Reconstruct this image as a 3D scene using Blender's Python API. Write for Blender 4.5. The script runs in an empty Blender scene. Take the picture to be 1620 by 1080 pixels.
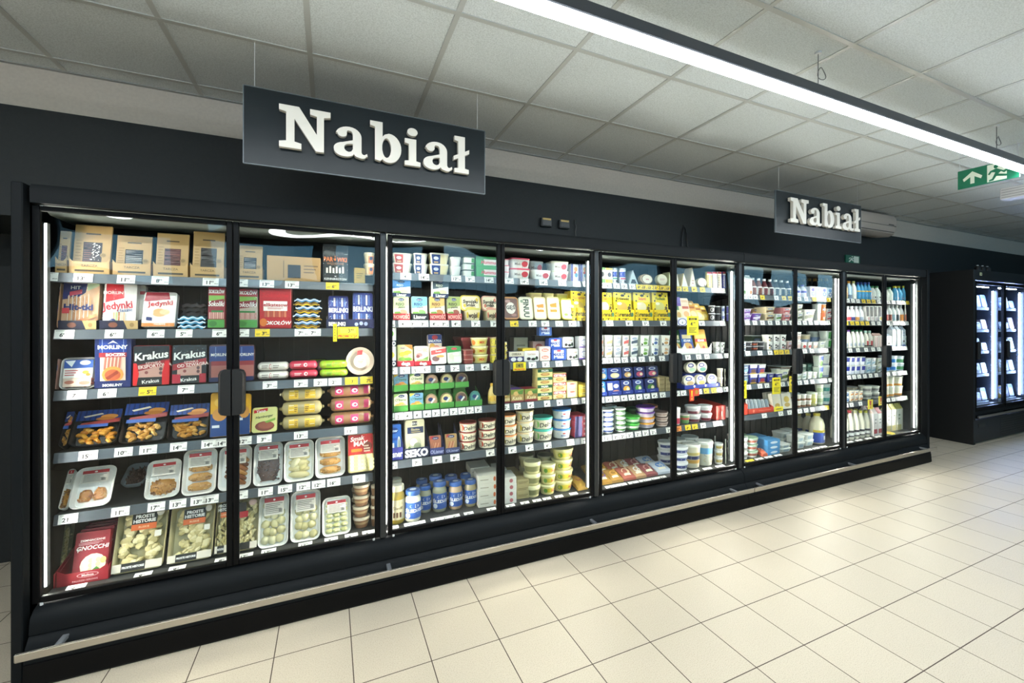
import bpy, math, random
from mathutils import Vector, Matrix
R = math.radians
COL = bpy.context.scene.collection

# ------------------------------------------------------------------ camera numbers (metres; door plane is y = 0, floor z = 0)
CAMF = 698.9; YAW = R(25.054); CAM = (1.131, -2.603, 1.4896); PPX = 848.36; PPY = 511.95
_s, _c = math.sin(YAW), math.cos(YAW)
def at_x(px, Y=.13):                       # photo column -> world x on the plane y = Y
    a = (px-PPX)/CAMF; t = (Y-CAM[1])/(_c-a*_s)
    return CAM[0]+t*(_s+a*_c)
def at_z(px, py, Y=.13):
    a = (px-PPX)/CAMF; t = (Y-CAM[1])/(_c-a*_s)
    return CAM[2]+t*(PPY-py)/CAMF

# ------------------------------------------------------------------ materials
def lin(c):
    c = c.lstrip('#'); o = []
    for i in (0, 2, 4):
        v = int(c[i:i+2], 16)/255
        o.append(v/12.92 if v <= .04045 else ((v+.055)/1.055)**2.4)
    return (*o, 1)
MATS = {}
def M(c, rough=.38, metal=0, spec=.5, coat=0, emit=0):
    """plain surface with a slight procedural mottle; c is '#rrggbb'"""
    if c in MATS: return MATS[c]
    key = (c, rough, metal, emit, coat)
    if key in MATS: return MATS[key]
    m = bpy.data.materials.new('surface_'+c.strip('#')); m.use_nodes = True
    nt = m.node_tree; b = nt.nodes['Principled BSDF']
    b.inputs['Base Color'].default_value = lin(c); b.inputs['Roughness'].default_value = rough
    b.inputs['Metallic'].default_value = metal; b.inputs['Specular IOR Level'].default_value = spec
    b.inputs['Coat Weight'].default_value = coat
    if emit:
        b.inputs['Emission Color'].default_value = lin(c); b.inputs['Emission Strength'].default_value = emit
    m.diffuse_color = lin(c)
    MATS[key] = m
    return m
def node_mat(name, build):
    m = bpy.data.materials.new(name); m.use_nodes = True
    nt = m.node_tree; nt.nodes.clear(); out = nt.nodes.new('ShaderNodeOutputMaterial')
    build(nt, out); MATS[name] = m
    return m
def N(nt, t, **kw):
    n = nt.nodes.new('ShaderNode'+t)
    for k, v in kw.items():
        if k[0] == '_': n.inputs[int(k[1:])].default_value = v
        else: setattr(n, k, v)
    return n
def mth(nt, op, a, b=None, c=None):
    n = nt.nodes.new('ShaderNodeMath'); n.operation = op
    for i, v in enumerate((a, b, c)):
        if v is None: continue
        if isinstance(v, (int, float)): n.inputs[i].default_value = v
        else: nt.links.new(v, n.inputs[i])
    return n.outputs[0]
def grid_mask(nt, size, ox, oy, half):
    """1 on the lines of a square grid in world x,y"""
    geo = N(nt, 'NewGeometry'); sep = N(nt, 'SeparateXYZ'); nt.links.new(geo.outputs['Position'], sep.inputs[0])
    ms = []; ids = []
    for ax, o in ((0, ox), (1, oy)):
        u = mth(nt, 'DIVIDE', mth(nt, 'SUBTRACT', sep.outputs[ax], o), size)
        fr = mth(nt, 'FRACT', u); ids.append(mth(nt, 'FLOOR', u))
        d = mth(nt, 'MINIMUM', fr, mth(nt, 'SUBTRACT', 1., fr))
        ms.append(mth(nt, 'LESS_THAN', d, half/size))
    return geo, mth(nt, 'MAXIMUM', ms[0], ms[1]), ids
def tile_floor(nt, out):
    geo, mask, ids = grid_mask(nt, .3169, 1.2225, -.3218, .0022)
    comb = N(nt, 'CombineXYZ'); nt.links.new(ids[0], comb.inputs[0]); nt.links.new(ids[1], comb.inputs[1])
    wn = N(nt, 'TexWhiteNoise'); nt.links.new(comb.outputs[0], wn.inputs['Vector'])
    sp = N(nt, 'TexNoise'); sp.inputs['Scale'].default_value = 260; sp.inputs['Detail'].default_value = 2
    nt.links.new(geo.outputs['Position'], sp.inputs['Vector'])
    big = N(nt, 'TexNoise'); big.inputs['Scale'].default_value = 1.3; big.inputs['Detail'].default_value = 4
    nt.links.new(geo.outputs['Position'], big.inputs['Vector'])
    r = N(nt, 'ValToRGB'); r.color_ramp.elements[0].position = .34; r.color_ramp.elements[0].color = lin('#b0a38e')
    r.color_ramp.elements[1].position = .5; r.color_ramp.elements[1].color = lin('#c8bca7')
    nt.links.new(sp.outputs['Fac'], r.inputs[0])
    hsv = N(nt, 'HueSaturation'); nt.links.new(r.outputs[0], hsv.inputs['Color'])
    nt.links.new(mth(nt, 'ADD', mth(nt, 'MULTIPLY', wn.outputs['Value'], .05), mth(nt, 'ADD', .9, mth(nt, 'MULTIPLY', big.outputs['Fac'], .12))), hsv.inputs['Value'])
    mix = N(nt, 'MixRGB'); nt.links.new(mask, mix.inputs[0]); nt.links.new(hsv.outputs[0], mix.inputs[1]); mix.inputs[2].default_value = lin('#4d4038')
    b = N(nt, 'BsdfPrincipled'); nt.links.new(mix.outputs[0], b.inputs['Base Color'])
    nt.links.new(mth(nt, 'ADD', mth(nt, 'MULTIPLY', mask, .5), mth(nt, 'ADD', .40, mth(nt, 'MULTIPLY', big.outputs['Fac'], .18))), b.inputs['Roughness'])
    bump = N(nt, 'Bump'); bump.inputs['Strength'].default_value = .25; bump.inputs['Distance'].default_value = .002; bump.invert = True
    nt.links.new(mask, bump.inputs['Height']); nt.links.new(bump.outputs[0], b.inputs['Normal'])
    nt.links.new(b.outputs[0], out.inputs[0])
def tile_ceiling(nt, out):
    geo, mask, ids = grid_mask(nt, .5954, .4462, -.1249, .0)
    n1 = N(nt, 'TexNoise'); n1.inputs['Scale'].default_value = 170; n1.inputs['Detail'].default_value = 3
    nt.links.new(geo.outputs['Position'], n1.inputs['Vector'])
    r = N(nt, 'ValToRGB'); r.color_ramp.elements[0].position = .35; r.color_ramp.elements[0].color = lin('#b4babb')
    r.color_ramp.elements[1].position = .6; r.color_ramp.elements[1].color = lin('#ccd2d3')
    nt.links.new(n1.outputs['Fac'], r.inputs[0])
    b = N(nt, 'BsdfPrincipled'); nt.links.new(r.outputs[0], b.inputs['Base Color']); b.inputs['Roughness'].default_value = .85
    bump = N(nt, 'Bump'); bump.inputs['Strength'].default_value = .12; nt.links.new(n1.outputs['Fac'], bump.inputs['Height'])
    nt.links.new(bump.outputs[0], b.inputs['Normal']); nt.links.new(b.outputs[0], out.inputs[0])
def painted(c1, c2, rough, scale=60, spec=.5):
    def f(nt, out):
        geo = N(nt, 'NewGeometry'); n1 = N(nt, 'TexNoise'); n1.inputs['Scale'].default_value = scale; n1.inputs['Detail'].default_value = 4
        nt.links.new(geo.outputs['Position'], n1.inputs['Vector'])
        r = N(nt, 'ValToRGB'); r.color_ramp.elements[0].position = .3; r.color_ramp.elements[0].color = lin(c1)
        r.color_ramp.elements[1].position = .7; r.color_ramp.elements[1].color = lin(c2)
        nt.links.new(n1.outputs['Fac'], r.inputs[0]); b = N(nt, 'BsdfPrincipled'); nt.links.new(r.outputs[0], b.inputs['Base Color'])
        b.inputs['Roughness'].default_value = rough; b.inputs['Specular IOR Level'].default_value = spec
        bump = N(nt, 'Bump'); bump.inputs['Strength'].default_value = .05; nt.links.new(n1.outputs['Fac'], bump.inputs['Height'])
        nt.links.new(bump.outputs[0], b.inputs['Normal']); nt.links.new(b.outputs[0], out.inputs[0])
    return f
def schlick(nt, geo, f0, nrm=None):
    d = N(nt, 'VectorMath', operation='DOT_PRODUCT'); nt.links.new(geo.outputs['Incoming'], d.inputs[0]); nt.links.new(nrm or geo.outputs['Normal'], d.inputs[1])
    c = mth(nt, 'SUBTRACT', 1., mth(nt, 'MINIMUM', 1., mth(nt, 'ABSOLUTE', d.outputs['Value'])))
    return mth(nt, 'ADD', f0, mth(nt, 'MULTIPLY', mth(nt, 'POWER', c, 5.), 1-f0))
def door_glass(nt, out):
    geo = N(nt, 'NewGeometry'); mp = N(nt, 'Mapping'); mp.inputs['Scale'].default_value = (1.5, 1, 3.0)
    nt.links.new(geo.outputs['Position'], mp.inputs[0])
    n1 = N(nt, 'TexNoise'); n1.inputs['Scale'].default_value = 1.6; n1.inputs['Detail'].default_value = 0
    nt.links.new(mp.outputs[0], n1.inputs['Vector'])
    bump = N(nt, 'Bump'); bump.inputs['Strength'].default_value = .25; bump.inputs['Distance'].default_value = .02
    nt.links.new(n1.outputs['Fac'], bump.inputs['Height'])
    fac = schlick(nt, geo, .022)
    tr = N(nt, 'BsdfTransparent'); tr.inputs[0].default_value = (.96, .985, .97, 1)
    gl = N(nt, 'BsdfGlossy'); gl.inputs['Roughness'].default_value = .0; nt.links.new(bump.outputs[0], gl.inputs['Normal'])
    mx = N(nt, 'MixShader'); nt.links.new(fac, mx.inputs[0]); nt.links.new(tr.outputs[0], mx.inputs[1]); nt.links.new(gl.outputs[0], mx.inputs[2])
    nt.links.new(mx.outputs[0], out.inputs[0])
def clear_film(nt, out):
    geo = N(nt, 'NewGeometry'); n1 = N(nt, 'TexNoise'); n1.inputs['Scale'].default_value = 45; nt.links.new(geo.outputs['Position'], n1.inputs['Vector'])
    bump = N(nt, 'Bump'); bump.inputs['Strength'].default_value = .5; bump.inputs['Distance'].default_value = .006; nt.links.new(n1.outputs['Fac'], bump.inputs['Height'])
    tr = N(nt, 'BsdfTransparent'); tr.inputs[0].default_value = (.97, .97, .97, 1)
    gl = N(nt, 'BsdfGlossy'); gl.inputs['Roughness'].default_value = .12; nt.links.new(bump.outputs[0], gl.inputs['Normal'])
    mx = N(nt, 'MixShader'); nt.links.new(schlick(nt, geo, .03, bump.outputs[0]), mx.inputs[0]); nt.links.new(tr.outputs[0], mx.inputs[1]); nt.links.new(gl.outputs[0], mx.inputs[2])
    nt.links.new(mx.outputs[0], out.inputs[0])
def emitter(col, s):
    def f(nt, out):
        e = N(nt, 'Emission'); e.inputs[0].default_value = lin(col); e.inputs[1].default_value = s; nt.links.new(e.outputs[0], out.inputs[0])
    return f
def sky_pane(nt, out):
    geo = N(nt, 'NewGeometry'); n1 = N(nt, 'TexNoise'); n1.inputs['Scale'].default_value = .9; n1.inputs['Detail'].default_value = 3
    nt.links.new(geo.outputs['Position'], n1.inputs['Vector'])
    r = N(nt, 'ValToRGB'); r.color_ramp.elements[0].position = .3; r.color_ramp.elements[0].color = lin('#3f7896')
    r.color_ramp.elements[1].position = .7; r.color_ramp.elements[1].color = lin('#9cc4d8')
    nt.links.new(n1.outputs['Fac'], r.inputs[0]); e = N(nt, 'Emission'); nt.links.new(r.outputs[0], e.inputs[0]); e.inputs[1].default_value = SKYPANE
    nt.links.new(e.outputs[0], out.inputs[0])
SKYPANE = 4.5; EXPO = 0.9
node_mat('floor_tiles', tile_floor); node_mat('ceiling_tiles', tile_ceiling)
node_mat('dark_paint', painted('#15191a', '#191d1e', .7)); node_mat('light_paint', painted('#b5ada3', '#bdb5aa', .8))
node_mat('powder_coat', painted('#0f1214', '#121517', .6, 400, .14)); node_mat('powder_black', painted('#050506', '#080809', .5, 400, .14))
node_mat('steel', lambda nt, out: (lambda b: (b.inputs['Base Color'].__setattr__('default_value', lin('#b9b2a6')), b.inputs['Metallic'].__setattr__('default_value', .9), b.inputs['Roughness'].__setattr__('default_value', .34), nt.links.new(b.outputs[0], out.inputs[0])))(N(nt, 'BsdfPrincipled')))
node_mat('glass', door_glass); node_mat('film', clear_film)
node_mat('case_led', emitter('#fffaf0', 150)); node_mat('cool_led', emitter('#a9c2ff', 60)); node_mat('strip_light', emitter('#f6fcff', 33)); node_mat('sky_pane', sky_pane)

# ------------------------------------------------------------------ mesh kit
class MB:
    def __init__(s): s.v = []; s.f = []; s.m = []; s.mats = []; s.sm = []
    def mi(s, mat):
        if isinstance(mat, str): mat = MATS[mat] if mat in MATS else M(mat)
        if mat not in s.mats: s.mats.append(mat)
        return s.mats.index(mat)
    def add(s, vs, fs, mat, smooth=True):
        o = len(s.v); k = s.mi(mat); s.v += [tuple(p) for p in vs]
        for f in fs: s.f.append([o+i for i in f]); s.m.append(k); s.sm.append(smooth)
    def box(s, x0, x1, y0, y1, z0, z1, mat, bev=0, T=None):
        if x1 < x0: x0, x1 = x1, x0
        if y1 < y0: y0, y1 = y1, y0
        if z1 < z0: z0, z1 = z1, z0
        if bev:
            b = min(bev, (x1-x0)/2.1, (y1-y0)/2.1, (z1-z0)/2.1)
            vs = []; 
            for cx, cy, cz in ((a, q, w) for a in (0, 1) for q in (0, 1) for w in (0, 1)):
                X = (x0, x1)[cx]; Y = (y0, y1)[cy]; Z = (z0, z1)[cz]; sx = (1, -1)[cx]*b; sy = (1, -1)[cy]*b; sz = (1, -1)[cz]*b
                vs += [(X, Y+sy, Z+sz), (X+sx, Y, Z+sz), (X+sx, Y+sy, Z)]
            I = lambda a, q, w, k: ((a*2+q)*2+w)*3+k
            fs = []
            for a in (0, 1): fs.append([I(a, 0, 0, 0), I(a, 1, 0, 0), I(a, 1, 1, 0), I(a, 0, 1, 0)][::(1 if a else -1)])
            for q in (0, 1): fs.append([I(0, q, 0, 1), I(1, q, 0, 1), I(1, q, 1, 1), I(0, q, 1, 1)][::(-1 if q else 1)])
            for w in (0, 1): fs.append([I(0, 0, w, 2), I(1, 0, w, 2), I(1, 1, w, 2), I(0, 1, w, 2)][::(1 if w else -1)])
            for q in (0, 1):
                for w in (0, 1): fs.append([I(0, q, w, 1), I(1, q, w, 1), I(1, q, w, 2), I(0, q, w, 2)][::(1 if q ^ w else -1)*-1])
            for a in (0, 1):
                for w in (0, 1): fs.append([I(a, 0, w, 0), I(a, 1, w, 0), I(a, 1, w, 2), I(a, 0, w, 2)][::(1 if a ^ w else -1)])
                for q in (0, 1): fs.append([I(a, q, 0, 0), I(a, q, 1, 0), I(a, q, 1, 1), I(a, q, 0, 1)][::(1 if a ^ q else -1)*-1])
            for a in (0, 1):
                for q in (0, 1):
                    for w in (0, 1): fs.append([I(a, q, w, 0), I(a, q, w, 1), I(a, q, w, 2)][::(1 if (a+q+w) % 2 else -1)])
        else:
            vs = [(x, y, z) for x in (x0, x1) for y in (y0, y1) for z in (z0, z1)]
            fs = [(0, 1, 3, 2), (4, 6, 7, 5), (0, 4, 5, 1), (2, 3, 7, 6), (0, 2, 6, 4), (1, 5, 7, 3)]
        if T: vs = [T @ Vector(p) for p in vs]
        s.add(vs, fs, mat, False)
    def loft(s, loops, mat, cap0=True, cap1=True, smooth=True, closed=True):
        n = len(loops[0]); vs = [p for l in loops for p in l]; fs = []
        for k in range(len(loops)-1):
            for i in range(n if closed else n-1):
                j = (i+1) % n; fs.append((k*n+i, k*n+j, (k+1)*n+j, (k+1)*n+i))
        if cap0: fs.append(tuple(range(n))[::-1])
        if cap1: fs.append(tuple((len(loops)-1)*n+i for i in range(n)))
        s.add(vs, fs, mat, smooth)
    def lathe(s, prof, mat, seg=20, c=(0, 0, 0), T=None, cap0=True, cap1=True):
        lo = []
        for r, z in prof:
            l = [Vector((c[0]+r*math.cos(2*math.pi*i/seg), c[1]+r*math.sin(2*math.pi*i/seg), c[2]+z)) for i in range(seg)]
            lo.append([T @ p for p in l] if T else l)
        s.loft(lo, mat, cap0, cap1)
    def rr(s, cx, cy, w, d, r, z, seg=3):
        r = min(r, w/2.01, d/2.01); o = []
        for k, (sx, sy) in enumerate(((1, 1), (-1, 1), (-1, -1), (1, -1))):
            for i in range(seg+1):
                a = math.pi/2*(k+i/seg); o.append((cx+sx*(w/2-r)+r*math.cos(a), cy+sy*(d/2-r)+r*math.sin(a), z))
        return o
    def tube(s, pts, r, mat, seg=6, cap=True):
        P = [Vector(p) for p in pts]; lo = []
        for i, p in enumerate(P):
            t = ((P[min(i+1, len(P)-1)]-P[max(i-1, 0)]).normalized()); u = t.orthogonal().normalized()
            if i and lo_u.dot(u) != 0: u = (lo_u - t*lo_u.dot(t)).normalized()
            lo_u = u; w = t.cross(u); rr = r if not isinstance(r, (list, tuple)) else r[i]
            lo.append([p+(u*math.cos(2*math.pi*k/seg)+w*math.sin(2*math.pi*k/seg))*rr for k in range(seg)])
        s.loft(lo, mat, cap, cap)
    def blob(s, c, r, mat, seg=8, T=None, rot=0):
        c = Vector(c); rx, ry, rz = r; ro = Matrix.Rotation(rot, 3, 'Y'); lo = []; n = max(3, seg//2)
        for k in range(1, n):
            th = math.pi*k/n
            l = [c+ro @ Vector((rx*math.sin(th)*math.cos(2*math.pi*i/seg), ry*math.sin(th)*math.sin(2*math.pi*i/seg), rz*math.cos(th))) for i in range(seg)]
            lo.append([T @ p for p in l] if T else l)
        s.loft(lo[::-1], mat)
    def mesh(s, name, ang=38):
        me = bpy.data.meshes.new(name); me.from_pydata(s.v, [], s.f)
        for m in s.mats: me.materials.append(m)
        me.polygons.foreach_set('material_index', s.m); me.polygons.foreach_set('use_smooth', s.sm); me.update()
        try: me.set_sharp_from_angle(angle=R(ang))
        except Exception: pass
        return me
    def build(s, name, parent=None, loc=None, **tags):
        o = bpy.data.objects.new(name, s.mesh(name)); COL.objects.link(o)
        if parent: o.parent = parent
        if loc: o.location = loc
        for k, v in tags.items(): o[k] = v
        return o
def empty(name, label, cat, loc=(0, 0, 0), rz=0, group=None):
    o = bpy.data.objects.new(name, None); COL.objects.link(o); o.location = loc; o.rotation_euler = (0, 0, rz); o.empty_display_size = .05
    o['label'] = label; o['category'] = cat
    if group: o['group'] = group
    return o
def tag(o, label, cat, group=None):
    o['label'] = label; o['category'] = cat
    if group: o['group'] = group
    return o

# text outlines as flat polygons, height of a capital = 1
_TX = {}
def text_poly(t, bold=0, res=2):
    k = (t, bold, res)
    if k in _TX: return _TX[k]
    cu = bpy.data.curves.new('writing', 'FONT'); cu.body = t; cu.resolution_u = res; cu.offset = bold; cu.fill_mode = 'FRONT'
    ob = bpy.data.objects.new('writing', cu); COL.objects.link(ob)
    me = ob.to_mesh() if False else bpy.data.meshes.new_from_object(ob.evaluated_get(bpy.context.evaluated_depsgraph_get()))
    vs = [(p.co.x, p.co.y) for p in me.vertices]; fs = [tuple(p.vertices) for p in me.polygons]
    bpy.data.objects.remove(ob); bpy.data.curves.remove(cu); bpy.data.meshes.remove(me)
    if vs:
        x0 = min(p[0] for p in vs); x1 = max(p[0] for p in vs); h = .73
        vs = [((x-(x0+x1)/2)/h, y/h-.5) for x, y in vs]
        # face the reader: counter clockwise
        nf = []
        for f in fs:
            a = sum(vs[f[i]][0]*vs[f[(i+1) % len(f)]][1]-vs[f[(i+1) % len(f)]][0]*vs[f[i]][1] for i in range(len(f)))
            nf.append(f if a > 0 else f[::-1])
        fs = nf; w = (x1-x0)/h
    else: w = 0
    _TX[k] = (vs, fs, w); return _TX[k]

# artwork on a face: S(u, v, off) -> point; W, H size of the face in metres
def art(mb, S, W, H, items, nu=1, rnd=None):
    k = 0
    for it in items:
        k += 1; off = .0004+.00025*k; t = it[0]
        if t == 'r':
            u0, v0, u1, v1, c = it[1:6]; n = max(1, math.ceil(nu*(u1-u0)))
            vs = []; fs = []
            for i in range(n+1):
                u = u0+(u1-u0)*i/n; vs += [S(u, v0, off), S(u, v1, off)]
            for i in range(n): fs.append((2*i, 2*i+2, 2*i+3, 2*i+1))
            mb.add(vs, fs, c)
        elif t == 'p':
            mb.add([S(u, v, off) for u, v in it[1]], [tuple(range(len(it[1])))], it[2])
        elif t == 'e':
            u, v, ru, rv, c = it[1:6]; n = 14
            mb.add([S(u+ru*math.cos(2*math.pi*i/n), v+rv*math.sin(2*math.pi*i/n), off) for i in range(n)], [tuple(range(n))], c)
        elif t == 't':
            s, u, v, h, c = it[1:6]; o = it[6] if len(it) > 6 else {}
            vs, fs, w = text_poly(s, o.get('b', .015)); 
            if not vs: continue
            hh = h*H; sx = hh*o.get('sx', 1)
            mw = o.get('mw', .94)*W
            if w*sx > mw: sx = mw/w
            ca, sa = math.cos(o.get('rot', 0)), math.sin(o.get('rot', 0)); sh = o.get('it', 0)
            P = []
            for x, y in vs:
                X = (x+sh*y)*sx; Y = y*hh; P.append(S(u+(X*ca-Y*sa)/W, v+(X*sa+Y*ca)/H, off))
            mb.add(P, fs, c)
        elif t == 'b':
            u0, v0, u1, v1, n, r, c = it[1:8]; rr = rnd or random.Random(n*7+int(u0*100))
            cs = c if isinstance(c, (list, tuple)) else [c]
            for i in range(n):
                u = u0+(u1-u0)*rr.random(); v = v0+(v1-v0)*rr.random(); p = Vector(S(u, v, 0))
                ry = r*(.35); a = rr.random()*3.1
                mb.blob(p, (r*rr.uniform(.7, 1.25), ry, r*rr.uniform(.5, .9)), cs[i % len(cs)], 8, rot=a)
        elif t == 'x':   # fine print: thin bars
            u0, v0, u1, v1, n, c = it[1:7]
            for i in range(n):
                v = v1-(v1-v0)*(i+.3)/n; vv = v-(v1-v0)/n*.4
                uu = u1-(u1-u0)*((i*37) % 5)/14
                mb.add([S(u0, vv, off), S(uu, vv, off), S(uu, v, off), S(u0, v, off)], [(0, 1, 2, 3)], c)
# ------------------------------------------------------------------ the room
def struct(name, mb, **k):
    o = mb.build(name, **k); o['kind'] = 'structure'; return o
XW0, XW1, YF, YW, ZC = -2.6, 13.0, -4.4, .62, 2.84
b = MB(); b.box(XW0-.2, XW1+.2, YF-.2, 1.6, -.06, 0, 'floor_tiles'); struct('floor', b)
b = MB(); b.box(XW0-.2, XW1+.2, YF-.2, 1.6, ZC, ZC+.05, 'ceiling_tiles'); struct('ceiling', b)
b = MB()
for i in range(-5, 22):
    x = .4462+i*.5954; b.box(x-.012, x+.012, YF, YW, ZC-.004, ZC, '#a9aba8')
for j in range(-1, 8):
    y = -.1249-j*.5954; b.box(XW0, XW1, y-.012, y+.012, ZC-.0045, ZC, '#a9aba8')
b.box(XW0, XW1, YW-.022, YW, ZC-.006, ZC, '#8f918f')
struct('trim_1', b, label='pale metal grid of the suspended ceiling')
b = MB()
# back wall with a service opening beside the case: dark paint to 2.62 m, light paint above
b.box(-.10, XW1, YW, YW+.12, 0, 2.622, 'dark_paint'); b.box(XW0, -1.5, YW, YW+.12, 0, 2.622, 'dark_paint'); b.box(-1.5, -.10, YW, YW+.12, 2.05, 2.622, 'dark_paint')
b.box(XW0, XW1, YW, YW+.12, 2.622, ZC, 'light_paint'); struct('wall_back', b)
b = MB(); b.box(-1.6, .0, 1.30, 1.34, .0, 2.1, 'dark_paint'); b.box(-.10, -.06, YW+.12, 1.3, 0, 2.1, 'dark_paint'); b.box(-1.54, -1.5, YW+.12, 1.3, 0, 2.1, 'dark_paint')
b.box(-1.54, -.06, YW+.12, 1.34, 2.05, 2.1, 'dark_paint'); struct('wall_recess', b)
b = MB(); b.box(XW0-.1, XW0, YF, 1.6, 0, ZC, 'light_paint'); struct('wall_left', b)
b = MB(); b.box(XW1, XW1+.1, YF, YW, 0, ZC, 'dark_paint'); struct('wall_right', b)
b = MB()
b.box(XW0, XW1, YF-.1, YF, 0, 1.95, 'light_paint'); b.box(XW0, XW1, YF-.1, YF, 2.72, ZC, 'dark_paint')
xs = [-2.6]+[-2.0+i*1.55 for i in range(10)]+[13.0]
for i, x in enumerate(xs): b.box(x-.14, x+.14, YF-.1, YF, 1.95, 2.72, 'dark_paint')
struct('wall_front', b)
for i in range(len(xs)-1):
    b = MB(); x0, x1 = xs[i]+.14, xs[i+1]-.14
    if x1-x0 < .2: continue
    b.box(x0, x1, YF-.09, YF-.07, 1.95, 2.72, 'sky_pane')
    w = struct('window_%d' % (i+1), b)
    f = MB()
    for a, q in ((x0, x0+.04), (x1-.04, x1)): f.box(a, q, YF-.07, YF-.01, 1.95, 2.72, '#2a2d30')
    for a, q in ((1.95, 1.99), (2.68, 2.72)): f.box(x0, x1, YF-.07, YF-.01, a, q, '#2a2d30')
    f.build('window_frame', w)

# ceiling light lines
def light_line(name, label, y, x0, x1, z=2.595, hang=()):
    t = empty(name, label, 'ceiling light', (0, 0, 0))
    h = MB(); h.box(x0, x1, y-.036, y+.036, z+.006, z+.058, '#3a3d42', .004); h.build('housing', t)
    n = int((x1-x0)/1.5)
    for k in range(n):
        a = x0+(x1-x0)*k/n+.004; q = x0+(x1-x0)*(k+1)/n-.004
        d = MB(); d.box(a, q, y-.032, y+.032, z-.004, z+.006, 'strip_light', .003); d.build('diffuser', t)
    for hx in hang:
        w = MB(); w.tube([(hx, y, z+.058), (hx, y, ZC)], .0022, '#55585c', 5); 
        w.lathe([(.011, 0), (.011, .012), (.004, .02)], '#c8cacc', 10, (hx, y, z+.05)); w.lathe([(.016, 0), (.016, .01)], '#c8cacc', 10, (hx, y, ZC-.014))
        pts = [(hx+.028+.03*math.cos(a*.5), y+.004*math.sin(a), ZC-.105+.03*math.sin(a*.5)) for a in range(0, 15)]
        w.tube(pts, .002, '#4a4d55', 5); w.build('hanging_wire', t)
    return t
light_line('strip_light', 'long dark-bodied white LED line hanging parallel to the cold cabinets', -1.21, -1.8, 7.6, hang=(1.3, 3.326, 5.231, 7.15))
light_line('strip_light', 'white LED line mirrored in the cabinet doors, behind the viewer', -3.15, -2.4, 5.4, hang=(-1, 1.5, 3.5, 5))

# ------------------------------------------------------------------ lettering for the hanging signs
def arc(cx, cy, rx, ry, a0, a1, n=10):
    return [(cx+rx*math.cos(R(a0+(a1-a0)*i/n)), cy+ry*math.sin(R(a0+(a1-a0)*i/n))) for i in range(n+1)]
def poly_tess(outer, holes=()):
    cu = bpy.data.curves.new('g', 'CURVE'); cu.dimensions = '2D'; cu.fill_mode = 'BOTH'
    for lp in [outer]+list(holes):
        sp = cu.splines.new('POLY'); sp.points.add(len(lp)-1); sp.use_cyclic_u = True
        for i, (x, y) in enumerate(lp): sp.points[i].co = (x, y, 0, 1)
    cu.extrude = .5
    ob = bpy.data.objects.new('g', cu); COL.objects.link(ob)
    me = bpy.data.meshes.new_from_object(ob.evaluated_get(bpy.context.evaluated_depsgraph_get()))
    bpy.data.objects.remove(ob); bpy.data.curves.remove(cu)
    vs = [tuple(v.co) for v in me.vertices]; fs = [tuple(p.vertices) for p in me.polygons]; bpy.data.meshes.remove(me)
    return vs, fs
def glyph_N():
    return [[(0, 0), (.40, 0), (.40, .13), (.275, .16), (.275, .70), (.665, 0), (.82, 0), (.82, .84), (.945, .87), (.945, 1), (.56, 1), (.56, .87), (.685, .84), (.685, .40), (.36, 1), (.0, 1), (.0, .87), (.125, .84), (.125, .16), (0, .13)]], .96
def glyph_a():
    o = arc(.30, .50, .265, .235, 165, 90, 6)+arc(.315, .50, .235, .235, 88, 0, 7)+[(.55, .17)]+arc(.60, .155, .05, .07, 180, 285, 5)+[(.665, .125), (.675, .05)]
    o += arc(.56, .10, .10, .115, -20, -110, 5)+arc(.47, .12, .08, .11, 250, 200, 3)+arc(.215, .145, .215, .16, 320, 195, 8)+arc(.235, .17, .235, .17, 180, 105, 6)+[(.30, .385), (.375, .415), (.375, .52)]
    o += arc(.325, .55, .05, .09, 0, 110, 4)+[(.285, .645)]+[(.262, .62)]+arc(.165, .555, .095, .09, 20, -175, 8)
    hole = arc(.30, .21, .095, .10, 110, 270, 7)+[(.345, .13), (.375, .19), (.375, .325)]
    return [o, hole], .68
def glyph_b():
    o = [(.0, 1), (.0, .885), (.10, .86), (.10, .03), (.21, .0), (.27, .07)]+arc(.395, .36, .265, .375, 240, 450, 16)+[(.30, .69), (.26, .63), (.26, 1)]
    return [o, arc(.345, .355, .095, .255, 90, 450, 14)[:-1]], .69
def stem_i():
    return [(.0, .70), (.0, .585), (.09, .565), (.09, .13), (.0, .11), (.0, 0), (.35, 0), (.35, .11), (.255, .13), (.255, .70)]
def glyph_i(): return [stem_i()], .37
def glyph_l():
    return [[(.0, 1), (.0, .885), (.09, .86), (.09, .505), (-.02, .44), (-.02, .33), (.09, .39), (.09, .13), (.0, .11), (.0, 0), (.35, 0), (.35, .11), (.255, .13), (.255, .49), (.36, .555), (.36, .665), (.255, .60), (.255, 1)]], .37
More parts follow.
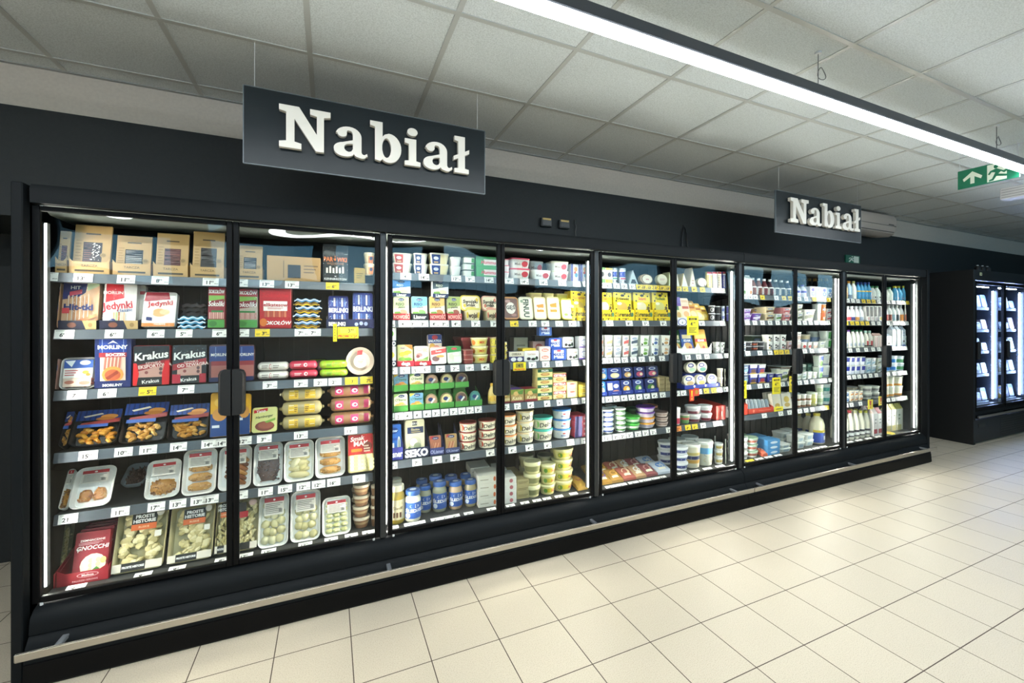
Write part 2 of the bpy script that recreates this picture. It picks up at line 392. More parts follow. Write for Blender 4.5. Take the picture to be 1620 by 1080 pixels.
def sign(loc, w, h, label, tx0, tx1, tz, th):
    t = empty('hanging_sign', label, 'sign', loc, group=None)
    p = MB(); p.box(0, w, 0, .010, 0, h, M('#1a2125', .32, spec=.25), .001); p.build('panel', t)
    e = MB()
    for a in ((0, w, h-.002, h+.002), (0, w, -.002, .002)): e.box(a[0], a[1], -.001, .011, a[2], a[3], '#5d666b')
    for a in ((-.002, .002), (w-.002, w+.002)): e.box(a[0], a[1], -.001, .011, 0, h, '#5d666b')
    e.build('panel_edge', t)
    # lettering
    adv = 0; seq = [('letter', glyph_N(), 0), ('letter', glyph_a(), 0), ('letter', glyph_b(), 0), ('letter', glyph_i(), 1), ('letter', glyph_a(), 0), ('letter', glyph_l(), 0)]
    tot = sum(g[1][1] for g in seq)+.045*5; sc = (tx1-tx0)/tot
    for nm, (loops, aw), dot in seq:
        vs, fs = poly_tess(loops[0], loops[1:])
        m = MB(); mat = M('#e6e0d6', .18, coat=.6)
        F = lambda v: (tx0+(adv+v[0])*sc, -.022+v[2]*.026, tz+v[1]*th)
        m.add([F(v) for v in vs], [f[::-1] for f in fs], mat, False)
        if dot:
            vs, fs = poly_tess(arc(.17, .885, .115, .105, 0, 350, 17)); m.add([F(v) for v in vs], [f[::-1] for f in fs], mat, False)
        m.build(nm, t); adv += aw+.045
    for x in (.045, w-.045):
        q = MB(); q.tube([(x, .005, h), (x, .005, ZC-loc[2])], .0012, '#c9cdd0', 5); q.build('hanging_wire', t)
    return t
sign((.760, -.12, 2.252), 1.198, .370, 'large dark hanging sign with raised white letters above second door', .150, 1.095, .092, .205)
sign((4.487, -.12, 2.252), 1.192, .350, 'smaller-looking dark hanging sign with white letters, in front of the air unit', .140, 1.120, .092, .205)

# ------------------------------------------------------------------ the refrigerated multideck cases
SEGZ = [[1.700, 1.443, 1.168, .888, .610], [1.772, 1.491, 1.214, .945, .660], [1.769, 1.494, 1.221, .937, .657], [1.725, 1.500, 1.232, .939, .673], [1.724, 1.496, 1.222, .949, .670]]
SHY = .105          # front of the rails
DECK = .300
def prof_x(mb, x0, x1, pr, mat):
    n = len(pr); vs = [(x0, y, z) for y, z in pr]+[(x1, y, z) for y, z in pr]
    fs = [(i, (i+1) % n, n+(i+1) % n, n+i) for i in range(n)]+[tuple(range(n))[::-1], tuple(range(n, 2*n))]
    a = sum(pr[i][0]*pr[(i+1) % n][1]-pr[(i+1) % n][0]*pr[i][1] for i in range(n))
    if a < 0: fs = [f[::-1] for f in fs]
    mb.add(vs, [f[::-1] for f in fs] if False else fs, mat, False)
def case(first, count, label, ends):
    x0, x1 = first*1.4, (first+count)*1.4
    t = empty('refrigerated_display_case', label, 'display fridge')
    w = .002
    b = MB(); prof_x(b, x0+w, x1-w, [(-.05, 1.995), (-.052, 2.055), (-.04, 2.074), (.10, 2.076), (.59, 2.076), (.59, 2.04), (.02, 2.04), (.0, 2.006), (-.02, 1.992)], 'powder_coat'); b.build('canopy', t)
    b = MB(); prof_x(b, x0+w, x1-w, [(.012, .296), (-.022, .286), (-.048, .262), (-.055, .232), (-.058, .197), (-.052, .193), (-.060, .189), (-.082, .160), (-.092, .100), (.2, .100), (.2, .25), (.012, .25)], 'powder_coat'); b.build('front_panel', t)
    b = MB(); prof_x(b, x0+w, x1-w, [(-.084, .100), (-.094, .096), (-.100, .010), (-.092, .0), (.5, .0), (.5, .1)], 'powder_black'); b.build('kickplate', t)
    b = MB(); b.box(x0+(.0 if first == 0 else .004), x1+(-.004 if first == 0 else -.02), -.152, -.136, .146, .180, 'steel', .004); b.box(x0+.004, x1-.02, -.1535, -.150, .1775, .1805, M('#f4f1ea', .12, metal=.9)); bp = b.build('bumper_rail', t)  # thin near-white strip is a painted highlight along the rail's top edge
    nb = 4 if count == 3 else 3
    for k in range(nb):
        bx = x0+.11+(x1-x0-.3)*k/(nb-1); q = MB(); q.box(bx, bx+.022, -.137, -.058, .163, .178, '#6b6e72', .002); q.build('bumper_bracket', bp)
    if ends[0]:
        b = MB(); b.box(x0-.050, x0-.014, -.062, .6, 0, 2.074, 'powder_coat', .004); b.box(x0-.018, x0-.014, -.012, .6, .1, 2.0, 'powder_black'); b.build('side_panel', t)
    if ends[1]:
        b = MB(); b.box(x1, x1+.045, -.062, .6, 0.0, 2.074, 'powder_coat', .004); b.build('side_panel', t)
    b = MB(); b.box(x0+w, x1-w, .575, .6, .1, 2.04, '#141617'); 
    for i in range(int((x1-x0)/.08)): b.box(x0+.04+i*.08, x0+.046+i*.08, .570, .575, .3, 1.98, '#0c0d0e')
    b.build('back_panel', t)
    b = MB(); b.box(x0+w, x1-w, .02, .575, .25, DECK, M('#2e3031', .5)); 
    for i in range(1, int((x1-x0)/.7)*2): b.box(x0+i*.35-.0015, x0+i*.35+.0015, .07, .57, DECK, DECK+.0012, '#17191a')
    b.build('deck', t)
    b = MB(); n = int((x1-x0)/.03)
    b.box(x0+.03, x1-.03, .018, .034, DECK, DECK+.012, '#8a8d8a', .002)
    for i in range(n): b.box(x0+.03+i*.03, x0+.043+i*.03, .0165, .018, DECK+.002, DECK+.009, '#222425')
    b.build('air_grille', t)
    b = MB(); prof_x(b, x0+w, x1-w, [(.03, 2.03), (.03, 2.005), (.10, 1.972), (.30, 1.968), (.30, 2.03)], M('#535a57', .5)); b.build('air_duct', t)
    for s in range(first, first+count):
        a, z = s*1.4, s*1.4+1.4
        for k, zc in enumerate(SEGZ[s]):
            zt = zc+.020
            b = MB(); b.box(a+(.045 if s else .012), z-.045, SHY+.008, .50 if k else .46, zt-.018, zt-.001, M('#1b1e20', .5)); sh = b.build('shelf', t)
            for j in range(2):
                for xx in (a+.06, z-.075): pass
            q = MB(); prof_x(q, a+(.045 if s else .012), z-.045, [(SHY, zt), (SHY-.010, zt-.042), (SHY-.006, zt-.045), (SHY+.008, zt-.018), (SHY+.008, zt)], M('#50565d', .3, metal=.3)); q.build('price_rail', sh)
            RAILS[(s, k)] = sh
            for xx in (a+.25, z-.25):
                u = MB(); prof_x(u, xx-.004, xx+.004, [(.34, zt-.019), (.57, zt-.019), (.57, zt-.055), (.5, zt-.05)], '#202325'); u.build('bracket', sh)
        # centre post between modules, glazing frame
        for px_ in ((a,) if s > first or first > 0 else ())+((z,) if s == first+count-1 and not ends[1] else ()):
            if first > 0 and s == first and px_ == a: continue
            b = MB(); b.box(px_-.017, px_+.017, -.018, .012, .298, 1.996, M('#1e2123', .4), .004); b.build('post', t)
        for led_x, sx in ((a+(.034 if s else -.0005), 1), (z-.022, -1)):
            b = MB(); b.box(led_x-.012, led_x+.012, .052, .076, .34, 1.93, M('#5a5d5c', .4)); lh = b.build('lamp_holder', t)
            b = MB(); b.box(led_x-.009, led_x+.009, .0365, .039, .34, 1.93, '#24282a'); b.build('added_light_shield', lh)  # added strip that blocks the tube's light towards the floor
            b = MB(); b.box(led_x-.007, led_x+.007, .041, .052, .345, 1.925, 'case_led', .003); b.build('led_tube', lh)
        for d in range(2):
            da, dz = (a+(.026 if s else -.010), a+.699) if d == 0 else (a+.701, z-.018)
            f = MB(); y0, y1 = -.012, .010; fw = .025; zb, zt = .303, 1.992
            f.box(da, da+fw, y0, y1, zb, zt, 'powder_black', .003); f.box(dz-fw, dz, y0, y1, zb, zt, 'powder_black', .003)
            f.box(da+fw, dz-fw, y0, y1, zb, zb+.026, 'powder_black', .003); f.box(da+fw, dz-fw, y0, y1, zt-.022, zt, 'powder_black', .003)
            do = f.build('door', t)
            g = MB(); g.box(da+fw-.003, dz-fw+.003, -.008, -.003, zb+.023, zt-.019, 'glass'); g.build('glass_pane', do)
            h = MB(); hx = dz-.002 if d == 0 else da+.002; sg = -1 if d == 0 else 1
            L = []
            for zz, e in ((1.046, .030), (1.050, .044), (1.065, .052), (1.245, .052), (1.262, .044), (1.268, .030)):
                L.append([(hx, -.013, zz), (hx+sg*e, -.013, zz), (hx+sg*e, -.032, zz), (hx+sg*(e-.01), -.046, zz), (hx, -.046, zz)][::(-1 if d == 0 else 1)])
            h.loft(L, M('#08090a', .5), smooth=False); h.build('handle', do)
            for zz in ((zt+.001),):
                q = MB(); hx2 = da+.03 if d == 0 else dz-.03; q.lathe([(.006, 0), (.006, .012), (.004, .014)], '#cfd2d4', 8, (hx2, -.008, zt-.002)); q.build('hinge_pin', do)
                q = MB(); q.lathe([(.006, 0), (.006, .010), (.004, .012)], '#cfd2d4', 8, (hx2, -.008, zb-.010)); q.build('hinge_pin', do)
    return t
RAILS = {}
CASE_A = case(0, 3, 'dark glass-doored refrigerated case with six doors full of meat and dairy', (True, False))
CASE_B = case(3, 2, 'dark glass-doored refrigerated case with four doors of yogurt and milk', (False, True))
bp = MB(); 

# ------------------------------------------------------------------ second fridge beyond the row
def far_fridge():
    t = empty('upright_freezer', 'black upright freezer with cold white lamps beyond the long case', 'freezer')
    X0, X1, YA, YB, H = 8.289, 10.75, .066, .60, 2.158
    b = MB(); b.box(X0, X0+.05, YA-.028, YB, .0, H-.001, M('#060708', .6)); b.box(X1-.05, X1, YA-.02, YB, 0, H, M('#060708', .6)); b.box(X0+.05, X1-.05, YB-.03, YB, 0, H, '#101214')
    b.box(X0+.05, X1-.05, YA+.02, YB-.03, H-.04, H, '#0b0c0d'); b.box(X0+.05, X1-.05, YA+.02, YB-.03, .34, .46, '#1a1d20'); b.build('body', t)
    b = MB(); b.box(X0+.001, X1, YA-.03, YA+.02, 2.03, H, M('#1b1e20', .5), .004); b.build('canopy', t)
    b = MB(); b.box(X0+.001, X1, YA-.03, YA+.02, .02, .30, M('#1b1e20', .5), .004); 
    for i in range(7): b.box(X0+.72, X0+1.6, YA-.032, YA-.029, .07+i*.03, .082+i*.03, '#0a0b0c')
    b.box(X0+.12, X0+.30, YA-.033, YA-.029, .20, .25, '#050607'); b.build('front_panel', t)
    b = MB(); b.box(X0+.07, X1, YA-.06, YA-.045, .325, .352, 'steel', .003); b.box(X0+.1, X0+.13, YA-.046, YA-.028, .33, .348, '#6b6e72'); b.build('bumper_rail', t)
    b = MB(); b.box(X0+.16, X0+.21, YA-.033, YA-.029, 2.09, 2.125, '#d8d9b0'); b.box(X0+.175, X0+.195, YA-.034, YA-.032, 2.10, 2.115, '#3a3a28'); b.build('badge', t)
    shelves = []
    for i in range(2):
        a = X0+.055+i*.80; z = a+.795
        f = MB(); 
        f.box(a, a+.03, YA-.03, YA, .42, 2.02, 'powder_black', .003); f.box(z-.03, z, YA-.03, YA, .42, 2.02, 'powder_black', .003)
        f.box(a, z, YA-.03, YA, .40, .45, 'powder_black', .003); f.box(a, z, YA-.03, YA, 1.98, 2.02, 'powder_black', .003); do = f.build('door', t)
        g = MB(); g.box(a+.028, z-.028, YA-.02, YA-.014, .448, 1.982, 'glass'); g.build('glass_pane', do)
        h = MB(); h.box(a+.002, a+.05, YA-.065, YA-.03, 1.05, 1.27, M('#08090a', .5), .012); h.build('handle', do)
        b = MB(); b.box(z-.075, z-.055, YA+.06, YA+.075, .5, 1.92, 'cool_led', .003); b.build('led_tube', t)
        b = MB(); b.box(a+.04, a+.55, YA+.04, YA+.055, 1.955, 1.967, 'cool_led', .003); b.build('led_tube', t)
        b = MB(); b.box(z-.03, z-.02, YA+.03, YB-.03, .46, 2.0, '#12161c'); b.build('divider', t)
        for zz in (1.70, 1.41, 1.13, .83, .47):
            b = MB(); b.box(a+.02, z-.105, YA+.10, YB-.04, zz-.012, zz, '#9db3cc', .002); b.box(a+.02, z-.105, YA+.092, YA+.10, zz-.03, zz+.004, '#d5e2f2', .002); b.build('shelf', t)
    return t
far_fridge()

# ------------------------------------------------------------------ other fittings
t = empty('air_conditioner', 'white wall air conditioner half hidden behind the far hanging sign', 'air conditioner')
def ac():
    m = MB(); X0, X1 = 6.40, 7.34; L = []
    for x, k in ((X0, .9), (X0+.02, 1), (X1-.03, 1), (X1, .93)):
        pr = [(.60, 2.56), (.46, 2.545), (.40, 2.575), (.375, 2.64), (.38, 2.75), (.40, 2.785), (.60, 2.79)]
        L.append([(x, .6-(.6-y)*k, 2.67+(z-2.67)*k) for y, z in pr])
    m.loft([l[::-1] for l in L], M('#b9aea4', .45), smooth=False); m.build('housing', t)
    q = MB(); q.box(X0+.05, X1-.06, .386, .40, 2.583, 2.590, '#5b554f'); q.box(X0+.05, X1-.05, .368, .376, 2.652, 2.655, '#6d665f'); q.build('air_slot', t)
    q = MB(); q.box(X1-.20, X1-.10, .369, .372, 2.662, 2.672, '#55504b'); q.build('display_strip', t)
ac()
# running-man exit signs
def running_man(S, W, H, mb, fl=1):
    g = '#0a5a41'; w = '#cfd8c8'
    X = lambda u: .5+fl*(u-.5)
    P = lambda pts, c: ('p', [(X(u), v) for u, v in (pts if fl > 0 else pts[::-1])], c)
    art(mb, S, W, H, [('r', 0, 0, 1, 1, g), P([(.55, .12), (.92, .12), (.92, .9), (.55, .9)], w), P([(.62, .12), (.86, .12), (.86, .8), (.62, .8)], g) if False else P([(.60, .2), (.61, .2), (.61, .21), (.60, .21)], w),
        ('e', X(.44), .82, .045, .075, w), P([(.30, .70), (.42, .62), (.60, .72), (.60, .65), (.44, .50), (.52, .38), (.64, .40), (.66, .33), (.46, .28), (.36, .42), (.27, .16), (.16, .16), (.32, .50), (.36, .60), (.30, .62), (.22, .50), (.17, .54), (.27, .70)], w)])
t = empty('exit_sign', 'green emergency exit sign with white arrow hanging beside the LED line', 'exit sign')
def exit_big():
    X = 5.726; y0, y1, z0, z1 = -.812, -1.165, 2.570, 2.716
    p = MB(); p.box(X, X+.012, y1, y0, z0, z1, '#0b6347', .001); 
    S = lambda u, v, o: (X-o, y0+(y1-y0)*u, z0+(z1-z0)*v)
    g = '#0b6347'; w = '#c9d2c2'; H = z1-z0; W = y0-y1
    art(p, lambda u, v, o: S(u*.5, v, o), W/2, H, [('p', [(.44, .18), (.58, .18), (.58, .55), (.80, .36), (.84, .50), (.51, .84), (.18, .50), (.22, .36), (.44, .55)], w)])
    art(p, lambda u, v, o: S(.5+u*.5, v, o), W/2, H, [('r', 0, .06, .62, .95, w), ('e', .28, .80, .07, .1, g), ('p', [(.10, .62), (.30, .70), (.52, .52), (.68, .60), (.70, .52), (.54, .40), (.44, .50), (.36, .40), (.62, .30), (.86, .34), (.86, .26), (.60, .20), (.30, .30), (.20, .10), (.06, .08), (.06, .16), (.16, .20), (.26, .50), (.14, .54), (.08, .42), (.02, .46)], g)])
    p.build('panel', t)
    q = MB(); q.tube([(X+.006, y0-.01, z1), (X+.006, y0-.01, ZC)], .0015, '#b8bcc0', 5); q.build('hanging_wire', t)
    q = MB(); q.tube([(X+.006, y1+.01, z1), (X+.006, y1+.01, ZC)], .0015, '#b8bcc0', 5); q.build('hanging_wire', t)
exit_big()
m = MB(); m.box(6.70, 6.975, .600, .618, 2.215, 2.312, '#16624a', .002)
running_man(lambda u, v, o: (6.70+.275*u, .600-o, 2.215+.097*v), .275, .097, m)
tag(m.build('exit_sign'), 'small green running figure exit sign low on the dark wall', 'exit sign')
for k, x in enumerate((2.666, 2.832)):
    m = MB(); m.box(x, x+.098, .585, .62, 2.272, 2.345, '#2c2f30', .006); m.box(x+.012, x+.086, .582, .586, 2.325, 2.340, '#b89a52', .001)
    m.box(x+.010, x+.088, .582, .586, 2.280, 2.318, '#232627', .003)
    tag(m.build('power_socket'), ('dark wall socket with ochre strip, nearer the large sign', 'dark wall socket with ochre strip, beside the hanging cable')[k], 'socket', 'sockets above the cabinets')
m = MB(); m.tube([(2.99, .612, 2.36), (2.985, .605, 2.33), (3.0, .605, 2.30), (2.992, .605, 2.26), (3.0, .6, 2.08)], .004, '#17191a'); tag(m.build('power_cable'), 'thin black cable hanging on the dark wall beside the sockets', 'cable')
m = MB(); m.tube([(4.16, .60, 2.085), (4.15, .60, 2.3), (4.18, .605, 2.42), (4.21, .605, 2.36), (4.23, .6, 2.2), (4.24, .6, 2.085)], .006, '#15181a'); tag(m.build('power_cable'), 'black cable loop rising behind the case above the sixth door', 'cable')
for k, x in enumerate((3.78, 6.35, 7.1)):
    m = MB(); L = []
    pts = [(x+.07*math.cos(a*math.pi/10), .45, 2.08+.075*math.sin(a*math.pi/10)) for a in range(0, 11)]
    m.tube(pts, .012, '#141617', 6); tag(m.build('cable_loop'), ('black hose loop on top of the long case above fifth door', 'black hose loop on top of the case beside the small exit sign', 'black hose loop on top of the case behind tenth door')[k], 'hose')
for k in range(3):
    m = MB(); x = 8.62+k*.13; m.lathe([(.035, 0), (.035, .05), (.02, .07)], '#101214', 12, (x, .12, 2.158)); m.lathe([(.012, 0), (.012, .01)], '#c9ccd0', 8, (x, .12, 2.228))
    tag(m.build('power_plug'), ('black round plug on the freezer top, first of three', 'black round plug on the freezer top, middle of three', 'black round plug on the freezer top, last of three')[k], 'plug', 'plugs on the freezer top')
# white housings below the far ceiling
t = empty('track_light', 'white ribbed light housing under the far ceiling beside the exit sign', 'ceiling light')
m = MB(); m.box(6.59, 6.75, -1.165, -.77, 2.605, 2.70, M('#b9babd', .4), .004)
for i in range(4): m.box(6.587, 6.592, -1.16, -.78, 2.615+i*.022, 2.620+i*.022, '#85878a')
m.build('housing', t); m = MB(); m.box(6.66, 6.68, -1.0, -.98, 2.70, ZC, '#b9babd'); m.build('stem', t)
t = empty('ceiling_speaker', 'small white bracket box below the ribbed light housing', 'speaker')
m = MB(); m.box(6.75, 6.90, -1.32, -.88, 2.49, 2.555, M('#c5c6c9', .4), .004); m.box(6.745, 6.752, -1.25, -.95, 2.505, 2.54, '#3a3c40'); m.build('housing', t)
m = MB(); m.box(6.81, 6.84, -.93, -.90, 2.55, ZC, '#a9abae'); m.build('stem', t)
m = MB(); m.box(8.9, 8.93, -.55, -.30, 2.02, 2.42, M('#1c1f21', .5), .003); m.box(8.91, 8.915, -.43, -.42, 2.42, ZC, '#2a2d30')
tag(m.build('ceiling_banner'), 'narrow dark panel hanging from the ceiling above the freezer', 'banner')

# ------------------------------------------------------------------ light and camera
def area(name, loc, rot, sx, sy, power, col, spread=180):
    l = bpy.data.lights.new(name, 'AREA'); l.shape = 'RECTANGLE'; l.size = sx; l.size_y = sy; l.energy = power; l.color = col[:3]; l.spread = R(spread)
    o = bpy.data.objects.new(name, l); COL.objects.link(o); o.location = loc; o.rotation_euler = rot; return o
# ------------------------------------------------------------------ product shapes (x centred, front at y = 0, standing on z = 0)
K = '#1d1c1e'; WH = '#f4f2ee'; CR = '#efe6cc'; NV = '#1c2a5e'; RD = '#c4202c'; YE = '#f3cf1d'; GR = '#3c8a3c'; KR = '#c49d68'; BL = '#2f6db8'
def TL(lean, y=0, d=0): return Matrix.Translation((0, y, d*math.sin(R(lean))+.0004)) @ Matrix.Rotation(-R(lean), 4, 'X')
def slab(mb, W, H, D, mat, T, r=.012, bulge=.9):
    lo = []
    for y, k in ((0, bulge), (D*.25, 1), (D*.75, 1), (D, bulge)):
        w, h = W-(1-k)*.12*W, H-(1-k)*.12*H
        lo.append([T @ Vector((p[0], y, p[1]+H/2)) for p in [(q[0], q[1]) for q in mb.rr(0, 0, w, h, r, 0)]])
    mb.loft(lo[::-1], mat)
def face(W, H, T):
    return lambda u, v, o: T @ Vector(((u-.5)*W, -o, v*H))
def pack(W, H, D=.03, base=WH, items=(), lean=10, r=.012, film=0):
    m = MB(); T = TL(lean, 0, D); slab(m, W, H, D, base, T, r); k = .975
    art(m, lambda u, v, o: T @ Vector(((u-.5)*W*k, -o, H*(.5+(v-.5)*k))), W*k, H*k, items)
    P = [('pack', m)]
    if film:
        f = MB(); slab(f, W*1.01, H*1.01, D*.6, 'film', T @ Matrix.Translation((0, -.005, -.0)), r+.003); P.append(('film', f))
    return P
def box(W, H, D=.1, base=WH, items=(), lean=0, top=None, side=None):
    m = MB(); T = TL(lean, 0, D); m.box(-W/2, W/2, 0, D, 0, H, base, .0015, T)
    art(m, face(W, H, T), W, H, items)
    if top: m.add([T @ Vector(p) for p in ((-W/2+.002, .002, H+.0006), (W/2-.002, .002, H+.0006), (W/2-.002, D-.002, H+.0006), (-W/2+.002, D-.002, H+.0006))], [(0, 1, 2, 3)], top)
    if side: m.add([T @ Vector(p) for p in ((-W/2-.0006, D-.002, .002), (-W/2-.0006, .002, .002), (-W/2-.0006, .002, H-.002), (-W/2-.0006, D-.002, H-.002))], [(0, 1, 2, 3)], side)
    return [('box', m)]
def foam_tray(W, H, food='cutlet', lean=24, base=WH, lab=1, D=.028):
    T = TL(lean, .006, max(0, D-.1*W/math.tan(R(lean))*.9)); m = MB(); lo = []
    for y, k in ((D, .80), (D*.4, .93), (0, 1.0), (-.004, .985), (0.001, .93), (D*.75, .82)):
        lo.append([T @ Vector((p[0], y, p[1]+H/2)) for p in m.rr(0, 0, W-(1-k)*W, H-(1-k)*W, .030*k, 0, 4)])
    m.loft(lo, base)
    f = MB(); rd = random.Random(int(W*1e4)+len(food)); w2, h2 = W*.78, H-.22*W
    Z = lambda u, v, o: T @ Vector(((u-.5)*w2, D*.62-o, H/2+(v-.5)*h2))
    def lump(u, v, ru, rv, c, dep=.018, rot=0): f.blob((0, 0, 0), (ru*w2, dep, rv*h2), c, 10, Matrix.Translation(Z(u, v, 0)) @ Matrix.Rotation(-R(lean), 4, 'X') @ Matrix.Rotation(rot, 4, 'Y'))
    if food == 'meatball':
        for u, v in ((.28, .28), (.72, .30)): lump(u, v, .22, .20, '#b9762c', .024)
        for i in range(40): u, v = rd.choice(((.28, .28), (.72, .30))); lump(u+rd.uniform(-.18, .18), v+rd.uniform(-.15, .15), .045, .03, rd.choice(('#c98a3a', '#a3601f', '#d9a04c')), .026, rd.random()*3)
    elif food == 'cutlet':
        lump(.5, .28, .5, .26, '#a8742f', .020)
        for i in range(60): lump(rd.uniform(.08, .92), rd.uniform(.06, .5), .05, .03, rd.choice(('#b9823a', '#8f5a20', '#c99a52', '#7a4a1c')), .022, rd.random()*3)
    elif food == 'croquette':
        for v in (.12, .36, .60):
            lump(.5, v, .47, .125, '#c08d47', .022)
            for i in range(16): lump(rd.uniform(.1, .9), v+rd.uniform(-.07, .07), .06, .025, rd.choice(('#cda05c', '#a9702f', '#d8b070')), .024, rd.uniform(-.3, .3))
    elif food == 'pancake':
        for i in range(6): lump(.5+.02*i, .18+i*.12, .5, .10, ('#8a5126', '#6d3c1c', '#b07a3e')[i % 3], .02, .5)
    elif food == 'mince':
        lump(.5, .45, .5, .5, '#5a4038', .014)
        for i in range(70): lump(rd.uniform(.03, .97), rd.uniform(.03, .95), .05, .028, rd.choice(('#6a4c44', '#4b332d', '#7d5c50')), .018, rd.random()*3)
    elif food == 'pierogi':
        for i in range(13):
            u, v = .2+.3*(i % 3)+rd.uniform(-.05, .05), .08+.18*(i//3)+rd.uniform(-.03, .03); lump(u, v, .20, .10, rd.choice(('#d9cf9c', '#e3dbb0', '#cfc48e')), .02, rd.uniform(-.7, .7))
    elif food == 'pancake roll':
        for i in range(5): lump(.5, .1+.17*i, .48, .11, '#d8cb98', .02, .1)
        lump(.35, .45, .2, .2, '#e6dcb4', .026, .6); lump(.65, .3, .25, .12, '#cfc188', .028, -.5)
    elif food == 'dumpling':
        for i in range(18): lump(.17+.33*(i % 3)+rd.uniform(-.02, .02), .06+.155*(i//3), .17, .075, '#e2dfa4' if i % 2 else '#d8d596', .024)
    P = [('tray', m), ('food', f)]
    if lab:
        l = MB(); c = '#d8d2c8'; q = (.08, .92, .60, .97) if food != 'croquette' else (.08, .92, .62, .97)
        art(l, lambda u, v, o: Z(u, v, .024+o), w2, h2, [('r', q[0], q[2], q[1], q[3], c), ('r', q[0], .88, q[1], .975, '#a92a33'), ('e', .5, .925, .05, .022, WH), ('x', .14, q[2]+.03, .86, .86, 6, '#6d6a66'), ('r', .70, q[2]+.04, .86, q[2]+.12, '#8f8c88'), ('r', .73, q[2]+.05, .75, q[2]+.11, K), ('r', .78, q[2]+.05, .80, q[2]+.11, K)])
        P.append(('label', l))
    fm = MB(); fl = [T @ Vector((p[0], -.0045, p[1]+H/2)) for p in m.rr(0, 0, W*.965, H-.035*W, .028, 0, 4)]
    fm.add(fl+[T @ Vector((0, -.006, H/2))], [(i, (i+1) % 20, 20) for i in range(20)], 'film'); P.append(('film', fm))
    return P
def meat_tray(W, H, food='nugget', items=(), lean=20, base='#16181c', D=.04):
    """dark clear-topped tray with a printed sleeve above and food below"""
    T = TL(lean, .006, max(0, D-.07*W/math.tan(R(lean))*.9)); m = MB(); lo = []
    for y, k in ((D, .86), (D*.3, .97), (0, 1.0), (-.004, .985), (.001, .95), (D*.7, .84)):
        lo.append([T @ Vector((p[0], y, p[1]+H/2)) for p in m.rr(0, 0, W*k, H-(1-k)*W, .022, 0, 4)])
    m.loft(lo, base); f = MB(); rd = random.Random(int(W*999)+len(food)); w2, h2 = W*.86, H-.14*W
    cs = {'nugget': ('#c08a3e', '#a8712b', '#d4a55c'), 'orange': ('#cf8a28', '#dc9f3c', '#b9741d'), 'meat': ('#a35550', '#8c423e', '#c07a70'), 'pasta': ('#cdbf8a', '#dcd0a2', '#b9aa76')}[food]
    n = 26 if food != 'pasta' else 64; top = .46 if food != 'pasta' else .84
    for i in range(n):
        u, v = rd.uniform(.1, .9), .06+top*(i/n)
        f.blob((0, 0, 0), (w2*.12*rd.uniform(.8, 1.2), .014, h2*.06*rd.uniform(.8, 1.3)), cs[i % 3], 8, T @ Matrix.Translation(((u-.5)*w2, D*(.5 if food != 'pasta' else .30), H/2+(v-.5)*h2)) @ Matrix.Rotation(rd.uniform(-.9, .9), 4, 'Y'))
    l = MB(); art(l, lambda u, v, o: T @ Vector(((u-.5)*W*.96, -.0055-o, H*(.5+(v-.5)*.96))), W*.96, H*.96, items)
    return [('tray', m), ('food', f), ('label', l)]
def cyl_S(r0, r1, H, z0, z1, span=150):
    def S(u, v, o):
        a = R(-90+(u-.5)*span); z = z0+(z1-z0)*v; r = r0+(r1-r0)*(z/H)+o; return Vector((r*math.cos(a), r0+.001+r*math.sin(a)-.0, z))
    return S
def tub(W, H, base=WH, lid=WH, items=(), taper=.86, lidh=.16, seg=22, band=(0.06, .80)):
    r1 = W/2*.96; r0 = r1*taper; hb = H*(1-lidh); m = MB(); c = (0, W/2, 0)
    m.lathe([(r0*.94, 0), (r0, H*.02), (r1, hb), (r1*.9, hb)], base, seg, c)
    def S(u, v, o):
        a = R(-90+(u-.5)*165); z = H*band[0]+(H*band[1]-H*band[0])*v; r = r0+(r1-r0)*(z/hb)+o; return Vector((r*math.cos(a), W/2+r*math.sin(a), z))
    art(m, S, W*1.25, H*(band[1]-band[0]), items, 14)
    l = MB(); l.lathe([(r1*.9, hb), (W/2, hb), (W/2*1.0, H-.003), (W/2*.97, H-.0005), (W/2*.90, H-.0005), (W/2*.88, H-.004)], lid, seg, c)
    return [('cup', m), ('lid', l)]
def rtub(W, H, D=.1, base=WH, lid=WH, items=(), taper=.84, lidh=.16, toplab=None):
    hb = H*(1-lidh); m = MB(); c = (0, D/2)
    m.loft([m.rr(0, c[1], W*taper, D*taper, .018, 0), m.rr(0, c[1], W*.97, D*.97, .02, hb)], base)
    def S(u, v, o):
        w = W*(taper+(.97-taper)*v); return Vector(((u-.5)*w*.9, D/2-D*(taper+(.97-taper)*v)/2-o, v*hb))
    art(m, S, W*.85, hb, items)
    l = MB(); l.loft([l.rr(0, c[1], W, D, .022, hb), l.rr(0, c[1], W, D, .022, H-.002), l.rr(0, c[1], W*.95, D*.95, .02, H-.0005)], lid)
    if toplab: art(l, lambda u, v, o: Vector(((u-.5)*W*.8, D*.1+v*D*.8, H-.0005+o)), W*.8, D*.8, toplab)
    return [('cup', m), ('lid', l)]
def stand_tub(W, H, D=.05, base=WH, lid=WH, items=(), lean=14):
    """rounded spread tub standing on its edge, lid towards the viewer"""
    T = TL(lean, 0, .6*D); m = MB(); r = min(W, H)*.22
    L = lambda k, y: [T @ Vector((p[0], y, p[1]+H/2)) for p in m.rr(0, 0, W*k, H-(1-k)*W, r*k, 0, 5)]
    m.loft([L(.80, D), L(.95, .012)], base); l = MB(); l.loft([L(.97, .013), L(1, .012), L(1, .002), L(.96, 0), L(.90, 0), L(.88, .003)], lid)
    art(l, lambda u, v, o: T @ Vector(((u-.5)*W*.86, .0025-o, H/2+(v-.5)*H*.86)), W*.86, H*.86, items)
    return [('cup', m), ('lid', l)]
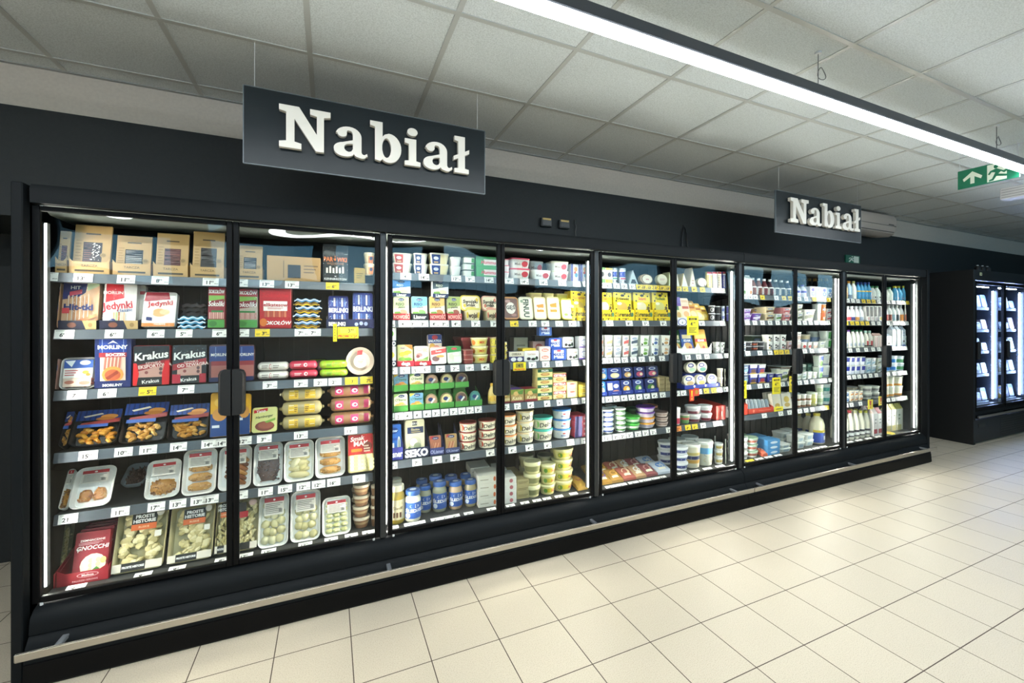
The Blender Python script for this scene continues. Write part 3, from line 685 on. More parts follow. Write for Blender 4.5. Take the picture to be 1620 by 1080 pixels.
def jar(W, H, body='#d8cf9a', lid=BL, items=()):
    r = W/2*.97; m = MB(); c = (0, W/2, 0)
    m.lathe([(r*.86, 0), (r*.97, .006), (r, .02), (r, H*.70), (r*.9, H*.78), (r*.78, H*.82), (r*.76, H*.86)], M(body, .15, coat=.5), 24, c)
    def S(u, v, o):
        a = R(-90+(u-.5)*160); return Vector(((r+o)*math.cos(a), W/2+(r+o)*math.sin(a), H*(.12+.52*v)))
    art(m, S, W*1.2, H*.52, items, 14)
    l = MB(); l.lathe([(r*.86, H*.845), (r*.89, H*.85), (r*.89, H*.98), (r*.84, H), (r*.2, H*.995)], M(lid, .3), 24, c)
    for i in range(24):
        a = 2*math.pi*i/24; l.box(-.001, .001, -.0015, .0015, H*.86, H*.96, M(lid, .3), 0, Matrix.Translation((r*.89*math.cos(a), W/2+r*.89*math.sin(a), 0)) @ Matrix.Rotation(a, 4, 'Z'))
    art(l, lambda u, v, o: Vector(((u-.5)*W*.7, W/2+(v-.5)*W*.7, H+o)), W*.7, W*.7, [('e', .5, .5, .45, .45, '#e9e3d4')] if lid == CR else [('e', .5, .5, .3, .25, '#dfe6f2')])
    return [('jar', m), ('lid', l)]
def bottle(W, H, body=WH, cap=WH, items=(), style='drink', label=None):
    pr = dict(drink=[(.88, 0), (1, .03), (1, .50), (.95, .56), (.82, .66), (.50, .80), (.42, .84), (.42, .88)], milk=[(.9, 0), (1, .03), (1, .52), (.95, .60), (.6, .78), (.42, .88), (.40, .92)],
              jug=[(.85, 0), (1, .04), (1, .62), (.8, .78), (.4, .88), (.38, .92)])[style]
    r = W/2*.96; m = MB(); c = (0, W/2, 0); m.lathe([(a*r, z*H) for a, z in pr], M(body, .25), 16, c)
    z1 = .5
    art(m, lambda u, v, o: Vector(((r+o)*math.cos(R(-90+(u-.5)*165)), W/2+(r+o)*math.sin(R(-90+(u-.5)*165)), H*(.05+z1*v*.9))), W*1.25, H*z1*.9, items, 10)
    k = MB(); rc = r*pr[-1][0]*1.15; k.lathe([(rc, H*(pr[-1][1]-.01)), (rc, H*.985), (rc*.9, H)], cap, 12, c)
    return [('bottle', m), ('cap', k)]
def carton(W, H, D=.07, base=WH, top=WH, items=(), cap=None):
    m = MB(); hb = H*.80
    m.loft([[(-W/2, 0, 0), (W/2, 0, 0), (W/2, D, 0), (-W/2, D, 0)], [(-W/2, 0, hb), (W/2, 0, hb), (W/2, D, hb), (-W/2, D, hb)]], base, smooth=False, cap1=False)
    art(m, face(W, hb, Matrix()), W, hb, items)
    m.loft([[(-W/2, 0, hb), (W/2, 0, hb), (W/2, D, hb), (-W/2, D, hb)], [(-W/2, D/2-.002, H*.95), (W/2, D/2-.002, H*.95), (W/2, D/2+.002, H*.95), (-W/2, D/2+.002, H*.95)], [(-W/2, D/2-.002, H), (W/2, D/2-.002, H), (W/2, D/2+.002, H), (-W/2, D/2+.002, H)]], top, cap0=False, smooth=False)
    P = [('carton', m)]
    if cap: q = MB(); q.lathe([(W*.18, 0), (W*.18, W*.16), (W*.16, W*.2)], cap, 12, T=Matrix.Translation((0, D*.22, hb+H*.06)) @ Matrix.Rotation(R(42), 4, 'X')); P.append(('cap', q))
    return P
def roll(W, H, body='#8b6a4a', labels=(), film=1, D=None):
    r = H/2*.96; m = MB(); T = Matrix.Translation((0, r, r)) @ Matrix.Rotation(R(90), 4, 'Y')
    m.lathe([(r*.12, -W/2), (r*.25, -W/2+.006), (r*.18, -W/2+.010), (r*.8, -W/2+.020), (r, -W/2+.035), (r, W/2-.035), (r*.8, W/2-.020), (r*.18, W/2-.010), (r*.25, W/2-.006), (r*.12, W/2)], M(body, .2, coat=.4), 18, T=T)
    S = lambda u, v, o: Vector(((u-.5)*(W-.06), r-(r+o)*math.cos(R((v-.5)*110)), r+(r+o)*math.sin(R((v-.5)*110))))
    P = [('roll', m)]
    for g in labels:
        l = MB(); (u0, v0, u1, v1, c) = g[0][1:6]; n = 6
        l.add([S(u, v0+(v1-v0)*i/n, .0006) for i in range(n+1) for u in (u0, u1)], [(2*i, 2*i+1, 2*i+3, 2*i+2) for i in range(n)], c); art(l, lambda u, v, o: S(u, v, o+.0006), W-.06, r*1.9, g[1:]); P.append(('label', l))
    return P
def tubepack(W, H, body='#d9d6cf', items=()):
    """long pouch of minced meat lying on its side"""
    m = MB(); lo = []
    for x, k in ((-.5, .5), (-.46, .8), (-.4, 1), (.4, 1), (.46, .8), (.5, .5)):
        lo.append([(x*W, H*.8+H*.8*k*math.cos(a), H/2+H*.49*k*math.sin(a)) for a in [2*math.pi*i/16 for i in range(16)]])
    m.loft(lo, M(body, .2, coat=.5)); S = lambda u, v, o: Vector(((u-.5)*W*.8, H*.8-(H*.8+o)*math.cos(R((v-.5)*120)), H/2+(H*.49+o)*math.sin(R((v-.5)*120))))
    art(m, lambda u, v, o: S(u, v, o), W*.8, H, items, 1)
    return [('pouch', m)]
def wheel(W, H, D=.03, rim=CR, items=(), lean=8, hole=None):
    T = TL(lean, 0, D); m = MB(); r = min(W, H)/2; sx = W/2/r; sz = H/2/r
    C = T @ Matrix.Translation((0, 0, H/2)) @ Matrix.Diagonal((sx, 1, sz, 1)) @ Matrix.Rotation(R(90), 4, 'X')
    if hole: m.lathe([(r*hole, -.0), (r*.7, -.012), (r, -D*.1), (r, -D), (r*hole, -D), (r*hole, 0)], rim, 28, T=C, cap0=False, cap1=False)
    else: m.lathe([(r*.96, 0), (r, -.004), (r, -D), (r*.9, -D-.003)], rim, 26, T=C)
    art(m, lambda u, v, o: T @ Vector(((u-.5)*W, -o-(.012 if hole else 0), v*H)), W, H, items)
    return [('wheel', m)]
def wedge(W, H, D=.10, base=CR, items=()):
    m = MB(); vs = [(-W/2, 0, 0), (W/2, 0, 0), (0, .01, H), (-W/2, D, 0), (W/2, D, 0), (0, D-.01, H)]
    m.add(vs, [(0, 1, 2), (4, 3, 5), (0, 2, 5, 3), (1, 4, 5, 2), (0, 3, 4, 1)], base, False)
    art(m, lambda u, v, o: Vector(((u-.5)*W, .01*v-o, v*H)), W, H, items); return [('wedge', m)]
def flatbag(W, H, D=.16, base=WH, items=(), lump=None, seed=1, tilt=10):
    """soft pack lying on the shelf, its print facing up"""
    m = MB(); rd = random.Random(seed); nx, ny = 8, 8; T = Matrix.Rotation(R(tilt), 4, 'X')
    hh = lambda i, j: H*(.35+.65*math.sin(math.pi*min(max((i)/nx, .04), .96))**.5*math.sin(math.pi*min(max(j/ny, .04), .96))**.5)+rd.uniform(-1, 1)*H*.06
    top = [[T @ Vector(((i/nx-.5)*W*(1+.03*math.sin(j*2.1)), j/ny*D, hh(i, j))) for i in range(nx+1)] for j in range(ny+1)]
    vs = [p for l in top for p in l]; n1 = nx+1
    vs += [Vector((p.x, p.y, min(p.z, 0) if False else T[2][1]*0+ max(p.y, 0)*math.tan(R(tilt)))) for p in vs[:]]; o = n1*(ny+1); fs = []
    for j in range(ny):
        for i in range(nx): a = j*n1+i; fs.append((a, a+1, a+n1+1, a+n1)); fs.append((o+a, o+a+n1, o+a+n1+1, o+a+1))
    rim = [i for i in range(n1)]+[j*n1+nx for j in range(1, ny+1)]+[ny*n1+i for i in range(nx-1, -1, -1)]+[j*n1 for j in range(ny-1, 0, -1)]
    for a, q in zip(rim, rim[1:]+rim[:1]): fs.append((a, o+a, o+q, q))
    m.add(vs, fs, M(base, .18, coat=.5))
    def S(u, v, of):
        i, j = min(max(u, 0), 1)*nx, min(max(v, 0), 1)*ny; i0, j0 = min(int(i), nx-1), min(int(j), ny-1); a, q = i-i0, j-j0
        p = top[j0][i0]*(1-a)*(1-q)+top[j0][i0+1]*a*(1-q)+top[j0+1][i0]*(1-a)*q+top[j0+1][i0+1]*a*q; return p+Vector((0, -of*.5, of*3))
    art(m, S, W, D, items, 6); return [('bag', m)]
def wavy(W, H, D=.12, col=BL, col2=None, seed=0):
    m = MB(); n = 18; up = []; dn = []
    for i in range(n+1):
        x = (i/n-.5)*W; z = H*.18*math.sin(i*1.1+seed*1.7); e = 1 if 1 < i < n-1 else .25
        up.append((x, H*.5+H*.38*e+z)); dn.append((x, H*.5-H*.38*e+z))
    L = [up[i] for i in range(n+1)]+dn[::-1]; vs = [(x, 0+.004*math.sin(x*90), z) for x, z in L]+[(x, D, z) for x, z in L]; k = len(L)
    fs = [(i, (i+1) % k, k+(i+1) % k, k+i)[::-1] for i in range(k)]
    for i in range(n): fs.append((2*n+1-i, 2*n-i, i+1, i)); fs.append((k+i, k+i+1, k+2*n-i, k+2*n+1-i))
    m.add(vs, fs, M(col, .2, coat=.5))
    if col2:
        m.add([(x, -.0012+.004*math.sin(x*90), z-H*.12) for x, z in up]+[(x, -.0012+.004*math.sin(x*90), z-H*.38) for x, z in up], [(i, n+1+i, n+2+i, i+1) for i in range(n)], col2)
    return [('packet', m)]
def kraft(W, H, window='choc', lip=.055, D=.07):
    """kraft card sleeve standing in a low kraft tray"""
    t = MB(); t.box(-W/2, W/2, 0, .002, 0, lip, KR); t.box(-W/2, -W/2+.002, 0, D, 0, lip*1.1, KR); t.box(W/2-.002, W/2, 0, D, 0, lip*1.1, KR); t.box(-W/2, W/2, 0, D, 0, .002, KR)
    t.add([(-W/2, 0, lip), (-W/2+.012, 0, lip), (-W/2, 0, lip+.018)], [(0, 1, 2)], KR); t.add([(W/2, 0, lip), (W/2, 0, lip+.018), (W/2-.012, 0, lip)], [(0, 1, 2)], KR)
    art(t, lambda u, v, o: Vector(((u-.5)*W, -o, v*lip)), W, lip, [('r', .14, .18, .86, .34, '#4f4334'), ('t', 'TARCZA', .5, .68, .20, '#6b5438')])
    T = TL(9, .012, .012); c = MB(); w = W*.93; c.box(-w/2, w/2, 0, .012, .003, H, '#b8925c', .001, T)
    cs = {'choc': ('#3a1f1c', '#efe9df'), 'dark': ('#2b1a18', '#d8d2c9'), 'brown': ('#5a2b2a', '#8b5148'), 'black': ('#211614', '#3a2a26')}[window]
    it = [('r', .25, .22, .76, .64, cs[0]), ('r', .30, .80, .70, .83, '#5a4630'), ('x', .06, .25, .22, .7, 7, '#a07c4a')]
    rd = random.Random(len(window))
    c3 = {'choc': '#7a4a40', 'dark': '#cfcac4', 'brown': '#8f564c', 'black': '#32261f'}[window]
    for i in range(9): v = .24+i*.043; it.append(('p', [(.28, v), (.48 if window == 'choc' else .73, v+rd.uniform(-.01, .03)), (.48 if window == 'choc' else .73, v+.012), (.28, v+.014)], c3))
    if window == 'choc':
        for i in range(44): u, v = rd.uniform(.50, .72), rd.uniform(.25, .61); it.append(('e', u, v, .018, .009, (WH, WH, '#b8a8a0')[i % 3]))
    it += [('e', .84, .36, .09, .05, '#a58552'), ('e', .84, .36, .07, .035, '#8d6f42')]
    art(c, lambda u, v, o: T @ Vector(((u-.5)*w, -o, .003+v*(H-.003))), w, H, it)
    return [('tray', t), ('sleeve', c)]
def display_tray(W, H, D=.12, base=NV, items=(), side=.02, wave=0, back=0):
    m = MB(); m.box(-W/2, W/2, 0, .0025, 0, H, base); m.box(-W/2, W/2, 0, D, 0, .002, base)
    for s in (-1, 1):
        x = s*(W/2-.00125); m.add([(x-.001, .0025, 0), (x-.001, D, 0), (x-.001, D, H+side+back), (x-.001, .0025, H)], [(0, 1, 2, 3)], base, False); m.add([(x+.001, .0025, 0), (x+.001, D, 0), (x+.001, D, H+side+back), (x+.001, .0025, H)], [(0, 3, 2, 1)], base, False)
        m.add([(x-.001, .0025, H), (x+.001, .0025, H), (x+.001, D, H+side+back), (x-.001, D, H+side+back)], [(0, 1, 2, 3)], base, False)
        if wave and W > .08: m.add([(s*W/2, 0, H), (s*(W/2-.03), 0, H), (s*W/2, 0, H+wave)], [(0, 1, 2)], base, False)
    art(m, face(W, H, Matrix()), W, H, items); return [('tray', m)]
def multicup(W, H, base=WH, items=(), lid='#e8e6e0'):
    """small square yogurt pot with foil lid"""
    m = MB(); D = W; m.loft([m.rr(0, D/2, W*.74, D*.74, .008, 0), m.rr(0, D/2, W*.9, D*.9, .008, H*.93)], base)
    art(m, lambda u, v, o: Vector(((u-.5)*W*(.72+.14*v), D/2-D*(.74+.16*v)/2-o, v*H*.92)), W*.85, H*.92, items)
    l = MB(); l.loft([l.rr(0, D/2, W*.99, D*.99, .01, H*.93), l.rr(0, D/2, W*.99, D*.99, .01, H*.97)], lid); return [('pot', m), ('lid', l)]

# ------------------------------------------------------------------ placing
CACHE = {}
SHN = ['top', 'second', 'third', 'fourth', 'fifth', 'bottom']
ORD = ['first', 'second', 'third', 'fourth', 'fifth', 'sixth', 'seventh', 'eighth', 'ninth', 'tenth', 'eleventh', 'twelfth', 'thirteenth', 'fourteenth', 'fifteenth', 'sixteenth', 'seventeenth', 'eighteenth', 'nineteenth', 'twentieth']
COUNT = {}
def make(fn, name, key, args):
    """build once, afterwards copy the thing and each of its parts"""
    if key in CACHE:
        r = CACHE[key].copy(); COL.objects.link(r)
        for ch in CACHE[key].children:
            c = ch.copy(); COL.objects.link(c); c.parent = r
        return r
    parts = fn(**args)
    if len(parts) == 1: o = parts[0][1].build(name)
    else:
        o = bpy.data.objects.new(name, None); o.empty_display_size = .03; COL.objects.link(o)
        for n, m in parts: m.build(n, o)
    CACHE[key] = o; return o
LV = {2: ['lower', 'upper'], 3: ['bottom', 'middle', 'topmost'], 4: ['bottom', 'second up', 'third up', 'topmost'], 5: ['bottom', 'second up', 'middle', 'fourth up', 'topmost'], 8: ['bottom', 'second up', 'third up', 'fourth up', 'fifth up', 'sixth up', 'seventh up', 'topmost']}
def put(seg, row, fn, name, cat, look, x0, x1, ytop, n=1, rows=1, Y=None, zb=0, dy=.0, rz=0, fixh=None, shelfz=None, lv=None, **kw):
    deck = row == 5
    Y = Y if Y is not None else (.115 if deck else .122)
    Y += abs(math.sin(rz))*abs(at_x(x1, Y)-at_x(x0, Y))/2
    zs = shelfz if shelfz is not None else (DECK+.001 if deck else SEGZ[seg][row]+.0205)
    Yx = .122 if 0 < zb <= .02 and Y < .16 else Y
    xa, xb = max(at_x(x0, Yx), (0 if seg < 3 else 4.2)+(.008 if not rz else .014)), min(at_x(x1, Yx), (4.2 if seg < 3 else 7.0)-.014); W = round((xb-xa)*(.93 if 0 < zb <= .02 else .975), 3); xm = (x0+x1)/2
    H = (at_z(xm, ytop, Y)-zs-zb)/n
    th = R(kw.get('lean', {'pack': 10, 'foam_tray': 24, 'meat_tray': 20, 'stand_tub': 14, 'wheel': 8}.get(fn.__name__, 0)))
    if th and n == 1:
        for _ in range(6): H = (at_z(xm, ytop, Y+H*math.sin(th))-zs-zb)/math.cos(th)
    H = fixh or round(H, 3)
    door = int(((xa+xb)/2)//.7); door = min(max(door, seg*2), seg*2+1)
    k = COUNT.get((door, row, cat), 0); COUNT[(door, row, cat)] = k+1
    tail = f'{SHN[row]} shelf, {ORD[door]} door, {ORD[k]} such from left'
    dep = kw.pop('depth', None) or .12
    for r in range(rows):
        for l in range(n):
            o = make(fn, name, repr((fn.__name__, W, H, sorted(kw.items(), key=str), name)), dict(W=W, H=H, **kw))
            j = random.Random(hash((door, row, k, l, r)) % 9973 if False else door*997+row*101+k*17+l*5+r*3)
            o.location = ((xa+xb)/2+(j.uniform(-.002, .002) if l else 0), Y+r*(dep+.006), zs+zb+l*H+.0003)
            o.rotation_euler = (0, 0, rz+(j.uniform(-.05, .05) if n > 1 else j.uniform(-.02, .02)))
            lw = [look, tail]
            if n > 1: lw.append(LV[n][l])
            if r: lw.append(('behind', 'rearmost', 'hindmost')[r-1])
            if len(' '.join(lw).split()) > 16: lw[-2:] = [lw[-2].replace(' up', '')+', behind'] if r else lw[-2:]
            o['label'] = ', '.join(lw); o['category'] = cat
            o['group'] = f'{name.replace("_", " ")}s on the {SHN[row]} shelf behind {ORD[door]} door'
    return k
def price(seg, row, px, txt='3 99', col=0, w=None, detail=1):
    sh = RAILS[(seg, row)] if row < 5 else (CASE_A if seg < 3 else CASE_B)
    Y = SHY-.011; x = at_x(px, Y if row < 5 else .065); w = w or .066; h = .040
    m = MB(); zt = SEGZ[seg][row]+.020 if row < 5 else 0
    if row < 5: T = Matrix.Translation((x, SHY-.0005, zt)) @ Matrix.Rotation(R(-13.4), 4, 'X') @ Matrix.Translation((-w/2, -.0022, -.0415))
    else: T = Matrix.Translation((x-w/2, .045, DECK+.003)) @ Matrix.Rotation(R(-76), 4, 'X')
    m.box(0, w, 0, .001, 0, h, (WH, YE, '#f08a24')[col], 0, T)
    S = lambda u, v, o: T @ Vector((u*w, -o, v*h)); a, _, c = txt.partition(' ')
    it = [('x', .06, .80, .85, .95, 2, '#77756f')]
    if col: it.append(('x', .08, .15, .36, .42, 2, '#4a4420'))
    ux = .36 if not col else .55
    it += [('t', a, ux, .42, .46, K, {'b': .03}), ('t', c, ux+.16+.07*(len(a)-1), .52, .25, K)] if detail else [('t', a, .35, .42, .5, K, {'b': .04}), ('r', .5, .45, .66, .6, '#33312f')]
    it.append(('t', 'zł/szt', .86, .28, .15, '#4b4947') if detail > 1 else ('r', .72, .2, .95, .30, '#55534f'))
    art(m, S, w, h, it)
    o = m.build('price_tag', sh)
    if col: o['label'] = 'yellow promotional price tag'
def prices(seg, row, pxs, txts, cols='', w=None, detail=1):
    for i, px in enumerate(pxs): price(seg, row, px, txts[i % len(txts)], int(cols[i]) if i < len(cols) else 0, w, detail)
def promo(px0, px1, y0, y1, label, Y=.088, col='#f2dd1e', items=None, rz=0):
    x0, x1 = at_x(px0, Y), at_x(px1, Y); z0, z1 = at_z((px0+px1)/2, y1, Y), at_z((px0+px1)/2, y0, Y); W, H = x1-x0, z1-z0
    m = MB(); m.box(-W/2, W/2, 0, .0012, 0, H, col)
    art(m, lambda u, v, o: Vector(((u-.5)*W, -o, v*H)), W, H, items or [('r', .15, .80, .85, .90, K), ('t', 'OKAZJA', .5, .85, .07, YE), ('t', '4', .38, .60, .20, K, {'b': .03}), ('t', '99', .62, .65, .1, K), ('x', .15, .12, .85, .42, 4, '#5a5420')])
    m.box(-.004, .004, 0, .02, H-.004, H, col)
    o = m.build('promotion_card', loc=((x0+x1)/2, Y, z0)); o.rotation_euler = (0, 0, rz); tag(o, label, 'promotion card'); return o
# ------------------------------------------------------------------ printed artwork
def t_(s, u, v, h, c, **o): return ('t', s, u, v, h, c, o)
A_HOT = [('p', [(0, .62), (.38, .66), (.62, .78), (.66, 1), (0, 1)], '#2b2f6e'), ('p', [(.18, .80), (.52, .86), (.52, .76), (.18, .70)], '#d23a56'), t_('HIT', .34, .90, .08, WH), ('p', [(.66, .82), (1, .95), (1, 1), (.66, 1)], '#b7c9a0')] + \
    [('r', .14+.085*i, .14, .205+.085*i, .70-.02*(i % 2), ('#d99a66', '#e6b07c', '#cf8a58')[i % 3]) for i in range(8)] + [('r', .16+.11*i, .10, .185+.11*i, .72, '#f2e4d2') for i in range(6)] + [t_('Hit-tki', .46, .45, .14, '#27306a', b=.04), ('p', [(.30, .02), (.98, .22), (.98, .30), (.30, .10)], '#e58a5c'), ('p', [(.45, 0), (1, .12), (1, .18), (.45, .05)], '#f0a57c'), ('r', .02, .30, .22, .42, '#d04348')]
A_JED = [('p', [(.05, .55), (.62, .66), (.58, .97), (.05, .98)], '#d8232f'), t_('MORLINY', .33, .78, .07, WH), t_('Jedynki', .42, .49, .17, '#c92131', b=.03, rot=.12), t_('classic', .66, .38, .08, '#2d4a8a', rot=.1)] + [('r', .30+.08*i, .06, .355+.08*i, .33, ('#d9b08c', '#b9c489', '#c67a4c', '#e6d4c0')[i % 4]) for i in range(5)] + [('e', .30, .12, .10, .06, '#2c3478')]
A_JED2 = [('p', [(.0, .72), (.80, .80), (.74, 1), (.05, 1)], '#b01f36'), t_('Jedynki', .5, .68, .14, '#d4232f', b=.03, rot=.1), ('e', .5, .40, .22, .12, '#e8b070'), ('e', .66, .42, .16, .08, '#f0cf9c'), ('p', [(.05, .25), (.30, .22), (.32, .44), (.06, .46)], '#e8e4da'), ('p', [(.12, .18), (.30, .16), (.30, .26), (.12, .28)], '#2b3674'), ('r', 0, .0, 1, .10, '#e08a3a'), t_('NOWE', .55, .07, .06, WH)]
A_SOK = [('r', 0, .80, 1, 1, '#9c1f2c'), t_('SOKOŁÓW', .5, .90, .09, WH, b=.03), ('r', .03, .64, .97, .80, '#7fb04a'), ('p', [(.08, .48), (.95, .54), (.95, .72), (.08, .66)], '#8a2530'), t_('Sokoliki', .5, .60, .13, WH, b=.02, it=.2), ('r', .2, .38, .9, .43, '#2f7a3a')] + [('r', .06+.115*i, .22, .155+.115*i, .38, ('#d9a59a', '#c98d84')[i % 2]) for i in range(8)] + [('r', 0, 0, 1, .20, '#4d9a3c'), ('e', .3, .1, .25, .07, '#3a7a2e')]
A_DEL = [('r', .0, .86, 1, 1, '#a8202c'), t_('Sokołów', .52, .76, .11, '#c9202c', b=.03, it=.2), ('r', .12, .40, .88, .62, '#efe9e2'), t_('delikatesowe', .5, .54, .08, '#b32634', b=.03), ('x', .25, .43, .75, .48, 2, '#b32634')] + [('r', .15+.09*i, .26, .22+.09*i, .40, ('#b4513f', '#cf7a5a')[i % 2]) for i in range(8)] + [('r', .04, .03, .96, .22, '#b81f28'), t_('SOKOŁÓW', .55, .13, .08, WH, b=.03, it=.2), ('e', .12, .14, .12, .09, '#d8742c')]
A_BER = [('r', .04, .55, .96, .98, '#2b3590')] + [('r', .12+.13*i, .08, .21+.13*i, .94, ('#3b58a8', '#e8e4ea', '#5b78c4')[i % 3]) for i in range(6)] + [('r', .12+.13*i, .06, .20+.13*i, .22, '#e0773a') for i in range(6)] + [('p', [(.0, .40), (1, .36), (1, .62), (.0, .66)], '#27358c'), t_('BERLINKI', .5, .52, .15, WH, b=.035, mw=.98)]
A_MOR = [('r', .12, .62, .88, .97, '#1f3f96'), ('r', .20, .66, .215, .95, '#9fb4e0'), ('r', .785, .66, .80, .95, '#9fb4e0'), ('p', [(.35, .86), (.5, .93), (.65, .86), (.5, .89)], WH), t_('MORLINY', .5, .80, .075, WH, b=.04), ('r', .12, .60, .88, .69, '#a0303c'), t_('BOCZEK', .58, .65, .055, WH, b=.04), ('r', .15, .10, .85, .60, '#dcbfae')] + [('p', [(.28+.10*i, .60), (.34+.1*i, .60), (.30+.1*i, .34), (.24+.1*i, .36)], '#b06a5e') for i in range(5)] + [('e', .5, .26, .30, .16, '#d8924a'), ('e', .5, .25, .22, .11, '#b4593a'), ('p', [(.3, .2), (.62, .34), (.66, .28), (.36, .15)], '#8c3a2c'), ('r', 0, 0, 1, .14, '#1c2a60'), t_('MORLINY', .5, .055, .05, WH, b=.04)]
def A_KRA(w2, tx): return [('r', 0, .55, 1, 1, '#191c24'), ('p', [(.0, .50), (1, .66), (1, .50), (0, .34)], w2), t_('Krakus', .5, .76, .19, WH, b=.03, rot=.12, it=.15), t_('SZYNKA', .55, .565, .06, '#e8c9c0', rot=.1), t_(tx, .60, .49, .085, '#f2d8d0', rot=.1, b=.03), ('p', [(.14, .20), (.86, .20), (.86, .50), (.14, .36)], '#c99a8e'), ('e', .36, .32, .05, .04, '#8f4a48'), ('e', .76, .40, .05, .045, '#6a4a4c'), ('e', .76, .30, .05, .045, '#6a4a4c'), ('r', .12, .0, .80, .20, '#22262a'), t_('Krakus', .48, .10, .09, WH, b=.02, rot=.1)]
A_BLUEP = [('r', 0, .55, 1, .97, '#27407e'), ('r', .3, .66, .34, .95, '#6f86bc'), ('r', .1, .44, 1, .56, '#8a3038'), t_('MORLINY', .55, .74, .08, WH), ('r', .1, .12, 1, .44, '#a3655e'), ('r', 0, 0, 1, .12, '#1d2a56')]
A_WTRAY = [('r', .08, .66, .92, .94, '#2a54a4'), ('p', [(.10, .9), (.3, .70), (.4, .92)], '#eef0f6'), ('e', .68, .84, .16, .08, '#e4ecf6'), ('r', .08, .34, .92, .66, '#f2ece6'), ('x', .12, .40, .50, .62, 3, '#b8343c'), ('e', .72, .52, .10, .06, '#d9a94a'), ('e', .80, .44, .07, .05, '#c08a30'), ('r', .10, .05, .90, .33, '#d8bfae'), ('e', .28, .2, .14, .06, '#b8705c'), ('e', .72, .17, .16, .06, '#c98874')]
A_CHK = [('r', 0, .70, 1, 1, '#1f4590')] + [('r', .05+.12*i, .70, .09+.12*i, 1, '#16326e') for i in range(8)] + [('p', [(.15, .82), (.55, .90), (.60, .86), (.2, .78)], '#e8dccb'), ('p', [(.15, .62), (1, .72), (1, .60), (.1, .52)], '#8c2f2c'), ('e', .74, .78, .2, .07, '#c98a44'), ('e', .66, .72, .22, .05, '#b5722f'), ('r', .08, .48, .75, .57, '#24509c')]
A_YANO = [('p', [(.06, .78), (.62, .86), (.62, .98), (.06, .90)], '#c0242c'), t_('Yano', .34, .86, .12, WH, it=.2, b=.02, rot=.1), t_('Hamburger', .5, .64, .10, '#2b3a24', it=.2, rot=.12), ('e', .52, .24, .40, .20, '#7c3b2c'), ('e', .56, .27, .32, .14, '#96503a'), ('p', [(.5, .42), (.95, .56), (.95, .46), (.6, .36)], '#7aa23a')]
A_PRO = [('r', .28, .74, .80, .92, '#24221f'), t_('PROSTE', .54, .865, .055, WH, b=.04), t_('HISTORIE', .54, .79, .055, WH, b=.04), ('r', .28, .64, .80, .74, '#e06a28'), t_('RUSKIE', .54, .69, .035, '#f6d0a0'), ('e', .86, .90, .08, .06, '#d8d2c6'), ('r', .78, .50, .92, .60, '#e2ddd0'), ('r', 0, 0, 1, .13, '#e6dccb'), ('r', .18, .0, .66, .13, '#24221f'), t_('PROSTE HISTORIE', .42, .065, .035, WH, b=.04, mw=.44)]
A_GNO = [t_('GNOCCHI', .52, .66, .09, WH, b=.02, it=.2), t_('ZIEMNIACZANE', .5, .82, .045, WH), t_('F', .12, .62, .07, WH), ('x', .1, .72, .8, .78, 2, '#d6a4a8'), ('e', .58, .28, .38, .24, '#ece3c0')] + [('e', .40+.11*(i % 4), .18+.10*(i//4), .075, .05, ('#f6efce', '#dfd29c')[i % 2]) for i in range(12)] + [('p', [(.5, .08), (.8, .18), (.7, .24), (.48, .12)], '#4c8a3a'), ('e', .88, .36, .09, .07, '#e0d27a')]
A_SMAK = [('r', 0, .45, 1, 1, '#b42328'), t_('Smak', .38, .90, .12, WH, b=.03, it=.2, rot=.1), t_('MAK', .52, .76, .13, WH, b=.04), ('r', .12, .54, .55, .62, '#d98a2a'), ('e', .78, .66, .18, .13, '#6a2a1c')] + [('e', .64+.05*(i % 5), .54+.07*(i//5), .018, .02, '#e8d8c0') for i in range(14)] + [('r', .04, .03, .96, .46, '#d9cf94')] + [('e', .14+.16*(i % 6), .10+.10*(i//6), .09, .05, ('#efe6b4', '#cabd7c', '#e3d8a0')[i % 3]) for i in range(22)]
A_PAR = [('r', .0, .0, 1, 1, '#141414'), t_('PARÓWKI', .5, .60, .12, '#cf6a28', b=.04), t_('WĘDZONE', .5, .48, .06, '#9a6a4a')] + [('r', .12+.13*i, .22, .2+.13*i, .36+.04*(i % 2), '#d9cfc2') for i in range(6)] + [('r', 0, 0, 1, .18, '#20201f'), t_('KENNINGTON', .5, .06, .06, '#e0ddd8', mw=.9), t_('w', .5, .14, .05, '#e0ddd8')]
def A_LIS(c1, c2, c3): return [('p', [(0, .45), (1, .60), (1, 1), (0, 1)], c1), ('e', .5, .86, .20, .07, '#20366e'), t_('Lisner', .5, .86, .06, WH), t_('RISO', .42, .66, .13, c2, b=.03), t_('paste', .55, .53, .10, c2, it=.2), ('e', .62, .26, .28, .15, c3), ('e', .30, .30, .16, .10, '#e8e0c4'), ('p', [(.04, .18), (.5, .2), (.4, .32), (.06, .3)], '#7aa84a')]
A_DEGA1 = [('p', [(.45, 1), (1, .72), (1, 1)], '#e08a3a'), ('e', .34, .84, .20, .07, '#d8d2c8'), t_('Pesto', .34, .84, .06, '#b03040'), ('e', .4, .52, .32, .13, '#e8dc50'), ('e', .68, .62, .25, .10, '#d6cf3e'), ('e', .35, .28, .3, .10, '#8cc048'), ('e', .7, .26, .25, .09, '#6aa83c'), ('e', .55, .40, .2, .07, '#f2ec9c')]
A_DEGA2 = [('e', .36, .82, .20, .08, '#c9404c'), ('e', .36, .82, .17, .06, '#efe4d6'), ('x', .58, .66, .94, .9, 4, '#a8875a'), ('e', .32, .5, .22, .12, '#c98a84'), ('e', .22, .42, .13, .09, '#8c4a4c'), ('p', [(.5, .25), (.95, .42), (.9, .16), (.5, .12)], '#79a84c'), ('e', .5, .18, .4, .08, '#9cbc78')]
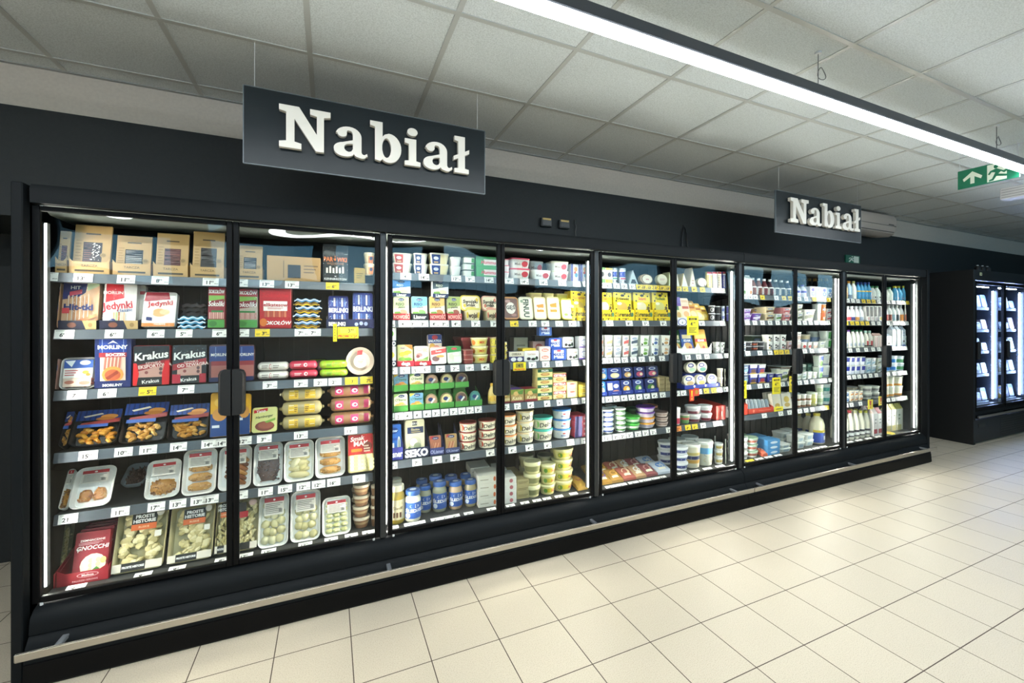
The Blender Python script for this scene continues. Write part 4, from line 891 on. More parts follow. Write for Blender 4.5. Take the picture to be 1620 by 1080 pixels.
A_SAL = [('r', 0, .70, 1, 1, '#27397e'), ('e', .5, .90, .22, .08, '#b5303c'), t_('SAŁATKA', .5, .78, .08, WH, b=.04), ('r', 0, .0, 1, .70, '#ecd6c0'), ('e', .3, .6, .2, .10, '#e0a84a'), ('e', .6, .5, .3, .12, '#d9705a')]
A_HERR = [('p', [(.0, .52), (1, .66), (1, .92), (0, .78)], '#d6504c'), t_('Śledzik', .5, .74, .09, WH, rot=.1), ('e', .3, .30, .25, .16, '#7c5a58'), ('e', .6, .44, .28, .08, '#c9a050'), ('r', .58, .05, .92, .34, '#d9dad2'), ('r', 0, .92, 1, 1, '#e8b0a4')]
A_GREENB = [('p', [(0, .62), (1, .70), (1, 1), (0, 1)], '#2f8a3c'), ('e', .5, .86, .22, .07, '#c9404c'), ('e', .4, .4, .3, .18, '#c9d8b0'), ('e', .62, .54, .25, .10, '#dfe8d0'), ('r', .45, .06, .92, .40, '#dadcd4')]
A_TIER = lambda c, d, e: [('e', .55, .88, .24, .09, '#23386e'), t_('Lisner', .55, .88, .07, WH), t_('O\'liwne', .5, .66, .16, '#3c6a3a', it=.2), ('p', [(0, .8), (.4, 1), (0, 1)], c), ('e', .3, .3, .25, .12, d), ('e', .7, .28, .22, .14, e), ('e', .55, .44, .2, .06, d)]
A_DELMA = lambda c: [('r', 0, .0, 1, 1, '#e9dfc4'), ('e', .14, .5, .10, .42, c), t_('Delma', .55, .52, .52, '#2a2420', b=.02, it=.2, rot=.12), ('p', [(.34, .70), (.66, .90), (.70, .80), (.4, .64)], c), ('x', .5, .08, .9, .2, 1, '#8a7c60')]
A_SUNNY = [('e', .12, .5, .10, .4, '#d9802c'), ('r', .32, .25, .74, .8, '#e6cc5a'), t_('MIX', .53, .55, .36, '#c8452c', b=.04)]
A_ORB = [('r', .18, .25, .60, .8, '#d9c83a'), t_('ACO', .70, .5, .34, '#cc4a30', b=.03), ('e', .25, .5, .09, .3, '#6c9a3c')]
A_SWOJ = lambda c: [('r', 0, 0, 1, 1, '#efe2c4'), t_('Swojski', .5, .62, .26, '#2a1a14', b=.04, it=.15), t_('Smak', .5, .36, .24, '#2a1a14', b=.04, it=.15), ('e', .5, .12, .3, .08, c), ('e', .15, .3, .08, .14, c), ('e', .88, .75, .08, .14, c)]
A_JARL = [('r', 0, 0, 1, 1, '#2c58a8'), ('e', .5, .78, .2, .12, '#e4eaf4'), t_('ŚLEDZIE', .5, .50, .20, WH, b=.04), ('x', .3, .26, .7, .40, 2, '#b9c8e4'), ('e', .2, .2, .12, .16, '#dfe6f0')]
A_JARY = [('r', 0, 0, 1, 1, '#ded2ac'), ('e', .5, .82, .22, .12, '#c9b984'), t_('Śledź', .5, .6, .14, '#6a5a34')] + [('r', .28+.14*i, .12, .38+.14*i, .38, '#6a4a34') for i in range(3)]
A_SEKO = [('p', [(.08, .0), (.92, .0), (.92, .70), (.08, .72)], '#dcd4b0'), ('r', .36, .84, .62, .96, '#2a2c34'), t_('SEKO', .49, .90, .06, WH), ('r', .10, .62, .95, .80, '#22305a'), t_('Śledzie', .52, .73, .06, '#d9c98a'), ('x', .3, .64, .8, .68, 1, '#c9b46a'), ('e', .5, .34, .34, .20, '#b8b6a0'), ('e', .42, .38, .2, .11, '#e4e2d2'), ('e', .62, .26, .2, .10, '#8f9a7c'), ('e', .2, .2, .08, .07, '#7c9450')]
A_BLUEL = [('r', 0, .0, 1, 1, '#2a62b4'), ('e', .4, .82, .38, .10, '#173a7c'), t_('Lisner', .4, .82, .08, WH, b=.03), ('r', 0, .52, .7, .60, '#1c4690'), ('r', .0, .10, .45, .45, '#e2e0c8'), ('e', .82, .38, .12, .26, '#d9dad0'), ('e', .82, .38, .08, .20, '#8f9a94')]
A_HERL = [('e', .5, .86, .30, .09, '#23386e'), t_('Lisner', .5, .86, .07, WH), ('p', [(.05, .78), (.4, 1), (.05, 1)], '#a83038')] + [('p', [(.1+.09*i, .1+.05*(i % 3)), (.3+.09*i, .62-.04*(i % 2)), (.36+.09*i, .58), (.16+.09*i, .06)], ('#c07a5c', '#a8644a', '#d6a07c')[i % 3]) for i in range(6)]
def A_SER(t, c, u): return [('e', .5, .88, .12, .05, '#3a2c16'), t_(t, .5, .76, .11, c, b=.03), ('e', .45, .42, .30, .20, u), ('e', .30, .55, .14, .06, '#f6efd0')] + [('e', a, q, .05, .035, '#1f1a12') for a, q in ((.12, .66), (.85, .86), (.9, .5), (.15, .92), (.78, .30), (.62, .95), (.1, .32))] + [('e', .85, .38, .09, .07, '#5a4a2c')]
A_SERL = [t_('Serenada', .46, .58, .40, '#2a2a1c', b=.03, it=.15), ('e', .88, .55, .07, .22, '#4a7a5a'), ('e', .12, .56, .08, .24, '#c9a828'), ('e', .2, .12, .04, .12, K), ('e', .75, .9, .05, .14, K), ('e', .55, .10, .03, .1, K), ('x', .35, .12, .7, .26, 1, '#8a7620')]
A_LAC = [t_('Łaciate', .5, .72, .22, '#c8a89c', b=.03)] + [('e', u, v, a, q, '#15151a') for u, v, a, q in ((.3, .25, .14, .14), (.62, .2, .16, .13), (.85, .3, .09, .18))]+[('e', .75, .25, .05, .08, '#3a7a3c')]
A_MAS = [('r', .16, .14, .84, .86, '#dfe4f2'), t_('MASŁO', .5, .5, .26, '#1f3f96', b=.04), ('e', .5, .80, .15, .09, '#c9404c'), ('e', .3, .2, .1, .08, '#3f62b4')]
A_NAVYB = [('r', 0, .52, 1, 1, '#d9d0bc'), ('r', 0, .0, 1, .5, '#2d3268'), ('e', .3, .25, .18, .2, '#dfe0e6'), ('e', .72, .25, .18, .2, '#dfe0e6'), t_('OSEŁKA', .5, .76, .2, '#4a3c2c', b=.03)]
A_TAC = lambda c, s: [('r', 0, .52, 1, .92, c), t_(s, .5, .72, .24, WH, b=.04), ('e', .5, .26, .32, .20, '#a87a44'), ('e', .5, .28, .2, .12, '#c99a5c')]
A_KAS = [('p', [(0, .6), (1, .9), (1, 1), (0, 1)], '#7a8c3c'), t_('Kasia', .5, .34, .28, '#f0e2b4', it=.2, b=.02), ('e', .4, .68, .2, .18, '#d8b070'), ('p', [(.5, .8), (.95, .95), (.9, .6), (.6, .62)], '#4c7a34'), ('r', 0, 0, 1, .12, '#7c3040')]
def A_YOG(c, d=None): return [('p', [(.05, .45), (.95, .62), (.95, .28), (.05, .18)], c), ('e', .5, .72, .34, .12, d or '#7486a8'), t_('jogurt', .5, .72, .12, WH, b=.03), ('e', .5, .16, .22, .09, '#dfe0dc')]
def A_FLOR(c): return [('p', [(.0, .3), (.25, .12), (.12, .0), (0, 0)], K), t_('Bio', .6, .66, .26, c, b=.04), ('e', .55, .25, .28, .16, c), ('x', .3, .45, .9, .54, 1, '#8f9a8c')]
def A_BAND(c, d=WH, s=''): return [('r', 0, .30, 1, .78, c), ('e', .5, .54, .25, .16, d)]+([t_(s, .5, .54, .16, K)] if s else [])
A_COW = [('e', u, v, a, q, K) for u, v, a, q in ((.25, .7, .14, .12), (.62, .82, .16, .08), (.7, .42, .14, .14), (.3, .28, .12, .12), (.8, .15, .1, .08))]
A_CAM = [('e', .5, .5, .47, .47, '#f0ead8'), ('e', .5, .66, .30, .20, '#2c3f9c'), ('e', .5, .66, .2, .12, '#e8e4f0'), ('e', .5, .26, .22, .12, '#7cc0c0')]

BLT = '#2f5fa8'
# ================================================================== doors 1-2
for x0, x1, yt, w in ((73, 106, 362, 'brown'), (108, 174, 353, 'choc'), (177, 239, 371, 'dark'), (241, 298, 367, 'brown'), (300, 355, 364, 'black')):
    put(0, 0, kraft, 'snack_sleeve', 'snack pack', {'brown': 'kraft card sleeve, brown sliced bar', 'choc': 'kraft card sleeve, chocolate sprinkle bar', 'dark': 'kraft card sleeve, glossy striped bar', 'black': 'kraft card sleeve, near-black bar'}[w], x0, x1, yt, window=w)
put(0, 0, kraft, 'snack_sleeve', 'snack pack', 'kraft card sleeve, white-veined bar', 372, 416, 387, window='dark')
put(0, 0, box, 'kraft_box', 'box', 'kraft box lying on its side', 421, 508, 406, D=.16, base='#b08a58', items=[('r', .30, .12, .31, .82, '#4a3824'), ('r', .38, .12, .62, .66, '#2b1c18'), ('x', .68, .3, .95, .7, 3, '#7c6040')])
put(0, 0, pack, 'sausage_pack', 'sausage pack', 'black sausage pack with orange print', 510, 551, 388, base='#1a1a1a', items=A_PAR, lean=6, D=.04, film=1)
put(0, 0, box, 'small_box', 'box', 'small ochre snack box', 560, 578, 424, D=.1, base='#7d6a2c', items=[('x', .2, .3, .8, .7, 3, '#4a3c18')])
put(0, 0, rtub, 'salad_tub', 'tub', 'beige salad tub', 576, 593, 399, n=2, shelfz=1.775, D=.09, base='#e3cfa6', lid='#e9dcbc', items=[('r', .35, .05, 1, .8, '#c9784a'), ('e', .7, .55, .2, .2, '#38466e')], taper=.72)
put(0, 1, pack, 'sausage_pack', 'sausage pack', 'navy frankfurter pack', 73, 88, 449, zb=.004, base='#d7a27a', items=A_HOT, D=.03, lean=8, Y=.137)
put(0, 1, pack, 'sausage_pack', 'sausage pack', 'navy-topped clear frankfurter pack', 90, 154, 449, zb=.004, base='#ddb08c', items=A_HOT, D=.04, lean=8, Y=.137, film=1)
put(0, 1, pack, 'sausage_pack', 'sausage pack', 'white red-topped sausage pack', 157, 214, 449, zb=.004, base='#ece7e2', items=A_JED, D=.04, lean=8, Y=.137, film=1)
put(0, 1, pack, 'sausage_pack', 'sausage pack', 'white sausage pack half behind', 203, 229, 452, zb=.004, base='#e6e0da', items=[('r', .3, .78, 1, .86, '#c44a50')], D=.03, lean=8, Y=.175)
for a, z in ((91, 153), (156, 219)):
    put(0, 1, display_tray, 'display_tray', 'display tray', 'low navy and kraft display tray', a, z, 507, D=.14, base='#20223a', items=[('p', [(.62, 1), (1, 1), (1, 0), (.72, 0)], '#b89a6a'), ('e', .35, .5, .12, .3, '#7c4a38'), ('e', .84, .5, .06, .25, '#96794c')])
o = put(0, 1, pack, 'sausage_pack', 'sausage pack', 'tilted white sausage pack, orange base', 222, 277, 465, base='#eee9e4', items=A_JED2, D=.035, lean=16, film=1)
for i in range(3): put(0, 1, wavy, 'flat_packet', 'packet', 'light blue flat packet', 280, 326, 518-9*(i+1), zb=.021*i, fixh=.021, col=('#4a9ac0', '#3f90bc', '#57a8cc')[i], col2='#dfeaf0', seed=i, D=.13)
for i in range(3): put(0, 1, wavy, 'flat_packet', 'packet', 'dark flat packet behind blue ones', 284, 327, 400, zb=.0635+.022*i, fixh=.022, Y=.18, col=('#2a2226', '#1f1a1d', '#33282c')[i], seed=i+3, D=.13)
put(0, 1, pack, 'sausage_pack', 'sausage pack', 'red and green sausage pack', 328, 356, 455, base='#8f2430', items=A_SOK, D=.04, lean=4, r=.006)
put(0, 1, pack, 'sausage_pack', 'sausage pack', 'red-topped green sausage pack', 370, 408, 457, base='#c9b4a4', items=A_SOK, D=.04, lean=4, r=.006, film=1)
put(0, 1, box, 'sausage_box', 'box', 'tall red sausage display box', 410, 461, 450, D=.12, base='#b5202a', items=A_DEL, side='#d8542a')
for i in range(8): put(0, 1, wavy, 'flat_packet', 'packet', ('yellow wavy packet', 'light blue wavy packet')[i % 2], 463+(i % 3)*2, 506+(i % 3)*2, 400, zb=.0205*i, fixh=.0205, col=('#e0b428', '#6f9fd0')[i % 2], col2=('#5a3a2c', '#e8eef4')[i % 2], seed=i, D=.12)
put(0, 1, pack, 'sausage_pack', 'sausage pack', 'blue frankfurter pack leaning sideways', 518, 553, 470, zb=.004, base='#2a2f78', items=A_BER, D=.03, lean=14, Y=.139, film=1)
put(0, 1, pack, 'sausage_pack', 'sausage pack', 'upright blue frankfurter pack', 557, 592, 464, zb=.004, base='#33458f', items=A_BER, D=.035, lean=6, Y=.139, film=1)
put(0, 1, display_tray, 'display_tray', 'display tray', 'long navy display tray', 515, 593, 505, D=.14, base='#1d2247', items=[t_('BERLINKI', .22, .5, .42, WH, b=.04, mw=.34), ('e', .62, .45, .04, .2, '#aab4d8'), ('e', .72, .55, .04, .22, '#aab4d8'), ('e', .82, .5, .04, .22, '#aab4d8')])
put(0, 2, pack, 'ham_pack', 'ham pack', 'clear pack of sliced ham', 73, 88, 570, base='#a88078', items=[('r', 0, .62, 1, .8, '#2a4c84'), ('e', .4, .4, .3, .1, '#7a3038')], D=.03)
put(0, 2, meat_tray, 'ham_tray', 'ham tray', 'clear ham tray, blue white label', 91, 150, 566, food='meat', items=A_WTRAY, base='#d9d6d2', lean=12)
put(0, 2, box, 'bacon_pack', 'bacon pack', 'tall navy sliced bacon pack', 149, 208, 533, D=.06, base='#1e2d66', items=A_MOR, side='#dfe3ee')
put(0, 2, pack, 'ham_pack', 'ham pack', 'black ham pack, bright red sides', 209, 269, 547, base='#c9202a', items=[('r', .1, 0, .9, 1, '#22262c')]+A_KRA('#98222c', 'EKSPORTOWA')+[('p', [(0, 0), (.10, 0), (.16, .30), (.08, .56), (0, .56)], '#e4232a'), ('p', [(.80, 0), (1, 0), (1, .62), (.88, .60), (.80, .30)], '#d8202a')], D=.04, lean=3, r=.006, film=1)
put(0, 2, pack, 'ham_pack', 'ham pack', 'black ham pack, thin red stripe', 271, 327, 547, base='#22242a', items=A_KRA('#a8202c', 'OD SZWAGRA')+[('r', 0, 0, .24, .24, '#b8243c'), ('r', .80, 0, 1, .24, '#b02034')], D=.04, lean=5, r=.006, film=1)
put(0, 2, pack, 'ham_pack', 'ham pack', 'blue-topped ham pack beside handle', 330, 362, 546, base='#5a3a44', items=A_BLUEP, D=.05, lean=3, film=1)
put(0, 2, pack, 'ham_pack', 'ham pack', 'blue-topped ham pack', 372, 402, 546, base='#5a3a44', items=A_BLUEP, D=.05, lean=3)
put(0, 2, tubepack, 'spread_pouch', 'meat spread', 'white sausage spread pouch', 406, 457, 573, n=2, body='#d8d4cc', items=[('x', .05, .3, .3, .7, 2, '#6a5f58'), ('x', .5, .3, .75, .7, 2, '#6a5f58'), ('e', .4, .5, .05, .3, '#b8404a')])
put(0, 2, tubepack, 'spread_pouch', 'meat spread', 'red sausage spread pouch', 457, 503, 571, n=2, body='#d2455c', items=[('r', 0, .05, 1, .28, '#8c1f2e'), ('x', .1, .4, .4, .7, 2, '#f2dcd8'), ('e', .6, .55, .08, .2, '#f2e4de')])
put(0, 2, tubepack, 'spread_pouch', 'meat spread', 'lime green sausage spread pouch', 505, 551, 570, n=2, body='#a4cc38', items=[('e', .12, .5, .05, .3, '#d0562c'), ('e', .5, .55, .06, .3, '#d8702c'), ('e', .82, .5, .05, .3, '#c8502c'), ('x', .2, .3, .4, .6, 2, '#4c7a1c')])
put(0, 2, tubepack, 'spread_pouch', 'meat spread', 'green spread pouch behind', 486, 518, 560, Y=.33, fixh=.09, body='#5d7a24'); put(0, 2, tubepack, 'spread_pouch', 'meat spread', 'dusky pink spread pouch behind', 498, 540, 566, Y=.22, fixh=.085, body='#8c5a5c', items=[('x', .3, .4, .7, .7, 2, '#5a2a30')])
put(0, 2, wheel, 'sausage_ring', 'sausage ring', 'pale ring sausage, round red label', 547, 593, 551, D=.05, rim='#cdb9a6', hole=.42, lean=8, items=[('e', .5, .48, .24, .24, '#d9d2c0'), ('e', .5, .48, .19, .19, '#efe9d6'), ('x', .40, .40, .62, .56, 3, '#a89a54'), ('p', [(.38, .70), (.56, .72), (.58, .88), (.40, .86)], '#c83a3c')])
put(0, 3, meat_tray, 'chicken_tray', 'chicken tray', 'dark chicken tray, striped blue sleeve', 70, 104, 660, food='nugget', items=A_CHK, lean=34, rz=.06)
put(0, 3, meat_tray, 'chicken_tray', 'chicken tray', 'tray of orange nuggets', 105, 183, 655, food='orange', items=A_CHK, lean=38, rz=.05)
put(0, 3, meat_tray, 'chicken_tray', 'chicken tray', 'tray of golden chicken strips', 184, 260, 641, food='nugget', items=A_CHK, lean=30)
put(0, 3, meat_tray, 'chicken_tray', 'chicken tray', 'upright tray of chicken pieces', 261, 329, 641, food='nugget', items=A_CHK, lean=22)
put(0, 3, pack, 'ready_meal', 'ready meal', 'tall yellow and blue meal pack', 331, 362, 622, base='#d9a32c', items=[('r', 0, 0, 1, .52, '#2a4a86'), ('e', .5, .50, .4, .15, '#c98f4a'), ('r', .1, .2, .5, .26, '#dfe6f0'), ('e', .5, .78, .3, .1, '#e0b450')], lean=6)
put(0, 3, pack, 'ready_meal', 'ready meal', 'yellow and blue meal pack', 371, 396, 624, base='#d9a32c', items=[('r', 0, 0, 1, .52, '#24457e'), ('e', .6, .56, .35, .15, '#c98f4a'), ('r', .1, .36, .5, .42, '#dfe6f0')], lean=6)
put(0, 3, pack, 'burger_pack', 'burger pack', 'yellow-green burger pack, red logo', 397, 438, 646, base='#d9d68a', items=A_YANO, lean=12, rz=-.05)
for k, (lo, hi) in enumerate(((437, 515),)):
    put(0, 3, roll, 'sausage_roll', 'liver sausage', 'beige sausage with yellow labels', 440, 514, 612, n=3, body='#a89a70', labels=[[('r', .10, .15, .38, .85, '#d9b23a'), ('r', .12, .45, .26, .80, '#efe8d2'), ('x', .28, .3, .37, .7, 3, '#6a4a1c')], [('r', .58, .15, .90, .85, '#d9b23a'), ('r', .74, .4, .88, .80, '#efe8d2'), ('x', .6, .3, .72, .7, 3, '#6a4a1c')]], D=.08)
put(0, 3, roll, 'sausage_roll', 'liver sausage', 'brown sausage with magenta labels', 517, 593, 606, n=3, body='#8a6848', labels=[[('r', .05, .2, .28, .85, '#b02a5a'), ('e', .16, .5, .08, .15, '#efd8de')], [('r', .48, .2, .70, .85, '#b02a5a'), ('e', .6, .5, .08, .15, '#efd8de')], [('r', .86, .2, 1, .85, '#b02a5a')]], D=.08)
put(0, 4, foam_tray, 'meal_tray', 'ready meal tray', 'white foam tray of cutlets', 70, 104, 750, food='cutlet', lean=34, rz=.05)
put(0, 4, foam_tray, 'meal_tray', 'ready meal tray', 'tilted foam tray, two round patties', 105, 173, 742, food='meatball', lean=36, rz=.06)
put(0, 4, foam_tray, 'meal_tray', 'ready meal tray', 'pale tray lying in the dark', 186, 226, 742, zb=.022, Y=.29, lean=62, fixh=.15, food='mince', lab=0, base='#a6adb4')  # grey base puts the dimness at the back into the tray colour
put(0, 4, foam_tray, 'meal_tray', 'ready meal tray', 'white foam tray, crumbed cutlet', 226, 283, 729, food='cutlet', lean=30, rz=.08)
put(0, 4, foam_tray, 'meal_tray', 'ready meal tray', 'upright white tray of croquettes', 285, 341, 711, food='croquette', lean=16)
put(0, 4, foam_tray, 'meal_tray', 'ready meal tray', 'white tray of folded brown pancakes', 343, 397, 706, food='pancake', lean=16)
put(0, 4, foam_tray, 'meal_tray', 'ready meal tray', 'white tray of dark minced filling', 399, 447, 700, food='mince', lean=16)
put(0, 4, foam_tray, 'meal_tray', 'ready meal tray', 'white tray of pale folded pancakes', 448, 497, 697, food='pancake roll', lean=14)
put(0, 4, foam_tray, 'meal_tray', 'ready meal tray', 'white tray, three golden croquettes', 498, 547, 691, food='croquette', lean=14)
put(0, 4, pack, 'dumpling_bag', 'dumpling bag', 'red-topped bag of small dumplings', 550, 592, 688, base='#c9b87c', items=A_SMAK, lean=10, D=.04, film=1)
put(0, 5, pack, 'gnocchi_pack', 'gnocchi pack', 'dark red gnocchi pack', 110, 171, 843, base='#8a1f2c', items=A_GNO, lean=14, D=.03, rows=4, Y=.118, zb=.004, r=.006, depth=.035, film=0)
for a, z in ((73, 86), (88, 172)):
    put(0, 5, display_tray, 'display_tray', 'display tray', 'red card tray with wavy edge', a, z, 904 if a > 80 else 910, D=.18, base='#a02834', side=.05, wave=.02, items=[('e', .6, .68, .22, .2, '#e0b8b8'), ('e', .6, .68, .20, .16, '#a02834'), t_('Melissa', .6, .68, .2, WH), t_('PALUSZKI SEROWE', .55, .26, .14, '#e8c8c8', mw=.8)] if a > 80 else [], Y=.11)
put(0, 5, meat_tray, 'pasta_pack', 'dumpling pack', 'clear pack of dumplings in shade', 74, 92, 838, food='pasta', lean=14, base='#7a7a5c', Y=.20)  # base darker than the packs beside it, shade put into the colour
for a, z, y in ((172, 258, 806), (261, 336, 800), (338, 362, 792), (371, 407, 790)):
    put(0, 5, meat_tray, 'pasta_pack', 'dumpling pack', 'clear dumpling pack, black orange label', a, z, y, food='pasta', lean=20, base='#b7ad84', items=A_PRO if a != 371 else [('r', 0, .74, .4, .92, '#24221f'), ('r', 0, .62, .5, .74, '#c02a34'), ('e', .7, .90, .2, .06, '#d8b8b0')]+A_PRO[-3:-1], D=.05, rows=1)
put(0, 5, foam_tray, 'meal_tray', 'ready meal tray', 'white tray of yellow dumplings', 406, 456, 781, food='pierogi', lean=18, rows=1)
put(0, 5, foam_tray, 'meal_tray', 'ready meal tray', 'tall white tray, small dumplings', 458, 507, 776, food='pierogi', lean=16)
put(0, 5, foam_tray, 'meal_tray', 'ready meal tray', 'tray behind with dark edge', 458, 506, 762, Y=.20, food='pierogi', lean=14)
put(0, 5, foam_tray, 'meal_tray', 'ready meal tray', 'white tray, rows of round dumplings', 509, 556, 786, food='dumpling', lean=18)
put(0, 5, tub, 'dessert_cup', 'dessert cup', 'lidded cup of brown dessert', 558, 586, 768, n=4, rows=2, depth=.11, base='#8c6446', lid='#cdbfa8', items=[('r', 0, .4, 1, .7, '#b89a72')], taper=.74, lidh=.25, Y=.14)
put(0, 5, tub, 'dessert_cup', 'dessert cup', 'clear lidded cup beside the frame', 587, 598, 768, n=4, base='#8c6446', lid='#cdbfa8', taper=.74, lidh=.25, Y=.14)
# price tags, doors 1-2
prices(0, 0, (75, 131, 199, 253, 333, 380, 422, 462, 526), ('PC F', '13 49', '11 99', '8 99', '11 99', '6 99', '13 99', '13 99', '6 99'), '000000001', detail=2)
prices(0, 1, (101, 180, 246, 291, 348, 382, 415, 477, 497, 549), ('6 49', '6 49', '6 49', '5 99', '6 49', '6 49', '3 99', '7 99', '7 99', '3 99'), '0000001001', detail=2)
prices(0, 2, (121, 169, 233, 294, 427, 476, 507, 530, 556, 580), ('7 99', '6 19', '5 99', '7 99', '3 99', '3 49', '2 79', '2 79', '3 49', '2 99'), '0010000011', detail=2)
prices(0, 3, (139, 195, 234, 282, 331, 352, 386, 418, 476, 555), ('15 99', '10 99', '11 99', '14 99', '14 99', '14 99', '12 99', '3 99', '13 99', '13 49'), detail=2)
prices(0, 4, (107, 190, 247, 281, 314, 333, 380, 420, 451, 480, 504, 528, 568), ('21 99', '11 99', '17 99', '13 99', '13 99', '13 99', '2 99', '11 99', '15 99', '12 99', '12 99', '16 99', '9 99'), detail=2)
prices(0, 5, (120, 226, 280, 352, 388, 425, 483, 524, 556, 583), ('9 99', '9 99', '9 99', '8 99', '12 99', '12 99', '12 99', '9 99', '4 99', '4 99'), detail=1)
promo(527, 533, 512, 540, 'small yellow edge card hanging beside the navy sausage tray', items=[('x', .3, .1, .7, .9, 5, '#8a7620')], Y=.084)
promo(534, 567, 517, 535, 'yellow promotional card in front of the sausage shelf rail', items=[('r', .12, .45, .88, .9, '#d8c84a'), t_('3', .55, .68, .34, K), t_('99', .70, .74, .2, K), t_('PROMOCJA', .5, .2, .24, '#d8502c', b=.05)])

# ================================================================== doors 3-4
for a, z, c, d in ((614, 620, '#e3cfa6', '#e3cfa6'), (621, 653, '#c2443c', '#ede6d6'), (655, 678, '#2c3c6c', '#f0eeea'), (680, 712, '#2c4a8a', '#efe2b8')):
    put(1, 0, rtub, 'salad_tub', 'tub', {'#e3cfa6': 'beige salad tub at the frame', '#c2443c': 'cream salad tub, red sleeve', '#2c3c6c': 'white salad tub, navy sleeve', '#2c4a8a': 'cream salad tub, blue sleeve'}[c], a, z, 400, n=2, D=.10, base=d, lid='#efe8d6', items=[('r', .0, .0, .52, 1, c), ('e', .26, .6, .16, .18, '#d9dce6'), ('r', .1, .1, .4, .26, '#d8b48a')] if z-a > 10 else [], taper=.80)
put(1, 0, rtub, 'salad_tub', 'tub', 'plain white salad tub', 713, 731, 406, n=2, D=.10, base='#eeece6', lid='#f4f2ec', taper=.78)
put(1, 0, rtub, 'salad_tub', 'tub', 'flat tub, green and black sides', 733, 752, 405, n=3, D=.10, base='#e9e9e0', lid='#3a4a3a', items=[('r', .7, .1, 1, .9, '#4c9a4c')], taper=.9, lidh=.2)
put(1, 0, box, 'hummus_box', 'spread box', 'flat green spread box', 753, 788, 406, n=2, D=.11, base='#4ea864', items=[('r', .35, .15, 1, .72, '#efe4dc'), t_('Hummus', .62, .45, .34, '#d84a5c', b=.03, it=.2)], top='#6cc080')
put(1, 0, rtub, 'salad_tub', 'tub', 'pink-lidded tub beside the frame', 795, 807, 409, n=3, D=.10, base='#efe2e0', lid='#e05a72', items=[], taper=.85)
TW = [('e', .75, .5, .20, .34, '#d0404c'), t_('Mlek', .32, .5, .3, '#7c7068'), ('r', .6, .05, .62, .4, '#8a8a88')]
put(1, 0, rtub, 'cheese_tub', 'tub', 'wide tub with pink lid', 808, 840, 408, n=2, D=.12, base='#ece6e0', lid='#e24a68', items=TW, taper=.86)
put(1, 0, rtub, 'cheese_tub', 'tub', 'grey tub with red oval', 838, 861, 413, n=1, D=.12, base='#bfc0c0', lid='#d2d2d0', items=TW, taper=.84, zb=.055, Y=.19)
put(1, 0, rtub, 'cheese_tub', 'tub', 'low white tub, red oval', 842, 873, 427, n=1, D=.12, base='#f0eee8', lid=WH, items=TW, taper=.84)
put(1, 0, rtub, 'cheese_tub', 'tub', 'clear-lidded tub with red oval', 873, 901, 413, n=2, D=.12, base='#efece4', lid='#d9d8be', items=TW, taper=.84)
for a, z in ((903, 917), (918, 932)):
    put(1, 0, box, 'dessert_box', 'box', 'navy and white patterned box', a, z, 418, D=.09, base='#e9e6ea', items=[('r', 0, 0, .25, 1, '#31357c'), ('e', .55, .7, .2, .14, '#d89a50'), ('e', .6, .35, .18, .13, '#5a9ac0'), ('e', .45, .5, .12, .08, '#d2504c'), ('r', .85, 0, 1, 1, '#31357c')])
for i, (a, z, c1, c2, c3, b) in enumerate(((614, 621, '#d9e6b4', '#4a5a34', '#d88a5c', 0), (622, 649, '#cfe0a4', '#4a5a34', '#c99a7c', 0), (651, 678, '#78b4d8', '#26406e', '#8cbc70', 1), (680, 706, '#e0b468', '#6a4428', '#c98a4c', 0), (708, 731, '#a8b468', '#4a4428', '#a85c4c', 0))):
    put(1, 1, pack, 'paste_pack', 'fish paste pack', ('pale green', 'light green', 'sky blue', 'amber', 'olive')[i]+' paste pack', a, z, 470, base='#e9e4cc', items=A_LIS(c1, c2, c3), D=.04, lean=6, Y=.136, zb=.003, r=.008)
    put(1, 1, display_tray, 'display_tray', 'display tray', 'dark lettered tray lip' if b else 'red lettered tray lip', a, z, 496, D=.1, base='#26282e' if b else '#c9303a', items=[t_('Lisner' if b else 'NOWOŚĆ', .5, .5, .56, WH if b else '#f4c0b4', b=.04)], side=.015)
for a, z, c1, c2 in ((620, 650, '#3f80c4', '#f0f4fa'), (684, 710, '#4a5a64', '#e8ecd8')):
    put(1, 1, pack, 'paste_pack', 'fish paste pack', 'blue paste pack, upper tier' if a < 650 else 'grey paste pack, upper tier', a, z, 442, zb=.138, base='#dfe6ea', items=A_LIS(c1, c2, '#d8d4b0')+[('r', 0, 0, 1, .20, '#22315e'), t_('Lisner', .5, .10, .16, WH, b=.04)], D=.05, lean=2, Y=.145, r=.006)
    m = MB(); X = (at_x(a, .15)+at_x(z, .15))/2; zz = SEGZ[1][1]+.021; m.box(X-.05, X-.047, .203, .207, zz, zz+.137, '#1d2440'); m.box(X+.047, X+.05, .203, .207, zz, zz+.137, '#1d2440'); m.box(X-.055, X+.055, .143, .207, zz+.1368, zz+.138, '#1d2440')
    tag(m.build('display_riser'), 'dark card riser under the '+('blue' if a < 650 else 'grey')+' upper-tier paste pack', 'display stand')
